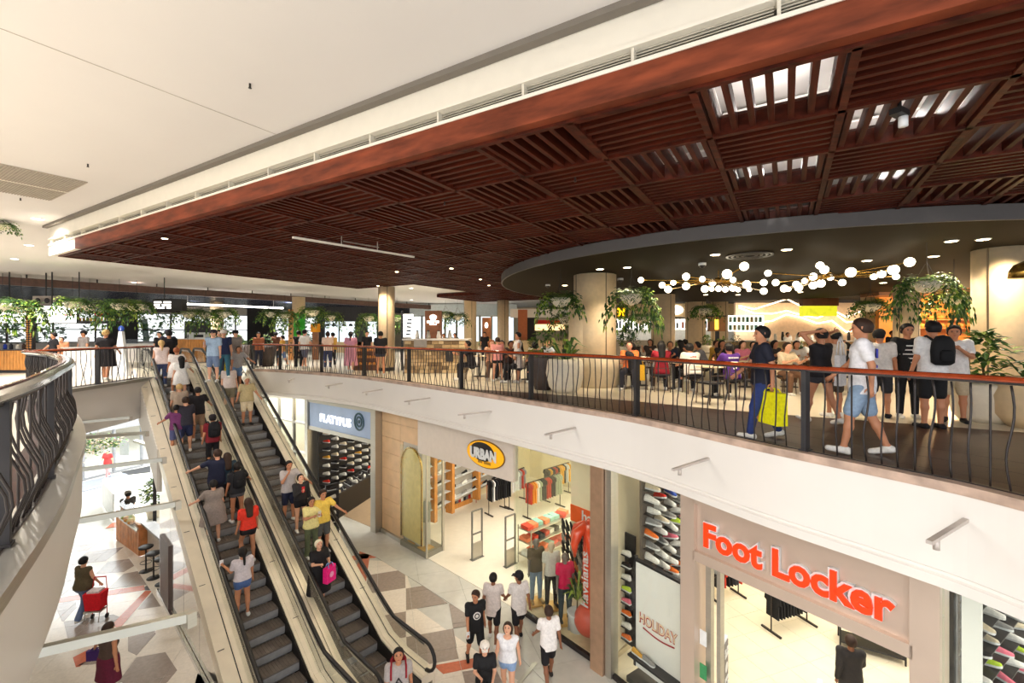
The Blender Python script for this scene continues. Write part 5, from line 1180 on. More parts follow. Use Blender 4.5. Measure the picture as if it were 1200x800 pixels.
# trees outside the windows
tl = [mat('garden_leaf_%d' % k, c, 0.6, var=.4, scale=2) for k, c in enumerate(((120, 168, 120), (96, 142, 110), (150, 190, 130)))]
rt = random.Random(8)
cr = MB()
for k in range(420):
    v = Vector((rt.gauss(0, 1), rt.gauss(0, 1), rt.gauss(0, 1))); v = v.normalized()*rt.uniform(.6, 1.0); v = Vector((v.x*2.6, v.y*2.6, v.z*2.0)); cr.cur = rt.choice([0, 1, 2])
    leaf(cr, v, v+Vector((rt.uniform(-.5, .5), rt.uniform(-.5, .5), rt.uniform(-.4, .3))), .16)
crm = cr.mesh('crown', tl)
for k in range(9):
    p = WA.lerp(WB, (k+.3)/8.5)+V3(-5-rt.uniform(0, 3), 6+rt.uniform(0, 4)); T = thing('garden_tree', 'pale sunlit tree in the garden seen through the far windows', 'tree', (p.x, p.y, -2), group='garden trees outside the far windows')
    inst(crm, 'crown', T, (0, 0, 4.2+rt.uniform(-.5, .8)), k)['kind'] = 'stuff'; MB().tube([(p.x, p.y, -2), (p.x+.2, p.y, 1), (p.x, p.y, 3)], .25, 8).build('trunk', tl[1] if k % 3 else mat('blue_grey_bark', (120, 128, 150), 0.8), T)
struct('ground_garden', MB().prism([(-70, 26), (-46, 28), (-14, 53), (-20, 80), (-80, 80)], -2.1, -2.0), mat('garden_grass', (150, 180, 130), 0.8))

# ================================================================ UPPER FLOOR SHOPS AND KIOSKS
def fbox(name, px0, px1, z0, z1, d, dep, m, parent=None, **kw):
    a = (px0-600)/F*d; b = (px1-600)/F*d
    return MB().box(((a+b)/2, d+dep/2, (z0+z1)/2), (b-a, dep, z1-z0)).build(name, m, parent, **kw)
def zz(py, d): return EYE+(HY-py)/F*d
# timber counter by the escalators
T = thing('counter', 'vertical timber slatted counter behind the escalator head', 'counter', at(222, 425, 0)); d = 24
for k in range(11): fbox('slat', 204+3.3*k, 206.9+3.3*k, 0.05, 1.25, d, .06, M['oak'], T)
fbox('body', 204, 240, 0, 1.2, d+.07, 1.2, M['blackpaint'], T); fbox('worktop', 203, 241, 1.25, 1.30, d-.03, 1.4, M['slab_white'], T)
T = thing('till', 'white till cabinet standing on the slatted timber counter', 'till', atd(231, 397, 24.5)); fbox('cabinet', 219, 240, 1.3, 1.62, 24.3, .4, M['fl_white'], T); fbox('screen', 228, 238, 1.36, 1.50, 24.28, .02, M['esc_dark'], T)
T = thing('counter', 'long pale counter with glass fronts running left behind the escalators', 'counter', at(170, 424, 0)); fbox('body', 138, 203, 0, .95, 25, 1, M['slab_white'], T); fbox('worktop', 137, 204, .95, 1.0, 24.95, 1.1, M['steel'], T); fbox('glass_front', 140, 200, 1.0, 1.25, 25.2, .02, M['glass'], T)
T = thing('counter', 'slatted timber counter with coffee gear at the left edge', 'counter', at(10, 437, 0)); d = 17.7
for k in range(13): fbox('slat', -14+3.7*k, -10.8+3.7*k, .12, .88, d, .05, M['oak'], T)
fbox('body', -14, 33, 0, .86, d+.06, .9, M['blackpaint'], T); fbox('worktop', -15, 34, .88, .92, d-.03, 1.1, M['steel_dark'], T)
for k, (px, c, lb) in enumerate(((6, (40, 60, 150), 'blue canister on the left coffee counter'), (13, (60, 60, 66), 'dark coffee machine on the left coffee counter'), (21, (220, 214, 200), 'white jar row on the left coffee counter'), (28, (90, 70, 60), 'brown grinder on the left coffee counter'))):
    T2 = thing('canister', lb, 'container', atd(px, 407, 18.1)); p = atd(px, 407, 18.1); p.z = .92; MB().lathe(p, [(.06, 0), (.06, .16), (.03, .2)], 12).build('body', col(c), T2); MB().cyl(p+V3(0, 0, .2), .035, .03, 10).build('lid', M['black'], T2)
T = thing('display_screen', 'large bright white hanging screen left of the red sign', 'screen', atd(64, 378, 20)); fbox('hanger', 60, 61, zz(357.5, 20), 4.27, 20, .04, M['black'], T); fbox('frame', 41, 90, zz(379, 20), zz(357.5, 20), 20, .1, M['blackpaint'], T); fbox('panel', 42, 88.5, zz(378, 20), zz(358.5, 20), 19.97, .03, M['screen_white'], T)
marks(T, atd(75, 370, 19.95), V3(1, 0), .45, .07, col((224, 120, 130)), (3, 5)); marks(T, atd(77, 372.5, 19.95), V3(1, 0), .4, .05, col((120, 190, 210)), (5, 2))
T = thing('display_screen', 'bright white screen at the left picture edge behind the ferns', 'screen', atd(10, 378, 20)); fbox('hanger', 10, 11, zz(360, 20), 4.27, 20, .04, M['black'], T); fbox('frame', -20, 33, zz(379, 20), zz(360, 20), 20, .1, M['blackpaint'], T); fbox('panel', -19, 32, zz(378, 20), zz(361, 20), 19.97, .03, M['screen_white'], T)
T = thing('hanging_sign', 'small red lips shaped sign over a shelf of bottles', 'sign', atd(119, 369, 20)); fbox('hanger', 92, 92.6, zz(376, 20), 4.27, 20, .04, M['black'], T); fbox('board', 91, 138, zz(379, 20), zz(376, 20), 20, .3, M['blackpaint'], T)
for k, dx in enumerate((-3, 0, 3)): MB().ball(atd(119+dx, 368+(k % 2), 19.9), .12, 12, 8, (1.5, .4, .8)).build('red_shape', col((226, 40, 40)), T)
for k in range(10): MB().cyl(atd(94+4.2*k, 376, 20.1), .045, .14, 8).build('bottle', [M['oak'], M['brass'], M['leaf_yellowish']][k % 3], T)
T = thing('round_sign', 'pair of small black round bird emblems on a pale sign board', 'sign', atd(50, 351, 20)); fbox('hanger', 53, 54, zz(346, 20), 4.27, 20.3, .04, M['black'], T); fbox('board', 38, 70, zz(358, 20), zz(346, 20), 20.3, .05, mat('taupe_board', (180, 168, 158), .6), T)
for dx in (44, 55): MB().ball(atd(dx, 352, 20.2), .12, 12, 8, (1, .3, 1)).build('emblem', M['black'], T)
T = thing('menu_screen', 'dark hanging menu box with white lettering near the ferns', 'screen', atd(195, 358, 22)); fbox('hanger', 192, 192.6, zz(350, 22), 4.27, 22, .04, M['black'], T); fbox('body', 179, 206, zz(366, 22), zz(350, 22), 22, .3, M['esc_dark'], T)
for k, wd in enumerate(((5, 5), (4, 6), (7, 3))): marks(T, atd(180, 355+3.2*k, 21.98), V3(1, 0), .85, .08, M['screen_white'], wd)
fbox('speaker', 202, 213, zz(364, 21.8), zz(350, 21.8), 21.8, .35, M['black'], T)
T = thing('wall_board', 'dark chalkboard wall panel between the far windows', 'board', atd(230, 388, 30)); fbox('panel', 216, 246, .9, zz(377, 30), 30, .1, M['blackpaint'], T)
# info totem and bridge counter
p = V3(-14.2, 16.4); T = thing('info_totem', 'tall white tapering information totem with a blue round sign on top', 'sign', p)
MB().add([p+V3(-.28, 0, 0), p+V3(.28, 0, 0), p+V3(.07, 0, 1.62), p+V3(-.04, 0, 1.62), p+V3(-.28, .12, 0), p+V3(.28, .12, 0), p+V3(.07, .12, 1.62), p+V3(-.04, .12, 1.62)], [(0, 1, 2, 3), (7, 6, 5, 4), (0, 4, 5, 1), (1, 5, 6, 2), (2, 6, 7, 3), (3, 7, 4, 0)]).build('blade', M['fl_white'], T)
MB().tube([p+V3(.015, .03, 1.72), p+V3(.015, .07, 1.72)], .1, 20).build('round_sign', col((40, 70, 150)), T); text_on(T, 'i', p+V3(0, .02, 1.66), V3(1, 0), .15, M['fl_white'], .002)
T = thing('service_desk', 'white panelled service desk behind the short far railing', 'desk', V3(-15.4, 16.6)); MB().box((-15.6, 16.9, .5), (1.6, .6, 1.0), 0.1).build('front_panel', M['slab_white'], T); MB().box((-15.6, 16.9, 1.02), (1.7, .7, .04), 0.1).build('desk_top', M['steel'], T)
# juice kiosk
d = 17.6; T = thing('kiosk', 'stone clad juice kiosk counter with white worktop', 'kiosk', at(510, 437, 0))
fbox('body', 474, 545, 0, 1.28, d+.1, 1.6, mat('kiosk_core', (140, 118, 88), .7), T); fbox('worktop', 471, 548, 1.28, 1.34, d-.05, 1.9, M['slab_white'], T)
rk = random.Random(2)
stn = [mat('stack_stone_%d' % k, c, .8, var=.15, scale=8) for k, c in enumerate(((196, 166, 122), (160, 134, 98), (212, 188, 146), (134, 110, 80)))]
for r_ in range(9):
    x = 474.0+(r_ % 2)*-3
    while x < 544:
        w_ = rk.uniform(6, 11); x1 = min(x+w_, 545)
        if x1 > 475: fbox('stone', max(x, 474)+.2, x1-.2, .14*r_+.01, .14*(r_+1)-.01, d+rk.uniform(0, .04), .1, rk.choice(stn), T)
        x += w_
for (x0, x1, nm) in ((522, 526, 'left'), (527, 531, 'right')): fbox('dark_niche', x0, x1, .45, .85, d-.02, .05, M['esc_dark'], T)
fbox('menu_plate', 485, 500, 1.02, 1.3, d-.06, .05, mat('kiosk_grey', (150, 144, 136), .5), T)
T = thing('kiosk_sign', 'brown timber sign tower with a white blob logo behind the juice kiosk', 'sign', atd(507, 397, 20)); fbox('tower', 498, 517, 0, zz(364, 20), 20, .3, mat('sign_timber', (150, 92, 52), .5, var=.2), T)
for (dx, dy, r) in ((-1.5, 0, .1), (1.6, 0, .1), (0, 1.8, .12), (0, -1.2, .08)): MB().ball(atd(507.5+dx, 371.5+dy, 19.98), r, 12, 6, (1, .15, 1)).build('logo_blob', M['screen_white'], T)
marks(T, atd(500, 378.2, 19.97), V3(1, 0), .55, .09, M['screen_white'], (9, 4)); marks(T, atd(503, 380.6, 19.97), V3(1, 0), .33, .05, M['screen_white'], (4,))
T = thing('advert_board', 'tilted blue and white lettered advertising board left of the kiosk sign', 'board', atd(478, 395, 20.5)); fbox('panel', 472, 484, zz(395, 20.5), zz(368, 20.5), 20.5, .06, M['screen_white'], T); marks(T, atd(481, 393, 20.45), V3(0.1, 0, 1), .75, .22, col((60, 70, 90)), (1, 1, 1, 1, 1), up=Vector((-1, 0, 0.1)).normalized())
fbox('post', 470, 472, 0, zz(364, 19), 19, .08, M['black'], T)
for k, (px, lb) in enumerate(((489, 'cream pineapple shaped jar'), (502, 'white blender'), (514, 'white cup stack'), (527, 'steel blender jug'))):
    p = atd(px, 395, 18.0); p.z = 1.34; T2 = thing('blender', lb+' on the kiosk worktop', 'kitchenware', p); MB().lathe(p, [(.08, 0), (.09, .1), (.06, .2), (.05, .3)], 12).build('body', [M['slab_white'], M['steel']][k % 2], T2); MB().cyl(p+V3(0, 0, .3), .05, .03, 12).build('lid', M['black'], T2)
T = thing('sign_tower', 'small timber sign tower with white mark near the slim middle column', 'sign', atd(570, 392, 28)); fbox('tower', 565, 575, .8, zz(372, 28), 28, .3, mat('sign_timber', (150, 92, 52)), T); MB().ball(atd(570, 381, 27.95), .13, 12, 6, (.8, .15, 1.3)).build('logo_blob', M['screen_white'], T)
T = thing('serving_counter', 'wooden bread display counter behind the pink dressed woman', 'counter', at(428, 440, 0)); fbox('body', 414, 446, 0, 1.0, 19, .7, M['oak_dark'], T)
for r_ in range(3):
    fbox('shelf', 415, 445, .25+.28*r_, .27+.28*r_, 18.8, .3, M['oak'], T)
    for k in range(7): MB().ball(atd(418+4*k, 0, 18.85)*1.0 if False else Vector(((418+4*k-600)/F*18.85, 18.85, .31+.28*r_)), .06, 8, 6, (1.2, 1, .8)).build('loaf', mat('bread_crust', (206, 140, 60), .7), T)
T = thing('poster_stand', 'orange poster panel on a stand under the ferns', 'poster', atd(368, 392, 27)); fbox('panel', 364, 375, zz(389, 27), zz(379, 27), 27, .05, col((240, 160, 40)), T); fbox('stand', 366, 373, 0, zz(389, 27), 27.02, .1, M['oak_dark'], T)
# shops of the food court, right background
cream = mat('shopfront_cream', (214, 190, 150), .6)
T = thing('shopfront', 'burger shop front with white lit menu boards and a yellow letter', 'shop front', atd(780, 392, 31)); d = 31
fbox('soffit', 700, 866, zz(352, d), zz(345, d), d-.2, .5, M['slab_white'], T); fbox('band', 700, 866, zz(371, d), zz(352, d), d, .3, cream, T)
fbox('counter', 700, 866, 0, 1.1, d-1.2, .5, mat('counter_grey', (150, 140, 126), .5), T); fbox('back_wall', 700, 866, 1.1, zz(372, d), d+2, .2, mat('kitchen_white', (226, 224, 216), .5), T)
for k in range(12): 
    x0 = 704+13.4*k; fbox('menu_board', x0, x0+12.2, zz(386, d), zz(374, d), d-.1, .06, M['screen_white'], T)
    for q in range(3): fbox('menu_print', x0+1.2+3.4*q, x0+3.8+3.4*q, zz(384.5, d), zz(376+(k+q) % 3, d), d-.14, .02, col([(70, 80, 120), (170, 90, 60), (110, 110, 120)][(k+q) % 3]), T)
fbox('yellow_panel', 721, 736, zz(372.5, d), zz(358, d), d-.12, .06, mat('dark_yellow_panel', (70, 58, 20), .6), T)
text_on(T, 'M', atd(723, 370, d-.2), V3(1, 0), .75, emis('sign_yellow', (255, 200, 20), 1.6), .02, .02, name='letter')
MB().ball(atd(793, 363, d-.1), .38, 14, 8, (1.2, .15, .8)).build('white_emblem', M['screen_white'], T)
T = thing('shopfront', 'bright shop with wavy mountain shaped light lines and card menus', 'shop front', atd(940, 392, 27)); d = 27
fbox('soffit', 862, 1046, zz(341, d), zz(331, d), d-.8, .8, M['slab_white'], T); fbox('upper_dark', 862, 1046, zz(354, d), zz(341, d), d+.4, .2, mat('dark_grey_panel', (84, 78, 74), .5), T)
fbox('back_wall', 862, 1046, 1.0, zz(354, d), d+.5, .2, mat('shop_pink_cream', (240, 214, 184), .6), T)
fbox('counter', 850, 1046, 0, 1.12, d-2.2, .6, M['stonewall'], T); fbox('worktop', 850, 1046, 1.12, 1.18, d-2.3, .8, M['slab_white'], T)
wave = [(866, 355), (884, 361), (905, 358), (922, 353), (941, 360), (958, 366), (975, 360), (992, 371), (1012, 366), (1040, 374)]
warm = emis('light_line_warm', (255, 226, 186), 5.0)
for sh in (0, 9, 17): MB().tube([atd(x, y+sh*.9+(3*math.sin(x*.06+sh)), d-.05+sh*.02) for x, y in wave], .035, 6).build('light_line', warm, T)
for r_ in range(2):
    fbox('menu_board', 853, 895, zz(378.5+9.5*r_, d-.4), zz(369.5+9.5*r_, d-.4), d-.4, .05, M['screen_white'], T)
    for k in range(8): fbox('menu_card', 854.2+5*k, 858+5*k, zz(377.5+9.5*r_, d-.45), zz(371+9.5*r_, d-.45), d-.45, .03, col([(190, 214, 206), (120, 170, 160), (206, 190, 150)][(k+r_) % 3]), T)
for k in range(16):
    p = Vector(((900+8.6*k-600)/F*(d-2), d-2, 1.18)); T2 = thing('jar', ['white', 'steel', 'black'][k % 3]+' drink jar standing on the counter of the wavy lit shop', 'jar', p, group='jars on the counter of the wavy lit shop'); MB().lathe(p, [(.07, 0), (.08, .2), (.05, .28+.1*(k % 3))], 10).build('body', [M['fl_white'], M['steel'], M['black']][k % 3], T2)
T = thing('picture_lightbox', 'hanging lightbox with yellow green picture under a timber panel', 'screen', atd(961, 370, 22)); fbox('timber_panel', 941, 983, zz(358, 22), zz(349, 22), 22, .3, M['oak_dark'], T); fbox('picture', 941, 981, zz(370, 22), zz(358.3, 22), 22, .28, mat('lime_picture', (196, 196, 40), .5, var=.5, scale=2.5, emit=(200, 200, 40), es=.8), T)
T = thing('picture_lightbox', 'small timber box with a glowing yellow bottle picture', 'screen', atd(840, 382, 22)); fbox('stand', 839, 843, 0, zz(388, 22), 22.1, .1, M['black'], T); fbox('body', 832, 850, zz(388, 22), zz(371, 22), 22, .3, mat('tan_box', (176, 120, 64), .5), T); fbox('picture', 838, 842, zz(386, 22), zz(374, 22), 21.98, .03, emis('bottle_yellow', (250, 210, 60), 2.0), T); fbox('cap', 831, 851, zz(371, 22), zz(369.5, 22), 21.95, .4, M['black'], T)
T = thing('shopfront', 'bakery front glowing orange with shelves of loaves under lamps', 'shop front', atd(1120, 392, 19)); d = 19
fbox('back_wall', 1030, 1230, 0, zz(338, d), d+.6, .2, mat('orange_plaster', (222, 140, 50), .6, var=.1), T)
fbox('canopy', 1030, 1230, zz(347, d), zz(338, d), d-.4, 1.0, M['oak_dark'], T); fbox('counter', 1076, 1230, 0, 1.05, d-1.0, .6, M['oak_dark'], T)
for r_, y in enumerate((374, 364, 384)):
    fbox('shelf', 1074, 1230, zz(y, d)-.03, zz(y, d), d, .5, M['oak'], T)
    for k in range(13):
        p = Vector(((1080+11*k-600)/F*(d+.15), d+.15, zz(y, d)+.1)); MB().ball(p, .13, 10, 6, (1.2, .8, .8)).build('loaf', mat('bread_crust', (206, 140, 60), .7), T)
for k in range(5):
    p = Vector(((1090+28*k-600)/F*(d-.1), d-.1, zz(364, d)+.33)); T2 = thing('shelf_lamp', 'small warm lamp glowing over the bakery shelf', 'lamp', p, group='warm lamps over the bakery shelf'); MB().lathe(p, [(.16, 0), (.05, .12)], 12).build('shade', M['brass'], T2); MB().ball(p+V3(0, 0, -.02), .07, 10, 6).build('bulb', M['globe'], T2)
point('lamp', Vector((620/F*0+20.5, 17.5, 2.4)), 160, (1, .7, .35)); point('lamp', (17.2, 17.8, 2.4), 160, (1, .7, .35))
T = thing('shopfront', 'red and cream take-away front left of the fat column', 'shop front', atd(640, 392, 33)); d = 33
fbox('header', 598, 668, zz(372, d), zz(362, d), d-.2, .5, M['slab_white'], T); fbox('red_band', 627, 662, zz(379, d), zz(375, d), d-.25, .3, col((206, 50, 36)), T); fbox('menu_board', 627, 662, zz(387, d), zz(380, d), d-.2, .1, mat('menu_orange_lit', (255, 214, 150), .5, emit=(255, 210, 150), es=1.2), T)
fbox('counter', 600, 668, 0, 1.1, d-1, .5, cream, T); fbox('dark_doorway', 618, 628, 0, zz(366, d), d, .2, M['esc_dark'], T); fbox('timber_panel', 607, 618, 0, zz(363, d), d-.3, .3, mat('orange_timber', (176, 100, 56), .5), T)
T = thing('shopfront', 'pale distant shop fronts between the two slim peach columns', 'shop front', atd(540, 392, 40)); d = 40
fbox('header', 480, 606, 3.2, 4.2, d, .3, mat('pale_blue_front', (206, 216, 220), .6), T)
for k in range(9): fbox('lit_window', 482+13.6*k, 493+13.6*k, .9, 3.1, d+.1, .1, mat('window_glow', (226, 236, 240), .4, emit=(226, 240, 250), es=.7), T)
fbox('plinth', 480, 606, 0, .9, d, .3, cream, T)
T = thing('shopfront', 'dark cafe front with blue lit panels right of the green column', 'shop front', atd(410, 392, 38)); d = 38
fbox('header', 372, 448, 2.6, 3.9, d, .3, mat('charcoal_front', (62, 62, 66), .6), T); fbox('dark_pier', 372, 380, 0, 2.6, d, .3, M['blackpaint'], T); fbox('dark_pier', 416, 430, 0, 2.6, d, .3, M['blackpaint'], T)
for x0, x1 in ((381, 396), (398, 414), (431, 441)): fbox('lit_window', x0, x1, .9, 2.6, d+.1, .1, mat('window_glow', (226, 236, 240)), T)
fbox('plinth', 372, 448, 0, .9, d, .3, cream, T)
for k, px in enumerate((384, 391, 403, 411, 424, 431)):
    p = atd(px, 382, 34); T2 = thing('pendant_lamp', 'small dark pendant lamp in front of the cafe windows', 'lamp', p, group='pendant lamps of the far cafe'); MB().lathe(p, [(.16, 0), (.12, .14), (.02, .2)], 12).build('shade', M['black'], T2); MB().cyl(p+V3(0, 0, .2), .01, 3.4-p.z, 5).build('cord', M['black'], T2)
# string of steam pipes etc. far: none
# ---------------------------------------------------------------- tables and chairs
def table(p, label, group=None):
    T = thing('cafe_table', label, 'table', p, group=group); MB().lathe(p, [(.38, .72), (.40, .735), (.38, .75)], 24).build('table_top', mat('cream_table_top', (226, 206, 172), .35), T); MB().cyl(p+V3(0, 0, .02), .03, .70, 8).build('pedestal', M['black'], T); MB().lathe(p, [(.24, 0), (.20, .02)], 16).build('foot', M['black'], T)
def chair_proto():
    T = thing('dining_chair', '', 'chair', (0, 0, -40)); T.location = (0, 0, 0); WM[T.name] = Matrix.Identity(4); m_ = mat('chair_bentwood', (84, 62, 44), .5)
    MB().box((0, 0, .45), (.42, .42, .035)).build('seat', M['blackpaint'], T)
    MB().tube([(-.19, -.2, .44), (-.2, -.24, .7), (-.14, -.25, .84), (.14, -.25, .84), (.2, -.24, .7), (.19, -.2, .44)], .014, 6).tube([(-.17, -.24, .62), (.17, -.24, .62)], .012, 6).build('backrest', m_, T)
    for x in (-.18, .18):
        for y in (-.18, .18): MB().tube([(x, y, .44), (x*1.1, y*1.1, 0)], .013, 6).build('leg', m_, T)
    return T
CH = chair_proto(); nch = [0]
def chair(p, rz_, label, group=None):
    o = CH if nch[0] == 0 else copy_tree(CH); nch[0] += 1; o.location = p; o.rotation_euler = (0, 0, rz_); o['label'] = label
    if group: o['group'] = group
    return o
# ================================================================ PEOPLE: bodies as one smooth surface from a distance field
class Field:
    def __init__(s, lo, hi, h):
        s.h = h; s.lo = np.array(lo, dtype=np.float32); s.n = [int(math.ceil((b-a)/h))+2 for a, b in zip(lo, hi)]
        s.ax = [s.lo[i]+h*np.arange(s.n[i], dtype=np.float32) for i in range(3)]; s.f = np.full(s.n, 0.5, dtype=np.float32)
    def add(s, a, b, ra, rb, k=0.03, sc=None):
        a = np.array(a, dtype=np.float32); b = np.array(b, dtype=np.float32); m = max(ra, rb)+k+2.5*s.h
        i0 = [max(0, int((min(a[i], b[i])-m-s.lo[i])/s.h)) for i in range(3)]; i1 = [min(s.n[i], int((max(a[i], b[i])+m-s.lo[i])/s.h)+2) for i in range(3)]
        if any(i1[i] <= i0[i] for i in range(3)): return
        X = s.ax[0][i0[0]:i1[0], None, None]; Y = s.ax[1][None, i0[1]:i1[1], None]; Z = s.ax[2][None, None, i0[2]:i1[2]]
        d = b-a; L2 = float(d @ d)+1e-9; t = np.clip(((X-a[0])*d[0]+(Y-a[1])*d[1]+(Z-a[2])*d[2])/L2, 0, 1)
        D = np.sqrt((X-a[0]-t*d[0])**2+(Y-a[1]-t*d[1])**2+(Z-a[2]-t*d[2])**2)-(ra+(rb-ra)*t)
        v = s.f[i0[0]:i1[0], i0[1]:i1[1], i0[2]:i1[2]]; hh = np.maximum(k-np.abs(v-D), 0)/k
        v[...] = np.minimum(v, D)-hh*hh*k*0.25
    def cut(s, p, n):                       # keep the side where (x-p).n < 0
        X = s.ax[0][:, None, None]; Y = s.ax[1][None, :, None]; Z = s.ax[2][None, None, :]
        s.f = np.maximum(s.f, (X-p[0])*n[0]+(Y-p[1])*n[1]+(Z-p[2])*n[2])
    def hole(s, p, r):
        X = s.ax[0][:, None, None]; Y = s.ax[1][None, :, None]; Z = s.ax[2][None, None, :]
        s.f = np.maximum(s.f, r-np.sqrt((X-p[0])**2+(Y-p[1])**2+(Z-p[2])**2))
    def surface(s):
        f = s.f; h = s.h; ins = f < 0
        if not ins.any(): return [], []
        c = np.zeros([q-1 for q in f.shape], dtype=np.int8)
        for dx in (0, 1):
            for dy in (0, 1):
                for dz in (0, 1): c += ins[dx:dx+c.shape[0], dy:dy+c.shape[1], dz:dz+c.shape[2]]
        act = (c > 0) & (c < 8); idx = np.argwhere(act); N = len(idx); num = -np.ones(act.shape, dtype=np.int32); num[act] = np.arange(N)
        # argwhere order equals boolean order (C order)
        acc = np.zeros((N, 3), dtype=np.float32); cnt = np.zeros(N, dtype=np.float32)
        i, j, k = idx.T; cor = [(0, 0, 0), (1, 0, 0), (0, 1, 0), (1, 1, 0), (0, 0, 1), (1, 0, 1), (0, 1, 1), (1, 1, 1)]
        val = [f[i+a, j+b, k+g] for a, b, g in cor]
        for e0, e1 in ((0, 1), (2, 3), (4, 5), (6, 7), (0, 2), (1, 3), (4, 6), (5, 7), (0, 4), (1, 5), (2, 6), (3, 7)):
            v0, v1 = val[e0], val[e1]; m = (v0 < 0) != (v1 < 0); t = np.where(m, v0/np.where(m, v0-v1, 1), 0)
            p0 = np.array(cor[e0], dtype=np.float32); p1 = np.array(cor[e1], dtype=np.float32); acc += np.where(m[:, None], p0+(p1-p0)*t[:, None], 0); cnt += m
        V = (idx+acc/cnt[:, None])*h+s.lo; Q = []
        for axis in range(3):
            a1, a2 = [(1, 2), (2, 0), (0, 1)][axis]
            sl0 = [slice(None)]*3; sl1 = [slice(None)]*3; sl0[axis] = slice(0, -1); sl1[axis] = slice(1, None)
            A = ins[tuple(sl0)]; B = ins[tuple(sl1)]; m = A != B; e = np.argwhere(m)
            ok = (e[:, a1] > 0) & (e[:, a2] > 0) & (e[:, a1] < f.shape[a1]-1) & (e[:, a2] < f.shape[a2]-1); e = e[ok]
            def cell(o1, o2): q = e.copy(); q[:, a1] -= o1; q[:, a2] -= o2; return num[q[:, 0], q[:, 1], q[:, 2]]
            q = np.stack([cell(1, 1), cell(0, 1), cell(0, 0), cell(1, 0)], 1); fl_ = ~A[e[:, 0], e[:, 1], e[:, 2]]; q[fl_] = q[fl_][:, ::-1]; Q.append(q)
        Q = np.concatenate(Q); Q = Q[(Q >= 0).all(1)]
        return V, Q
def field_mesh(name, F_, mats, extra=None):
    V, Q = F_.surface(); vs = [tuple(v) for v in np.asarray(V).tolist()]; fs = [tuple(q) for q in np.asarray(Q).tolist()]
    if extra is not None: o = len(vs); vs += extra.v; fs += [tuple(i+o for i in f) for f in extra.f]
    me = bpy.data.meshes.new(name); me.from_pydata(vs, [], fs); me.materials.append(mats); me.polygons.foreach_set('use_smooth', [True]*len(fs)); me.update(); return me
SKIN = {'fair': mat('skin_fair', (226, 170, 138), .55, var=.04), 'tan': mat('skin_tan', (196, 134, 98), .55, var=.04), 'brown': mat('skin_brown', (140, 90, 62), .55, var=.04)}
HAIR = {'black': (26, 22, 22), 'brown': (56, 38, 28), 'blond': (206, 170, 110), 'white': (236, 226, 196), 'red': (150, 84, 48)}
RD = math.radians
def skeleton(P):
    l = RD(P.get('lean', 0)); g = {}
    def T(v): x, y, z = v; z -= .93; return np.array([x, y*math.cos(l)+z*math.sin(l), .93+z*math.cos(l)-y*math.sin(l)])
    g['T'] = T
    for s, key in ((-1, 'L'), (1, 'R')):
        a, k = [RD(v) for v in P.get('leg'+key, (2, 3))][:2]; sp = RD(P.get('splay', 3)); hip = np.array([s*.088, 0, .93])
        d1 = np.array([s*math.sin(sp), math.sin(a), -math.cos(a)]); d1 /= np.linalg.norm(d1); knee = hip+d1*.43
        d2 = np.array([s*math.sin(sp)*.3, math.sin(a-k), -math.cos(a-k)]); d2 /= np.linalg.norm(d2); ank = knee+d2*.40
        fa = (a-k)*.7; toe = ank+np.array([s*.03, math.cos(fa)*.16, -.045+math.sin(fa)*.16]); heel = ank+np.array([0, -.045, -.045+(-math.sin(fa))*.04])
        g['hip'+key], g['knee'+key], g['ank'+key], g['toe'+key], g['heel'+key] = hip, knee, ank, toe, heel
        pa, ab, el, inn = [RD(v) for v in P.get('arm'+key, (5, 8, 12, 0))]
        sh = T((s*.175, 0, 1.42)); u = np.array([s*math.sin(ab), math.sin(pa)*math.cos(ab), -math.cos(pa)*math.cos(ab)]); elb = sh+u*.28
        u2 = np.array([s*(math.sin(ab)*math.cos(inn)-math.sin(inn)), math.sin(pa+el), -math.cos(pa+el)]); u2 /= np.linalg.norm(u2); wr = elb+u2*.245; hd = wr+u2*.085
        g['sh'+key], g['elb'+key], g['wr'+key], g['hand'+key], g['hd'+key] = sh, elb, wr, hd, u2
    mz = min(g['toeL'][2], g['toeR'][2], g['heelL'][2], g['heelR'][2])-.032; g['dz'] = -mz
    hc = T((0, .01, 1.60)); yaw = RD(P.get('yaw', 0)); pit = RD(P.get('pitch', 0))-l*.6
    def Hd(v):
        x, y, z = v; y, z = y*math.cos(pit)+z*math.sin(pit)*-1*-1, z*math.cos(pit)-y*math.sin(pit)
        return hc+np.array([x*math.cos(yaw)-y*math.sin(yaw), x*math.sin(yaw)+y*math.cos(yaw), z])
    g['H'] = Hd
    return g
def fingers(mb, g, key, s, curl):
    u = Vector(g['hd'+key]); pal = Vector(g['hand'+key]); side = u.cross(Vector((s*1.0, 0, 0.01)))
    if side.length < .1: side = Vector((0, 1, 0))
    side.normalize(); nrm = u.cross(side).normalized()*s*-1
    for q, (L_, o) in enumerate(((.062, .024), (.070, .008), (.066, -.008), (.052, -.023))):
        b = pal+side*o; c1 = b+u*(L_*.5)+nrm*L_*.12*curl; c2 = c1+u*(L_*.35)+nrm*L_*.35*curl; mb.tube([b-u*.015, b+u*.01, c1, c2], .008, 6, rs=[.009, .0088, .008, .006])
    b = Vector(g['wr'+key])+u*.035+side*.022; mb.tube([b, b+side*.03+u*.02, b+side*.038+u*.048+nrm*.01], .009, 6, rs=[.011, .010, .007])
BODYN = [0]
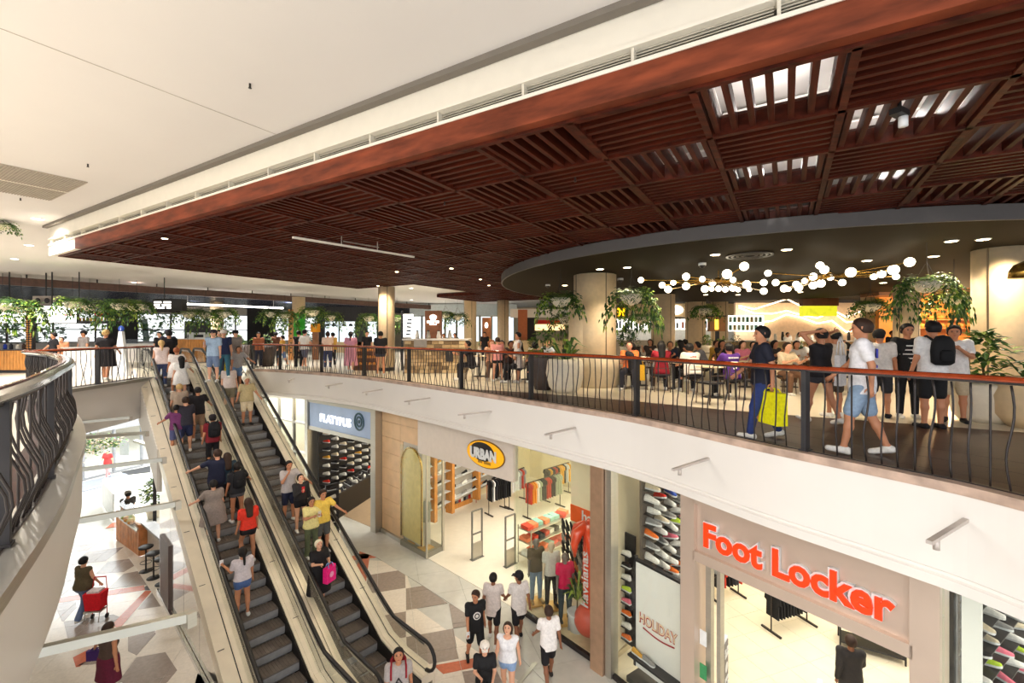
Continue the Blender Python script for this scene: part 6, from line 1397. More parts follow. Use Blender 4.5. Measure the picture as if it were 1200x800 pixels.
def person_parts(P, T, h):
    """build the meshes of one person under the empty T (local space, facing +Y)"""
    g = skeleton(P); dz = g['dz']; fat = P.get('fat', 1.0); fem = P.get('fem', 0)
    pts = np.array([g[k] for k in g if isinstance(g[k], np.ndarray) and k[:2] != 'hd']); lo = pts.min(0)-.22; hi = pts.max(0)+.22
    hi[2] = max(hi[2], 1.84); lo[1] -= .08
    Tt = g['T']; H = g['H']
    def torso(Fd, e, k=.05, top=True):
        for s in (-1, 1):
            Fd.add(Tt((s*.055*fat, -.005, .93)), Tt((s*.05, .0, 1.10)), (.115+.012*fem)*fat+e, (.098-.012*fem)*fat+e, k); Fd.add(Tt((s*.05, .0, 1.10)), Tt((s*.075, .0, 1.32)), (.098-.012*fem)*fat+e, .108*(.5+.5*fat)+e, k)
            if top: Fd.add(Tt((s*.06, -.005, 1.36)), g['sh'+('L' if s < 0 else 'R')]+np.array([0, 0, -.012]), .085+e, .052+e, k)
            if fem: Fd.add(Tt((s*.07, .085, 1.27)), Tt((s*.07, .09, 1.265)), .052+e, .052+e, .05)
        if fat > 1.15: Fd.add(Tt((0, .06, 1.05)), Tt((0, .06, 1.12)), .13+e, .12+e, .06)
    B = Field(lo, hi, h); torso(B, 0)
    for s, K in ((-1, 'L'), (1, 'R')):
        B.add(g['hip'+K]+np.array([0, 0, -.02]), g['knee'+K], .088*(.4+.6*fat), .054, .035); B.add(g['knee'+K], g['knee'+K]*.65+g['ank'+K]*.35+np.array([0, -.012, 0]), .052, .052, .03); B.add(g['knee'+K]*.65+g['ank'+K]*.35+np.array([0, -.012, 0]), g['ank'+K], .050, .034, .03)
        B.add(g['heel'+K], g['toe'+K], .034, .028, .03); B.add(g['ank'+K], g['heel'+K], .036, .034, .02)
        B.add(g['sh'+K], g['elb'+K], .050*(.6+.4*fat), .038, .035); B.add(g['elb'+K], g['wr'+K], .039, .026, .02); B.add(g['wr'+K], g['hand'+K], .024, .030, .015)
    B.add(Tt((0, -.005, 1.44)), H((0, -.02, -.06)), .055, .050, .03)
    B.add(H((0, -.015, .02)), H((0, .005, .045)), .088, .086, .03); B.add(H((0, .035, -.045)), H((0, .05, -.075)), .055, .032, .045)
    B.add(H((0, .100, .0)), H((0, .112, -.022)), .010, .014, .015)
    for s in (-1, 1): B.add(H((s*.085, -.01, .0)), H((s*.088, -.01, .03)), .014, .018, .008)
    ex = MB()
    for s, K in ((-1, 'L'), (1, 'R')): fingers(ex, g, K, s, P.get('curl', .6))
    def put(name, me, label=None):
        me.transform(Matrix.Translation((0, 0, dz))); o = bpy.data.objects.new(name, me); COL.objects.link(o); o.parent = T; WM[o.name] = WM[T.name].copy()
        if label: o['label'] = label
        return o
    body = put('body', field_mesh('body', B, P['skinm'], ex))
    # ---- top
    top, tc = P.get('top', ('tee', (200, 200, 200)))
    if top:
        C = Field(lo, hi, h); e = .018; torso(C, e); hem = P.get('hem', .86)
        for s in (-1, 1): C.add(Tt((s*.06, 0, hem-.05)), Tt((s*.055, 0, 1.05)), .118*fat+e+.006, .105*fat+e, .05)
        if top in ('tee', 'long', 'dress'):
            fr_ = .62 if top != 'long' else 1.0
            for K in 'LR':
                C.add(g['sh'+K], g['sh'+K]+(g['elb'+K]-g['sh'+K])*fr_, .052+e, .048+e, .03)
                if top == 'long': C.add(g['elb'+K], g['wr'+K], .042+e, .028+e, .02)
        if top == 'dress':
            hz = P.get('skirt', .55)
            for x in (-.09, 0, .09): C.add((x, 0, .95), (x*1.5, 0, hz), .13*fat, .155*fat, .1)
            C.cut((0, 0, hz), (0, 0, -1))
        else:
            v = Tt((0, 0, hem)); n_ = Tt((0, 0, hem-1))-v; C.cut(v, n_)
        C.hole(Tt((0, .03 if top != 'vest' else .05, 1.53)), .085 if top != 'vest' else .125)
        so = put('dress' if top == 'dress' else ('blouse' if fem else 'shirt'), field_mesh('shirt', C, col(tc)))
        if P.get('stripes'):
            b = MB()
            for q in range(5): z = 1.02+.075*q+dz; b.lathe((0, 0, z), [(.136, 0), (.136, .022)], 20, cap=False, sx=1.36*fat, sy=1.03)
            o = b.build('stripe', col(P['stripes']), T, local=True)
    bot, bc = P.get('bot', ('long', (40, 44, 60)))
    if bot and top != 'dress':
        C = Field(lo, hi, h); e = .014
        for s in (-1, 1): C.add((s*.055*fat, -.005, .90), (s*.055*fat, -.005, .99), .118*fat+e, .108*fat+e, .05)
        if bot == 'skirt':
            hz = P.get('skirt', .55)
            for x in (-.09, 0, .09): C.add((x, 0, .95), (x*1.6, 0, hz), .125*fat, .15*fat, .1)
            C.cut((0, 0, hz), (0, 0, -1))
        else:
            for K in 'LR':
                fr_ = {'shorts': .85, 'hot': .30, 'long': 1, 'wide': 1}[bot]; hp, kn = g['hip'+K], g['knee'+K]
                C.add(hp, hp+(kn-hp)*fr_, .092*(.4+.6*fat)+e, (.075 if fr_ < .9 else .058)+e, .04)
                if bot in ('long', 'wide'): C.add(kn, g['ank'+K]+np.array([0, 0, .015]), .056+e, (.04 if bot == 'long' else .065)+e, .03)
        C.cut((0, 0, 1.02), (0, 0, 1)); put('skirt' if bot == 'skirt' else 'shorts' if bot in ('shorts', 'hot') else 'trousers', field_mesh('bottom', C, col(bc)))
    C = Field(lo, hi, h)
    for K in 'LR': C.add(g['heel'+K], g['toe'+K], .043, .036, .02); C.add(g['ank'+K]+np.array([0, 0, -.01]), g['heel'+K], .043, .04, .02)
    for K in 'LR': pass
    so = P.get('shoes', (230, 228, 222)); put('shoes', field_mesh('shoes', C, col(so)))
    # ---- hair
    hk, hc_ = P.get('hair', ('short', 'black'))
    if hk != 'bald':
        C = Field(lo, hi, h); hm = col(HAIR[hc_], .6)
        C.add(H((0, -.02, .025)), H((0, .0, .05)), .096, .094, .03); C.add(H((0, -.03, -.01)), H((0, -.035, .03)), .088, .095, .03)
        p0 = H((0, .045, .03)); p1 = H((0, .045+.75, .03-.65)); C.cut(p0, (p1-p0)/np.linalg.norm(p1-p0))
        p0 = H((0, 0, -.05 if hk == 'short' else -.3)); p1 = H((0, 0, -1)); C.cut(p0, (p1-p0)/np.linalg.norm(p1-p0))
        if hk == 'long': C.add(H((-.04, -.06, 0)), Tt((-.03, -.13, 1.30)), .065, .05, .05); C.add(H((.04, -.06, 0)), Tt((.03, -.13, 1.30)), .065, .05, .05)
        if hk == 'tail': C.add(H((0, -.11, .04)), Tt((0, -.15, 1.36)), .04, .022, .02)
        if hk == 'bun': C.add(H((0, -.06, .13)), H((0, -.065, .14)), .045, .045, .01)
        put('hair', field_mesh('hair', C, hm))
    if P.get('cap'):
        cc_ = col(P['cap']); mb = MB(); R = 16; c = Vector(H((0, -.01, .05)))+Vector((0, 0, dz)); yaw = RD(P.get('yaw', 0)) + (PI if P.get('capback') else 0)
        mb.lathe(c, [(.108, -.02), (.108, .02), (.095, .065), (.06, .095), (.0, .105)], 18, cap=False)
        f_ = Vector((-math.sin(yaw), math.cos(yaw), 0)); s_ = Vector((f_.y, -f_.x, 0))
        if P.get('brim') == 'wide': mb.lathe(c, [(.10, -.02), (.19, -.035), (.19, -.03), (.10, -.01)], 20, cap=False)
        else: mb.add([c+s_*.08+f_*.06, c-s_*.08+f_*.06, c-s_*.06+f_*.18-V3(0, 0, .02), c+s_*.06+f_*.18-V3(0, 0, .02), c+s_*.08+f_*.06-V3(0, 0, .012), c-s_*.08+f_*.06-V3(0, 0, .012), c-s_*.06+f_*.18-V3(0, 0, .032), c+s_*.06+f_*.18-V3(0, 0, .032)], [(0, 1, 2, 3), (7, 6, 5, 4), (0, 4, 5, 1), (1, 5, 6, 2), (2, 6, 7, 3), (3, 7, 4, 0)])
        mb.build('hat', cc_, T, local=True)
    if P.get('face', 1):
        mb = MB()
        for s in (-1, 1): mb.ball(Vector(H((s*.034, .084, .014)))+V3(0, 0, dz), .012, 8, 6, (1.2, .6, .7)); mb.ball(Vector(H((s*.034, .088, .034)))+V3(0, 0, dz), .012, 8, 4, (1.7, .5, .3))
        mb.build('eyes', M['black'], T, local=True); MB().ball(Vector(H((0, .094, -.052)))+V3(0, 0, dz), .014, 8, 6, (1.6, .6, .4)).build('mouth', col((170, 84, 76)), T, local=True)
    T['dz'] = float(dz); return g
PG_ = {}
def person(label, pos, rz, hgt=1.72, res=.0195, group=None, **P):
    T = thing('person', label, 'person', pos, rz, group); P['skinm'] = SKIN[P.get('skin', 'fair')]; g = person_parts(P, T, res); T.scale = (hgt/1.75,)*3
    PG_[T.name] = (g, P); del T['dz']; return T
def wpos(T, v):                     # world position of a local point of a person
    g = PG_[T.name][0]; s = T.scale[0]; return Vector(T.location)+rotz(T.rotation_euler[2]) @ (Vector(v)*s)
def hand_pos(T, K): g = PG_[T.name][0]; v = Vector(g['hand'+K])+V3(0, 0, g['dz']); return wpos(T, v)
def on_esc(px, py, down=False):
    u = (px-600)/F; v = (HY-py)/F; ks = ES.x*u+ES.y; kt = ET.x*u+ET.y     # s = ks d, t = kt d ; z = 1.5+v d = -SL(s-S0)
    d = (-SL*(0-S0)-EYE)/(v+SL*ks); s, t = ks*d, kt*d; run = .40
    if s < S0: p = at(px, py, 0); return p
    k = math.floor((s-S0)/run); s = S0+run*(k+.5); return ep(s, t, -SL*run*(k+.5)+.007)
UP, DN = RD(47), RD(227)
STAND = dict(); WALK = dict(legL=(17, 8), legR=(-12, 12), armL=(-18, 8, 20, 0), armR=(22, 8, 25, 0)); WALK2 = dict(legL=(-12, 14), legR=(17, 6), armL=(22, 8, 22, 0), armR=(-18, 8, 18, 0))
PHONE = dict(armR=(30, 6, 95, 30), pitch=-18); RAILR = dict(armR=(35, 30, 25, 0)); RAILL = dict(armL=(35, 30, 25, 0)); STEP = dict(legL=(32, 40), legR=(0, 4))
def P_(*ds, **k):
    o = {}
    for d in ds: o.update(d)
    o.update(k); return o
W_, BK, NV, GY = (238, 234, 228), (32, 30, 34), (34, 38, 62), (168, 164, 160)
# ---- escalator going up (backs to us)
pe = {}
pe[3] = person('person in a black T-shirt and cap at the top of the crowded escalator', on_esc(198, 444), UP, 1.78, **P_(WALK, top=('tee', BK), bot=('long', BK), cap=BK, fat=1.15, skin='tan'))
pe[2] = person('blond ponytailed person in a pale top and jeans at the escalator head', on_esc(189, 453), UP, 1.66, **P_(STAND, fem=1, top=('vest', (240, 222, 216)), bot=('long', (66, 78, 116)), hair=('tail', 'blond'), fat=1.1))
pe[1] = person('person in a navy T-shirt and cap behind the glass screen at the escalator head', V3(-12.9, 17.0), UP, 1.72, **P_(STAND, top=('tee', NV), bot=('shorts', (190, 176, 160)), cap=NV, fat=1.1))
pe[4] = person('person with short blond hair and white sleeveless dress near the escalator head', on_esc(207, 461), UP, 1.62, **P_(RAILR, fem=1, top=('dress', (240, 232, 226)), skirt=.6, hair=('short', 'red'), skin='tan'))
pe[5] = person('person with long black hair and white dress, arms spread, near the escalator head', on_esc(214, 473), UP, 1.55, **P_(RAILR, fem=1, top=('dress', (244, 240, 234)), skirt=.62, hair=('long', 'black')))
pe[6] = person('person in a black T-shirt and tan shorts with one arm on the centre handrail', on_esc(230, 511), UP, 1.72, **P_(RAILR, top=('tee', BK), bot=('shorts', (150, 124, 100)), skin='tan'))
pe[7] = person('person in a charcoal T-shirt and navy shorts, black sock showing', on_esc(219, 534), UP, 1.70, **P_(STAND, top=('tee', (52, 50, 60)), bot=('shorts', (40, 46, 78)), hair=('short', 'brown')))
pe[8] = person('child in a colourful yellow and purple T-shirt at the left handrail', on_esc(206, 529), UP, 1.48, **P_(RAILL, top=('tee', (120, 60, 110)), bot=('shorts', (90, 96, 140)), hair=('short', 'black'), skin='tan'))
pe[9] = person('person with blond hair and beige top behind the child', on_esc(212, 513), UP, 1.6, **P_(STAND, fem=1, top=('tee', (190, 170, 150)), bot=('shorts', (120, 110, 100)), hair=('short', 'blond')))
pe[10] = person('person in a maroon T-shirt and dark cap riding in the middle of the crowded escalator', on_esc(248, 545), UP, 1.62, **P_(STAND, top=('tee', (128, 34, 44)), bot=('long', BK), cap=(40, 36, 44), skin='tan'))
pe[13] = person('person with long brown hair and dark teal top beside the navy shirted person', on_esc(267, 601), UP, 1.64, **P_(STAND, fem=1, top=('tee', (44, 64, 78)), bot=('long', BK), hair=('long', 'brown')))
pe[11] = person('heavy person in a navy T-shirt with left arm stretched to the outer handrail', on_esc(256, 606), UP, 1.78, **P_(top=('tee', NV), bot=('long', (50, 52, 66)), armL=(50, 50, 10, 0), fat=1.2, yaw=30, hair=('short', 'brown')))
pe[12] = person('person in a grey striped sleeveless dress holding the outer handrail', on_esc(249, 632), UP, 1.62, **P_(RAILL, fem=1, top=('dress', (150, 138, 132)), stripes=None, skirt=.55, fat=1.3, hair=('short', 'black')))
pe[14] = person('person with a hair bun in a dark top and grey shorts on the crowded escalator', on_esc(279, 614), UP, 1.64, **P_(RAILR, fem=1, top=('tee', (46, 46, 50)), bot=('hot', (92, 92, 98)), hair=('bun', 'black'), skin='tan'))
pe[15] = person('person in a red top and black shorts with long brown hair blowing', on_esc(290, 656), UP, 1.64, **P_(STEP, fem=1, top=('tee', (236, 62, 44)), bot=('hot', BK), hair=('long', 'brown'), skin='tan', hem=.93))
pe[16] = person('person in a pale T-shirt and denim shorts holding a white phone, lowest on the escalator', on_esc(284, 722), UP, 1.60, **P_(fem=1, top=('tee', (216, 206, 210)), bot=('hot', (78, 104, 156)), hair=('tail', 'black'), skin='tan', armL=(25, 8, 95, -20), hem=.96, res=.015))
# ---- escalator going down (facing us)
pe[17] = person('person in bright yellow trousers stepping onto the right escalator', on_esc(260, 449), DN, 1.66, **P_(PHONE, fem=1, top=('tee', (236, 214, 206)), bot=('long', (226, 204, 30)), hair=('long', 'brown'), skin='tan'))
pe[18] = person('person in a grey T-shirt leaning forward on the outer handrail of the right escalator', on_esc(279, 458), DN, 1.68, **P_(RAILL, lean=22, top=('tee', (176, 172, 170)), bot=('shorts', (120, 150, 190)), hair=('short', 'black'), skin='tan'))
pe[19] = person('heavy person in a pale pink T-shirt and khaki shorts with head bowed', on_esc(268, 481), DN, 1.70, **P_(top=('tee', (232, 214, 204)), bot=('shorts', (150, 140, 116)), fat=1.3, pitch=-30, hair=('short', 'brown')))
pe[20] = person('person in a khaki shirt and beige shorts with white hair on the right escalator', on_esc(288, 495), DN, 1.70, **P_(top=('tee', (190, 172, 128)), bot=('shorts', (224, 206, 172)), fat=1.2, hair=('short', 'white'), shoes=(60, 56, 52), skin='tan', armL=(10, 22, 30, 0), armR=(10, 22, 30, 0)))
pe[21] = person('person in a grey T-shirt and navy shorts, hand to face, on the right escalator', on_esc(337, 607), DN, 1.74, **P_(RAILL, top=('tee', (188, 180, 178)), bot=('shorts', NV), armR=(30, 10, 135, 40), hair=('short', 'black'), skin='tan'))
pe[22] = person('person in a black jacket over a white top looking down at a phone', on_esc(350, 617), DN, 1.62, **P_(PHONE, fem=1, top=('long', (44, 42, 44)), bot=('hot', BK), hair=('short', 'black'), pitch=-25, hem=.98))
pe[23] = person('person in a plain yellow T-shirt behind the one with the yellow patterned top', on_esc(375, 640), DN, 1.74, **P_(RAILL, top=('tee', (240, 204, 90)), bot=('shorts', (90, 90, 86)), hair=('short', 'brown'), skin='tan'))
pe[24] = person('person in a pale yellow patterned top and olive trousers folding their arms', on_esc(368, 658), DN, 1.62, **P_(fem=1, fat=1.15, top=('tee', (234, 222, 150)), bot=('wide', (96, 104, 76)), armL=(30, 8, 85, 40), armR=(30, 8, 85, 40), hair=('short', 'black'), skin='tan'))
pe[25] = person('white haired person in a black dress holding a pink bag', on_esc(372, 704), DN, 1.60, **P_(fem=1, fat=1.2, top=('dress', (30, 28, 30)), skirt=.35, hair=('short', 'white'), armL=(25, 8, 80, 30), armR=(25, 8, 80, 30), pitch=-20, shoes=(40, 36, 36)))
def at_head(px, py, h, z): d = (EYE-(z+h))*F/(py-HY); return Vector(((px-600)/F*d, d, z))
pe[26] = person('person in a grey T-shirt with red backpack straps at the foot of the right escalator', at_head(467, 757, 1.74, -6), RD(195), 1.74, res=.014, **P_(WALK, top=('tee', (176, 168, 166)), bot=('shorts', (40, 40, 44)), hair=('short', 'black'), pitch=-25, skin='tan'))
for k, (x, y, lb, kw) in enumerate(((250, 447, 'person in a light blue shirt, shorts and dark cap waiting at the right escalator head', dict(top=('tee', (166, 190, 214)), bot=('shorts', (112, 130, 160)), cap=(50, 50, 58))), (257, 441, 'person in dark clothes and sunglasses behind the light blue shirt', dict(top=('tee', NV), bot=('long', (50, 60, 80)))), (262, 443, 'person with a pale hat and navy top behind the yellow trousers', dict(fem=1, top=('tee', (44, 54, 90)), bot=('long', (60, 110, 130)), cap=(230, 220, 210), brim='wide')), (276, 438, 'person in a grey top and dark hat near the far railing end', dict(top=('tee', (150, 142, 136)), bot=('long', (80, 74, 70)), cap=BK)))):
    person(lb, at(x, y, 0), RD(190+k*15), 1.70, .022, **P_(PHONE if k == 0 else WALK, **kw))
# ---- lower floor
L = {}
L[27] = person('person in a black T-shirt with white round print walking on the grey tiles', at(557, 778, -6), RD(200), 1.72, .013, **P_(WALK, top=('tee', (30, 30, 32)), bot=('shorts', (28, 28, 30)), hair=('short', 'brown'), skin='tan', yaw=-40, shoes=(34, 32, 32), hem=.84))
L[28] = person('person in a pale loose T-shirt with black trousers walking into the middle shop', at(578, 752, -6), RD(-10), 1.72, .014, **P_(WALK, top=('tee', (222, 210, 204)), bot=('shorts', BK), hair=('short', 'black'), skin='brown', hem=.72))
L[29] = person('person with a black cap, white T-shirt and black shorts beside the mannequin window', at(608, 752, -6), RD(20), 1.76, .014, **P_(WALK2, top=('tee', (226, 220, 216)), bot=('shorts', BK), cap=BK, skin='brown', shoes=BK, yaw=50, hem=.74))
L[30] = person('person in a white low cut top and denim shorts in the foreground', at_head(595, 727, 1.66, -6), RD(170), 1.66, .013, **P_(WALK, fem=1, top=('vest', (240, 240, 246)), bot=('hot', (140, 168, 208)), hair=('long', 'brown'), pitch=-30, hem=.95))
L[31] = person('person in a white cap and black top with crossed strap in the foreground', at_head(568, 750, 1.55, -6), RD(185), 1.55, .013, **P_(top=('tee', (30, 30, 32)), bot=('long', (34, 34, 38)), cap=(240, 232, 222), hair=('long', 'red'), fem=1, pitch=-20, armR=(20, 8, 80, 35), armL=(20, 8, 60, 20)))
L[32] = person('person in a white T-shirt and black shorts walking past the white plant pot', at(643, 800, -6), RD(15), 1.70, .013, **P_(WALK2, top=('tee', (242, 238, 236)), bot=('shorts', BK), skin='brown', hair=('short', 'brown'), shoes=(40, 36, 36), hem=.80))
L[33] = person('person in a dark striped shirt inside the red-lettered shop', at_head(997, 742, 1.72, -6), RD(-20), 1.72, .015, **P_(WALK, top=('long', (50, 46, 44)), bot=('long', (40, 40, 44)), hair=('short', 'brown'), skin='brown'))
L[34] = person('person in an olive sleeveless top and wide jeans pulling a red shopping trolley', at(98, 724, -6), RD(-5), 1.66, .015, **P_(WALK, fem=1, fat=1.25, top=('vest', (92, 80, 58)), bot=('wide', (98, 116, 150)), hair=('short', 'black'), armR=(10, 14, 20, 0), armL=(10, 22, 70, 0)))
L[35] = person('person in a brown top and burgundy skirt striding under the nearest strut', at_head(127, 727, 1.64, -6), RD(-15), 1.64, .015, **P_(WALK, fem=1, top=('vest', (86, 68, 60)), bot=('skirt', (104, 30, 56)), skirt=.5, hair=('short', 'brown'), skin='tan', armL=(10, 50, 10, 0), armR=(-20, 30, 10, 0)))
L[36] = person('person in a black T-shirt working behind the food kiosk', at(150, 628, -6), RD(60), 1.72, .02, **P_(WALK, top=('tee', (60, 56, 54)), bot=('long', BK), cap=(120, 116, 110), skin='tan'))
L[37] = person('person in a red patterned top entering through the glass doors', at(126, 560, -6), RD(180), 1.55, .022, **P_(WALK, fem=1, top=('tee', (206, 62, 60)), bot=('long', (210, 150, 150)), hair=('short', 'black'), cap=(190, 190, 186)))
# ---- upper right, standing
U = {}
U[38] = person('person in a dark navy T-shirt carrying a yellow bag past the railing', at(893, 514, 0), RD(75), 1.66, .013, **P_(WALK, top=('tee', (30, 32, 46)), bot=('long', (40, 56, 110)), hair=('short', 'black'), skin='tan', yaw=10))
U[39] = person('person in a white jersey with blue back print and light denim shorts at the railing', at(1010, 533, 0), RD(55), 1.74, .012, **P_(WALK, top=('tee', (236, 234, 236)), bot=('shorts', (140, 162, 186)), hair=('short', 'brown'), skin='tan', hem=.80))
U[40] = person('young person in a white T-shirt with black shoulder bag left of the striped T-shirt', at(1031, 489, 0), RD(-40), 1.64, .014, **P_(top=('tee', (232, 228, 224)), bot=('shorts', (52, 52, 56)), hair=('short', 'black'), skin='tan', yaw=-30, shoes=BK))
U[41] = person('young person in a black T-shirt with white stripes and black trousers', at(1063, 489, 0), RD(165), 1.74, .014, **P_(top=('tee', (28, 28, 30)), bot=('long', (28, 28, 30)), hair=('short', 'black'), skin='tan', stripes=(226, 224, 220)))
U[42] = person('young person with back turned wearing a white T-shirt and a black backpack', at(1093, 502, 0), RD(-8), 1.76, .013, **P_(top=('tee', (240, 238, 236)), bot=('shorts', (26, 26, 28)), hair=('short', 'black'), skin='tan', shoes=BK, armR=(20, 8, 60, 0)))
U[43] = person('young person in a white T-shirt and beige shorts with folded arms by the woven pot', at(1118, 494, 0), RD(140), 1.70, .014, **P_(top=('tee', (238, 236, 234)), bot=('shorts', (196, 180, 150)), hair=('short', 'black'), skin='tan', shoes=BK, armR=(30, 8, 95, 50), armL=(30, 8, 95, 50)))
U[44] = person('person with a black top and both arms raised behind the head near the railing', at(962, 496, 0), RD(15), 1.64, .015, **P_(WALK, fem=1, top=('vest', BK), bot=('hot', (60, 60, 66)), hair=('short', 'black'), skin='tan', armR=(150, 25, 110, 50), armL=(150, 25, 110, 50)))
U[45] = person('person in a white T-shirt and cap with back turned beside the raised arms', at(978, 488, 0), RD(10), 1.62, .016, **P_(top=('tee', (226, 210, 186)), bot=('shorts', (80, 70, 60)), cap=(210, 180, 130), skin='tan'))
# bags and things carried --------------------------------------------------
def backpack(T, label, c, s=1.0):
    p = wpos(T, (0, -.20, 1.02)); B_k = thing('backpack', label, 'backpack', p, T.rotation_euler[2]); mb = MB(); mb.lathe((0, 0, 0), [(.10, 0), (.155, .04), (.165, .22), (.15, .36), (.09, .45), (.0, .47)], 18, sx=1.0, sy=.62); mb.build('pack', col(c), B_k, local=True)
    MB().lathe((0, -.09, .05), [(.08, 0), (.10, .03), (.10, .16), (.07, .19)], 12, sy=.5).build('pocket', col(tuple(int(v*.8) for v in c)), B_k, local=True)
    b = MB()
    for x in (-.09, .09): b.tube([(x, .05, .38), (x*1.4, .15, .455), (x*1.5, .30, .40), (x*1.5, .325, .22), (x, .10, .06)], .018, 6)
    b.build('strap', col(c), B_k, local=True)
backpack(U[42], 'large black backpack on the young person with back turned', (28, 28, 30)); backpack(pe[10], 'round black backpack on the maroon T-shirt', (24, 24, 30)); backpack(pe[14], 'soft black backpack on the person with a hair bun', (30, 30, 34)); backpack(L[26] if 26 in L else pe[26], 'dark red backpack of the person at the foot of the escalator', (150, 30, 44))
def tote(T, K, label, c, w_=.34, h_=.36, name='tote_bag', drop=.22, t_=.10, hc=None, logo=None, off=(0, 0, 0)):
    hp = hand_pos(T, K)+Vector(off); p = hp-V3(0, 0, drop+h_); B_k = thing(name, label, 'bag', p, T.rotation_euler[2]+.4); mb = MB()
    mb.add([(-w_/2*.9, -t_/2, 0), (w_/2*.9, -t_/2, 0), (w_/2, -t_/2*.7, h_), (-w_/2, -t_/2*.7, h_), (-w_/2*.9, t_/2, 0), (w_/2*.9, t_/2, 0), (w_/2, t_/2*.7, h_), (-w_/2, t_/2*.7, h_)], [(0, 1, 2, 3), (7, 6, 5, 4), (0, 4, 5, 1), (1, 5, 6, 2), (2, 6, 7, 3), (3, 7, 4, 0)]); mb.build('bag_body', col(c), B_k, local=True)
    for y in (-t_/2*.7, t_/2*.7): MB().tube([(-w_*.25, y, h_-.02), (-w_*.2, y*.5, h_+drop*.7), (0, 0, h_+drop), (w_*.2, y*.5, h_+drop*.7), (w_*.25, y, h_-.02)], .010, 6).build('handle', col(hc or c), B_k, local=True)
    if logo: MB().ball((0, -t_/2, h_*.5), .07, 12, 6, (1, .06, 1)).build('print', col(logo), B_k, local=True); MB().ball((0, t_/2, h_*.5), .07, 12, 6, (1, .06, 1)).build('print', col(logo), B_k, local=True)
    return B_k
tote(U[38], 'L', 'bright yellow shopping bag carried by the person in navy', (246, 236, 20), .42, .44, drop=.06, t_=.16, name='shopping_bag'); tote(pe[25], 'L', 'hot pink shopping bag held by the white haired person', (240, 30, 130), .32, .36, drop=.10, t_=.14, hc=(120, 160, 220), logo=(250, 160, 200), name='shopping_bag')
tote(L[34], 'L', 'white tote bag with small dark dots on the arm of the trolley puller', (230, 224, 216), .36, .40, drop=.14, logo=(60, 60, 70), off=(0, 0, .1)); tote(pe[3], 'R', 'black handbag beside the person at the escalator top', (26, 26, 28), .30, .26, drop=.1, name='handbag')
tote(L[35], 'L', 'purple bag swinging from the burgundy skirted person', (72, 44, 110), .3, .2, drop=.05, name='handbag'); tote(U[44], 'R', 'white drawstring bag hanging on the person with raised arms', (226, 222, 220), .3, .5, drop=.3, off=(0, -.1, -.1), name='drawstring_bag')
tote(pe[12], 'R', 'small tag bag with red and white label at the striped dress', (60, 56, 56), .14, .16, drop=.1, name='handbag', logo=(214, 40, 40)); tote(L[31], 'R', 'black shoulder bag of the person in the white cap', (24, 24, 26), .26, .30, drop=.1, name='handbag')
tote(U[40], 'L', 'black shoulder bag at the young person left of the stripes', (26, 26, 28), .26, .3, drop=.05, name='handbag', off=(0, 0, .1))
def phone(T, K, label, c): p = hand_pos(T, K)+V3(0, 0, .02); o = MB().box(p, (.075, .012, .15), T.rotation_euler[2]).build('phone', col(c, .3), None, label, 'phone')
phone(pe[16], 'L', 'white phone in the left hand of the lowest escalator rider', (244, 244, 246)); phone(pe[22], 'R', 'red phone in the hand of the person in the black jacket', (206, 40, 50)); phone(pe[24], 'L', 'pale cup like phone held by the person in the yellow patterned top', (220, 214, 200)); phone(L[27], 'R', 'white phone held by the person with the round print', (236, 236, 236))
# prints on shirts
def chest_print(T, fn, back=False, z=1.28):
    g, P = PG_[T.name]; E = T; y = (-1 if back else 1)*(.132*max(1, P.get('fat', 1)*.97)+.010); return V3(0, y, z+g['dz'])
def ring(T, c, r0, r1, m, name='chest_print'):
    K = 22; vs = [(c.x+math.cos(2*PI*k/K)*r, c.y+.0 if True else 0, c.z+math.sin(2*PI*k/K)*r) for k in range(K) for r in (r0, r1)]; vs2 = [(x, y+.006, z) for x, y, z in vs]
    MB().add(vs+vs2, [(2*k, 2*k+1, 2*((k+1) % K)+1, 2*((k+1) % K)) for k in range(K)]+[(2*K+2*k, 2*K+2*((k+1) % K), 2*K+2*((k+1) % K)+1, 2*K+2*k+1) for k in range(K)]).build(name, m, T, local=True)
wm = col(W_)
c = chest_print(L[27], None, z=1.22); ring(L[27], c+V3(0, -.004, 0), .0, .088, wm); ring(L[27], c+V3(0, .006, 0), .04, .062, M['blackpaint'])
def tri(T, c, s, m):
    for a_, b_ in (((-s, 0, -s*.6), (0, 0, s)), ((s, 0, -s*.6), (0, 0, s)), ((-s*.5, 0, -s*.5), (s*.5, 0, 0))): MB().beam(c+Vector(a_), c+Vector(b_), .02, .018).build('chest_print', m, T, local=True)
tri(pe[26], chest_print(pe[26], None, z=1.2), .075, M['blackpaint'])
def name_print(T, s, size, z, m, back=True, width=None):
    c = chest_print(T, None, back, z); me = glyph(s, size, .004, .002); w_ = xmax(me); sx = (width/w_) if width else 1
    R = Matrix(((1, 0, 0), (0, 0, 1 if back else -1), (0, 1, 0))).transposed().to_4x4() if not back else Matrix(((1, 0, 0, 0), (0, 0, -1, 0), (0, 1, 0, 0), (0, 0, 0, 1)))
    if not back: R = Matrix(((-1, 0, 0, 0), (0, 0, 1, 0), (0, 1, 0, 0), (0, 0, 0, 1)))
    x0 = -w_*sx/2 if back else w_*sx/2
    me.transform(Matrix.Translation((x0, c.y, c.z)) @ R @ Matrix.Diagonal((sx, 1, 1, 1))); me.materials.append(m); o = bpy.data.objects.new('shirt_print', me); COL.objects.link(o); o.parent = T
b = MB(); cc_ = chest_print(U[39], None, True, 1.30); b.box(cc_, (.26, .02, .11)).box(cc_-V3(0, 0, .16), (.16, .02, .03)); b.build('back_print', col((60, 66, 160)), U[39], local=True)
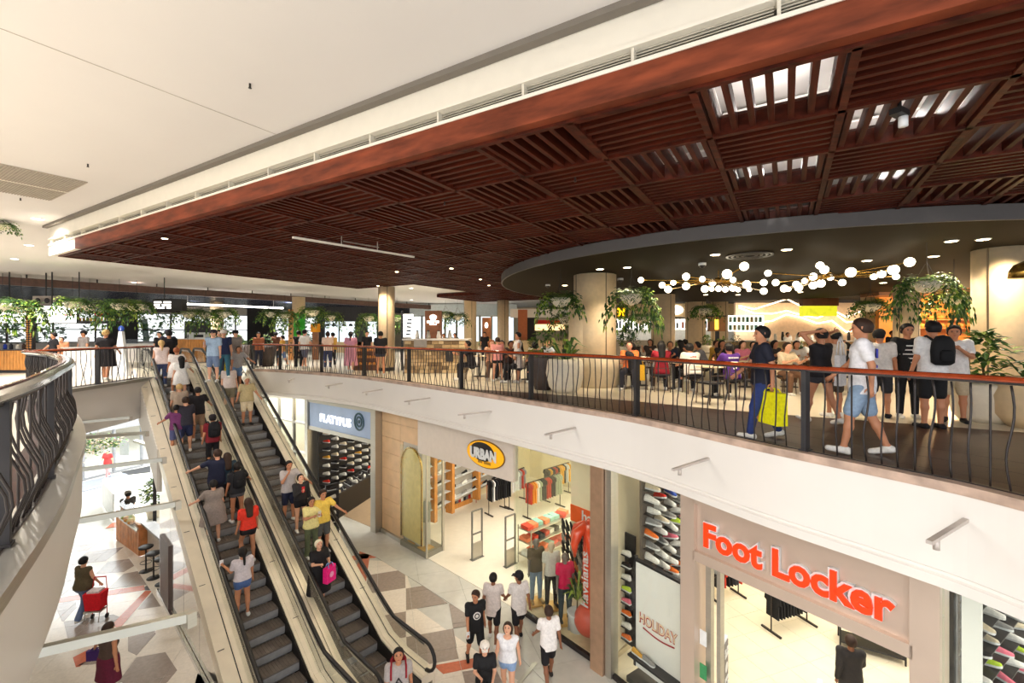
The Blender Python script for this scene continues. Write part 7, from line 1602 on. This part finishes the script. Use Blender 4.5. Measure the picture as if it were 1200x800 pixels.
# red shopping trolley
hp = hand_pos(L[34], 'R'); p = V3(hp.x+.12, hp.y-.30, -6); T = thing('shopping_trolley', 'red wheeled shopping trolley with folding frame pulled across the tiles', 'trolley', p, .15)
mb = MB()
mb.add([(-.17, -.12, .34), (.17, -.12, .34), (.21, -.15, .78), (-.21, -.15, .78), (-.17, .12, .34), (.17, .12, .34), (.21, .15, .78), (-.21, .15, .78)], [(0, 1, 2, 3), (7, 6, 5, 4), (0, 4, 5, 1), (1, 5, 6, 2), (2, 6, 7, 3), (3, 7, 4, 0)]); mb.build('bag_body', col((222, 26, 40)), T, local=True)
MB().box((0, 0, .80), (.28, .22, .06)).build('pale_flap', col((226, 214, 214)), T, local=True); MB().box((0, 0, .31), (.40, .28, .03)).build('tray', M['steel'], T, local=True)
for x in (-.17, .17):
    MB().tube([(x, .14, .0+.06), (x, .14, .8), (x*.8, .16, 1.08)], .012, 6).build('frame_tube', col((200, 60, 60)), T, local=True); MB().tube([(x, -.12, .3), (x, -.16, .05)], .012, 6).build('front_leg', M['steel'], T, local=True); MB().tube([(x-.015, .14, .06), (x+.015, .14, .06)], .06, 14).build('wheel', M['black'], T, local=True)
MB().tube([(-.136, .16, 1.08), (.136, .16, 1.08)], .016, 8).build('handle', col((200, 40, 50)), T, local=True)
# ---- far walkway people (coarser)
FARP = [(124, 446, 20, 1.70, 'person in a black dress with tan legs standing at the info totem', dict(fem=1, top=('dress', BK), skirt=.5, hair=('short', 'blond'), skin='tan')),
 (98, 436, 170, 1.70, 'person in a grey T-shirt and black cap behind the short far railing', dict(top=('tee', (130, 122, 118)), cap=BK, skin='tan')), (76, 436, 200, 1.5, 'person in a tan top bending over behind the short far railing', dict(fem=1, lean=25, top=('tee', (220, 150, 110)), hair=('short', 'brown'))),
 (63, 438, 150, 1.62, 'dark dressed person at the left counter beside the honeycomb post', dict(top=('tee', BK), skin='tan')), (187, 432, 180, 1.66, 'person in dark clothes serving behind the escalator head', dict(top=('tee', BK))),
 (323, 428, 60, 1.68, 'person in brown leaning at the far railing near the barrel planters', dict(top=('tee', (110, 70, 50)), bot=('long', (60, 60, 66)), skin='brown')), (331, 430, 100, 1.5, 'child in a yellow top and denim shorts at the far railing', dict(top=('tee', (210, 160, 70)), bot=('shorts', (110, 140, 190)))),
 (303, 430, 200, 1.64, 'person in an orange brown top behind the barrel planter', dict(top=('tee', (150, 90, 60)), skin='tan')), (350, 431, 20, 1.72, 'person dressed all in black before the green column', dict(top=('vest', BK), bot=('wide', BK), fem=1)), (357, 432, -20, 1.76, 'person in a white T-shirt and grey shorts before the green column', dict(top=('tee', W_), bot=('shorts', (96, 100, 120)))),
 (384, 432, 30, 1.66, 'person with a brown bun and pale pink top at the far railing', dict(fem=1, top=('tee', (240, 214, 196)), bot=('long', (60, 70, 110)), hair=('bun', 'brown'))), (390, 429, 60, 1.64, 'person with a yellow patterned top next to the brown bun', dict(fem=1, top=('tee', (226, 180, 90)), bot=('long', BK))),
 (411, 436, 10, 1.66, 'person with a black ponytail in a long pink dress', dict(fem=1, top=('dress', (214, 150, 170)), skirt=.3, hair=('tail', 'black'))), (446, 440, 20, 1.66, 'person in a black top and dark shorts beside the slim peach column', dict(fem=1, top=('tee', BK), bot=('hot', (50, 54, 70)), skin='tan')),
 (430, 428, 200, 1.7, 'person in dark clothes behind the serving counter', dict(top=('tee', BK))), (520, 424, 190, 1.6, 'cook with dark hair behind the kiosk counter, left', dict(top=('tee', BK), skin='tan')), (533, 424, 170, 1.62, 'cook with dark hair behind the kiosk counter, right', dict(top=('tee', (60, 50, 46)), skin='tan')),
 (568, 424, 180, 1.68, 'person in black serving by the small sign tower', dict(top=('tee', BK), skin='tan')), (583, 448, 15, 1.45, 'child in a pink top and dark shorts behind the railing', dict(fem=1, top=('tee', (240, 160, 150)), bot=('hot', BK), hair=('short', 'brown'))), (607, 448, 100, 1.62, 'person in a white top and black shorts behind the railing post', dict(fem=1, top=('vest', (222, 214, 208)), bot=('shorts', BK), skin='tan')),
 (705, 436, 190, 1.68, 'person in a pale shirt standing right of the fat column', dict(top=('tee', (226, 214, 196)), skin='tan')), (923, 424, 180, 1.66, 'person behind the counter of the wavy lit shop, left', dict(top=('tee', W_), skin='tan')), (937, 424, 180, 1.66, 'person behind the counter of the wavy lit shop, right', dict(top=('tee', W_), cap=BK)), (1046, 436, 170, 1.70, 'dark dressed person in the bakery passage', dict(top=('tee', BK), skin='brown')), (1092, 424, 180, 1.7, 'baker in black behind the bakery counter', dict(top=('tee', BK), skin='tan'))]
for k, (x, y, a_, hh, lb, kw) in enumerate(FARP): person(lb, at(x, y, 0), RD(a_), hh, .026, **P_(WALK if k % 3 == 0 else STAND, face=0, **kw))
# ---- seated diners: a few modelled, the rest copies with other clothes
SIT = dict(legL=(86, 88), legR=(84, 84), splay=9)
def sit_proto(P): 
    P = P_(SIT, P); T = thing('person', 'x', 'person', (0, 0, 0)); P['skinm'] = SKIN[P.get('skin', 'tan')]; g = person_parts(P, T, .024); del T['dz']; PG_[T.name] = (g, P); return T
PR = [sit_proto(dict(armL=(40, 8, 70, 20), armR=(40, 8, 70, 20), lean=12, face=0)), sit_proto(dict(fem=1, armL=(30, 10, 90, 30), armR=(50, 8, 80, 10), hair=('long', 'black'), face=0)), sit_proto(dict(armL=(20, 10, 60, 10), armR=(45, 12, 95, 20), lean=20, face=0, fat=1.15)), sit_proto(dict(fem=1, armL=(40, 8, 60, 20), armR=(30, 8, 80, 30), lean=8, hair=('tail', 'brown'), face=0))]
used_ = [False]*4
SEATZ = .47
def diner(px, py_head, a_, proto, tc, bc, hair, label, d=None, skin='tan'):
    d = d or max(9.5, .22*F/max(1.0, py_head-HY+3)); p = V3((px-600)/F*d, d, 0); o = PR[proto] if not used_[proto] else copy_tree(PR[proto]); used_[proto] = True
    g = PG_[PR[proto].name][0]; o.location = p; o.rotation_euler = (0, 0, RD(a_)); o['label'] = label; o['group'] = 'diners seated in the food court'
    for ch in o.children:
        base = ch.name.split('.')[0]; m_ = {'shirt': col(tc), 'blouse': col(tc), 'trousers': col(bc), 'body': SKIN[skin], 'hair': col(HAIR[hair], .6)}.get(base)
        if m_: ch.material_slots[0].link = 'OBJECT'; ch.material_slots[0].material = m_
    hz = .93+g['dz']-.1; q = p+rotz(RD(a_)) @ V3(0, .0, 0); chair(V3(q.x, q.y, max(-.02, hz-.445-.0) if False else 0), RD(a_), 'bentwood chair of the '+' '.join(label.split()[:11]), 'bentwood chairs in the food court'); return o
BR = (110, 80, 60)
DIN = [(858, 405, 5, 0, (84, 44, 128), (30, 30, 34), 'black', 'diner in a purple sleeveless jersey with white number, seated with back to the railing', 10.6, 'tan'), (812, 408, 0, 2, (236, 228, 218), BK, 'black', 'diner in a white T-shirt with red lettering, seated with back to the railing', 11.6, 'tan'),
 (775, 412, -10, 1, (150, 30, 44), BK, 'black', 'diner in a red top with black hair, seated by the yellow bag', 12.0, 'tan'), (746, 408, 20, 2, (30, 30, 34), BK, 'black', 'diner in a black top seated left of the red top', 12.4, 'tan'), (738, 405, 160, 3, (226, 120, 60), (50, 50, 60), 'brown', 'diner in an orange top seated just right of the fat column', 12.6, 'fair'),
 (772, 402, 200, 0, (224, 222, 220), GY, 'black', 'diner in a white shirt facing the railing between columns', 14.5, 'tan'), (784, 402, 170, 2, (40, 46, 66), BK, 'black', 'diner in navy beside the white shirt', 15.0, 'tan'), (797, 402, 20, 1, (60, 58, 60), BK, 'black', 'diner in charcoal left of the grey jacket', 15.5, 'brown'),
 (826, 401, 80, 2, (120, 118, 120), BK, 'black', 'diner in a grey jacket leaning right', 14.2, 'tan'), (836, 400, 200, 0, (196, 150, 60), BR, 'brown', 'diner in a mustard top behind the purple jersey', 16.0, 'tan'), (846, 400, 180, 1, (40, 36, 36), BK, 'black', 'diner in black with long hair behind the purple jersey', 15.0, 'tan'),
 (868, 401, 190, 3, (230, 130, 150), BR, 'brown', 'diner in a pink top right of the purple jersey', 14.0, 'fair'), (880, 401, 170, 2, (226, 220, 214), BR, 'black', 'diner in a pale shirt behind the walking person in navy', 14.8, 'fair'), (918, 404, 190, 0, (226, 208, 176), BR, 'brown', 'diner in a cream T-shirt with green print facing the railing', 11.6, 'fair'),
 (908, 401, 200, 1, (50, 46, 48), BK, 'black', 'diner in black behind the cream T-shirt', 14.5, 'tan'), (932, 402, 170, 3, (210, 200, 190), BR, 'black', 'diner in a beige top right of the cream T-shirt', 14.0, 'tan'), (946, 400, 190, 0, (226, 226, 226), BR, 'brown', 'diner in white behind the raised arms', 16.5, 'tan'),
 (1002, 403, 30, 2, (40, 40, 44), BK, 'black', 'diner in black left of the shoulder bag person', 13.0, 'tan'), (1018, 402, 190, 1, (226, 220, 206), BR, 'brown', 'diner in cream between the standing group and the counter', 14.0, 'fair'), (629, 404, 10, 2, (104, 92, 44), (40, 40, 44), 'black', 'diner in an olive T-shirt with broad back turned', 13.6, 'tan'),
 (608, 406, 90, 1, (220, 210, 204), BK, 'black', 'diner in a white top left of the olive T-shirt', 14.2, 'tan'), (597, 406, 200, 0, (60, 40, 36), BK, 'black', 'diner in dark brown at the left cafe table', 14.8, 'brown'), (588, 405, 180, 3, (30, 30, 34), BK, 'black', 'diner in black at the left cafe table', 15.2, 'tan'),
 (553, 404, 100, 0, (40, 36, 40), BK, 'black', 'diner in black right of the juice kiosk', 15.0, 'tan'), (576, 403, 190, 1, (200, 150, 120), BR, 'red', 'diner with auburn hair in a tan top', 15.5, 'fair'), (640, 405, 210, 3, (180, 190, 200), BR, 'blond', 'diner with blond hair in a pale blue top behind the olive T-shirt', 16.5, 'fair'),
 (708, 401, 170, 0, (226, 222, 214), BR, 'brown', 'diner in white right behind the fat column', 17.5, 'fair'), (762, 400, 150, 1, (70, 60, 56), BR, 'brown', 'diner in taupe far between the columns', 18.0, 'tan'), (805, 399, 30, 3, (50, 60, 90), BK, 'black', 'diner in blue far beside the column', 18.5, 'tan'), (893, 399, 190, 2, (150, 60, 50), BR, 'black', 'diner in rust red far behind the spiky plant', 17.5, 'tan'),
 (958, 400, 200, 3, (110, 150, 110), BR, 'brown', 'diner in green far behind the raised arms', 17.0, 'fair'), (985, 400, 180, 0, (200, 196, 190), BR, 'black', 'diner in grey far behind the white jersey', 16.0, 'tan')]
DO = []
for x, y, a_, pr, tc, bc, hr, lb, d, sk in DIN: DO.append((diner(x, y, a_, pr, tc, bc, hr, lb.replace(', seated', ' seated') if 'seated' in lb else lb, d, sk), pr))

def back_text(oi, txt, size, z, m):
    o, pr = DO[oi]; g = PG_[PR[pr].name][0]; fat = PG_[PR[pr].name][1].get('fat', 1); me = glyph(txt, size, .003, .002); w_ = xmax(me)
    for v in me.vertices: p = g['T']((v.co.x-w_/2, -.142*max(1, fat*.95)-v.co.z-.006, z+v.co.y)); v.co = (p[0], p[1], p[2]+g['dz'])
    me.materials.append(m); t = bpy.data.objects.new('shirt_print', me); COL.objects.link(t); t.parent = o
back_text(0, '3', .24, 1.08, wm); back_text(0, '====', .11, 1.31, wm); back_text(1, '--==', .09, 1.28, col((206, 40, 36)))
TB = [(835, 10.9, 'railing side table by the purple jersey'), (790, 12.6, 'table of the red top'), (750, 13.4, 'table right of the fat column'), (800, 16.2, 'table of the charcoal diner'), (845, 16.8, 'table behind the purple jersey'), (875, 13.0, 'table of the pink top'), (925, 13.0, 'table of the cream T-shirt'), (950, 15.5, 'table behind the raised arms'), (1010, 12.0, 'table left of the standing group'), (618, 15.2, 'table of the olive T-shirt'), (592, 16.2, 'left cafe table'), (562, 16.3, 'table right of the juice kiosk'), (700, 19.0, 'far table behind the fat column'), (985, 18.5, 'far table before the lit counter')]
for px, d, lb in TB: table(V3((px-600)/F*d, d, 0), 'round cream cafe '+lb)
for k, (px, d, a_, lb) in enumerate(((882, 10.4, 200, 'empty bentwood chair right of the purple jersey'), (832, 9.9, 20, 'empty bentwood chair near the railing between the seated backs'), (905, 12.0, 100, 'empty bentwood chair left of the cream T-shirt'), (940, 12.0, -80, 'empty bentwood chair right of the cream T-shirt'), (752, 14.6, 190, 'empty bentwood chair behind the red top'), (1000, 11.2, 30, 'empty bentwood chair left of the standing group'))): chair(V3((px-600)/F*d, d, 0), RD(a_), lb)
# yellow bag on a chair back near the red top
T = thing('shopping_bag', 'soft yellow bag hanging on a chair beside the red top', 'bag', V3((750-600)/F*11.7, 11.7, .3)); MB().box((0, 0, .22), (.26, .10, .40)).build('bag_body', col((240, 186, 50)), T, local=True); MB().tube([(-.08, 0, .42), (-.05, 0, .56), (.05, 0, .56), (.08, 0, .42)], .01, 6).build('handle', col((240, 186, 50)), T, local=True)
# ---- mannequins
mann = mat('mannequin_sand', (206, 190, 158), .4); SKIN['mann'] = mann; SKIN['dark'] = mat('mannequin_grey', (120, 112, 100), .4)
def mannequin(px, outw, label, rz_, **P):
    a, b = seg(3); u_, n_ = dirn(a, b); q = hit(a-n_*outw, b-n_*outw, px); zb = -5.86; T = thing('mannequin', label, 'mannequin', (q.x, q.y, zb+.06), rz_); P['skinm'] = SKIN[P.get('skin', 'mann')]; P['face'] = 0; P['curl'] = .3
    g = person_parts(P, T, .017); T.scale = (1.0,)*3; del T['dz']; MB().box((0, 0, -.03), (.44, .44, .05)).build('base_plate', MATS['gold_plate'], T, local=True)
mannequin(628, .45, 'headless looking mannequin with khaki T-shirt and pale jeans, leftmost in the window', RD(200), top=('tee', (92, 80, 58)), bot=('long', (130, 150, 166)), hair=('bald', 'black'), skin='dark', shoes=(180, 150, 100))
mannequin(646, .62, 'mannequin with pale grey T-shirt and black trousers, second in the window', RD(190), top=('tee', (206, 204, 190)), bot=('long', (40, 38, 38)), hair=('bald', 'black'), shoes=(60, 56, 50))
mannequin(662, .45, 'mannequin with crimson T-shirt and dark jeans, third in the window', RD(195), top=('tee', (206, 24, 76)), bot=('long', (60, 70, 74)), hair=('bald', 'black'), skin='dark', shoes=(60, 56, 50))
# headless shirt form on the corner plinth
for (px, py, c, lb) in ((487, 630, (112, 118, 116), 'shirt form with grey top and blue bag on the corner plinth'), (499, 640, (150, 146, 136), 'shirt form with pale jacket on the corner plinth')):
    p = at(px, py, -5.8); T = thing('mannequin', lb, 'mannequin', p); MB().cyl(p, .02, 1.0, 8).build('stand', M['steel'], T); b = MB(); b.lathe(p+V3(0, 0, .85), [(.12, 0), (.16, .1), (.14, .3), (.19, .55), (.17, .66), (.05, .72)], 16, sy=.6); b.build('torso_shirt', col(c), T); MB().cyl(p+V3(0, 0, 1.57), .045, .1, 10).build('neck', mann, T)

# ================================================================ LOWER LEFT: kiosk, doors
q = [at(137, 632, -6), at(162, 651, -6), at(170, 648, -6), at(192, 640, -6), at(190, 612, -6), at(160, 600, -6)]
T = thing('food_kiosk', 'food kiosk with timber slat front and dark stone counter in the lower hall', 'kiosk', at(160, 640, -6))
a = at(137, 632, -6); b = at(164, 652, -6); c = at(173, 649, -6); e1 = (b-a); n_s = 9
for k in range(n_s): MB().beam(a.lerp(b, (k+.06)/n_s)+V3(0, 0, .55), a.lerp(b, (k+.94)/n_s)+V3(0, 0, .55), .06, 1.05).build('slat', mat('kiosk_timber', (200, 130, 76), .5, var=.2, scale=5), T)
MB().beam(b+V3(0, 0, .55), c+V3(0, 0, .55), .06, 1.05).build('slat', MATS['kiosk_timber'], T)
cb = at(196, 664, -6)*0+at(200, 668, -6)
stone_c = mat('dark_counter_stone', (116, 108, 100), .3, var=.25, scale=6); top = [at(165, 614, -4.93), at(195, 640, -4.93), at(204, 632, -4.93), at(182, 612, -4.93)]
MB().prism([(p.x, p.y) for p in top], -4.95, -4.88).build('counter_top', stone_c, T); MB().prism([(p.x*.995, p.y*1.01) for p in top], -6, -4.95).build('counter_body', mat('greige_panel', (190, 176, 164), .5), T)
MB().beam(at(189, 699, -6)+V3(0, 0, .9), at(199, 718, -6)+V3(0, 0, .9), .07, 1.8).build('end_screen', mat('brown_end_screen', (96, 80, 76), .45), T)
gb = [at(139, 606, -5.0), at(160, 622, -5.0), at(166, 612, -5.0), at(146, 598, -5.0)]
MB().prism([(p.x, p.y) for p in gb], -5.0, -4.55).build('glass_case', M['glass'], T); MB().prism([(p.x, p.y) for p in gb], -5.05, -5.0).build('case_floor', M['steel'], T)
for k in range(14):
    p = gb[0].lerp(gb[1], rnd.uniform(.1, .9)).lerp(gb[3].lerp(gb[2], .5), rnd.uniform(.1, .8)); p.z = -4.93; MB().ball(p, .09, 8, 6, (1.2, 1, .7)).build('food_item', [mat('bread_crust', (206, 140, 60)), col((226, 206, 130)), M['leaf_yellowish']][k % 3], T)
p = at(164, 618, -6); p = V3(p.x, p.y, -6); MB().box(p+V3(0.1, .6, 1.5), (.12, .12, 3.0), .7).build('post', M['blackpaint'], T); MB().beam(p+V3(.1, .6, 2.98), p+V3(-1.6, 1.7, 2.98), .16, .08).build('canopy_beam', M['steel'], T)
for k, (x, y) in enumerate(((171, 669), (180, 677), (190, 684))):
    p = at(x, y, -6); T2 = thing('bar_stool', ['black bar stool at the kiosk, left of three', 'black bar stool at the kiosk, middle of three', 'black bar stool at the kiosk, right and half hidden'][k], 'stool', p, group='bar stools at the food kiosk')
    MB().lathe(p, [(.18, 0), (.18, .012), (.03, .03)], 18).build('foot', M['black'], T2); MB().cyl(p, .022, .72, 8).build('column', M['black'], T2); MB().lathe(p, [(.10, .72), (.19, .74), (.20, .78), (.17, .80)], 20).build('seat', M['blackpaint'], T2)
    MB().tube([p+V3(math.cos(t)*.15, math.sin(t)*.15, .28) for t in np.linspace(0, 2*PI, 17)], .009, 6).build('foot_ring', M['black'], T2)
pp_ = at(180, 606, -6); T = thing('potted_plant', 'grey leafed bush behind the kiosk counter', 'potted plant', (pp_.x, pp_.y, -6)); MB().lathe((pp_.x, pp_.y, -6), [(.2, 0), (.3, .5), (.28, .5)], 14).build('pot', M['pot'], T); inst(BROAD[0], 'foliage', T, (0, 0, .5), 0, 1.1)['kind'] = 'stuff'
T = thing('folding_screen', 'cream angled queue screen left of the kiosk', 'screen', at(128, 600, -6)); MB().beam(at(120, 592, -6)+V3(0, 0, .6), at(133, 612, -6)+V3(0, 0, .6), .04, 1.1).build('panel', M['fl_white'], T); MB().beam(at(120, 592, -6)+V3(0, 0, .6), at(148, 585, -6)+V3(0, 0, .6), .04, 1.1).build('panel', M['fl_white'], T)
# glass entrance
dr = thing('door_1', None, None, at(130, 555, -6), kind='structure'); dl, drr = at(97, 563, -6), at(166, 546, -6); fm = mat('door_frame_grey', (150, 152, 158), .4, .4)
for t in (0, .5, 1.0): MB().beam(dl.lerp(drr, t)+V3(0, 0, 0), dl.lerp(drr, t)+V3(0, 0, 2.5), .12, .12, up=(1, 0, 0)).build('door_frame', fm, dr)
MB().beam(dl+V3(0, 0, 2.55), drr+V3(0, 0, 2.55), .3, .35).build('lintel', fm, dr); MB().beam(dl+V3(0, 0, .05), drr+V3(0, 0, .05), .1, .1).build('threshold', fm, dr)
for t in (.02, .52): MB().beam(dl.lerp(drr, t)+V3(0, 0, 1.25), dl.lerp(drr, t+.46)+V3(0, 0, 1.25), .02, 2.3).build('pane', M['glass'], dr)
MB().prism([tuple(p)[:2] for p in (at(90, 578, -6), at(150, 563, -6), at(150, 553, -6), at(90, 566, -6))], -6.0, -5.985).build('entrance_mat', mat('slate_mat', (120, 124, 134), .8), fl)
MB().prism([tuple(p)[:2] for p in (at(150, 556, -6), at(176, 553, -6), at(176, 546, -6), at(142, 553, -6))], -6.0, -5.98).build('entrance_mat', mat('black_mat', (50, 50, 52), .8), fl)
T = thing('plant_garland', 'bushy green garland with pale flowers above the glass entrance', 'garland', atd(115, 525, 20)); fo = MB(); rr = random.Random(4)
for k in range(420):
    t = rr.random(); c0_ = atd(92, 524, 20).lerp(atd(140, 518, 20.5), t); rad = .25*(1-t*.6); c0_ = c0_+V3(rr.gauss(0, rad*.5), rr.gauss(0, .15), rr.gauss(0, rad)); fo.cur = rr.choice([0, 0, 1, 2]); leaf(fo, c0_, c0_+V3(rr.uniform(-.14, .14), rr.uniform(-.1, .1), rr.uniform(-.12, .12)), .05)
fo.build('foliage', [M['leaf'], M['leaf_yellowish'], mat('petal_peach', (240, 206, 176), .6)], T, kind='stuff'); MB().beam(atd(92, 523, 20), atd(140, 517, 20.5), .05, .05).build('support', fm, T); MB().cyl(atd(115, 520, 20.2), .015, -1.3-atd(115, 520, 20.2).z, 6).build('cord', M['steel'], T)
for k, (x, y, w_, h_) in enumerate(((146, 524, .5, .9),)): T = thing('notice_board', 'small grey notice on the far white wall beside the entrance', 'notice', atd(x, y, 26)); MB().box(atd(x, y, 26), (w_, .05, h_)).build('panel', mat('notice_grey', (150, 150, 150), .5), T)

bpy.context.view_layer.update()
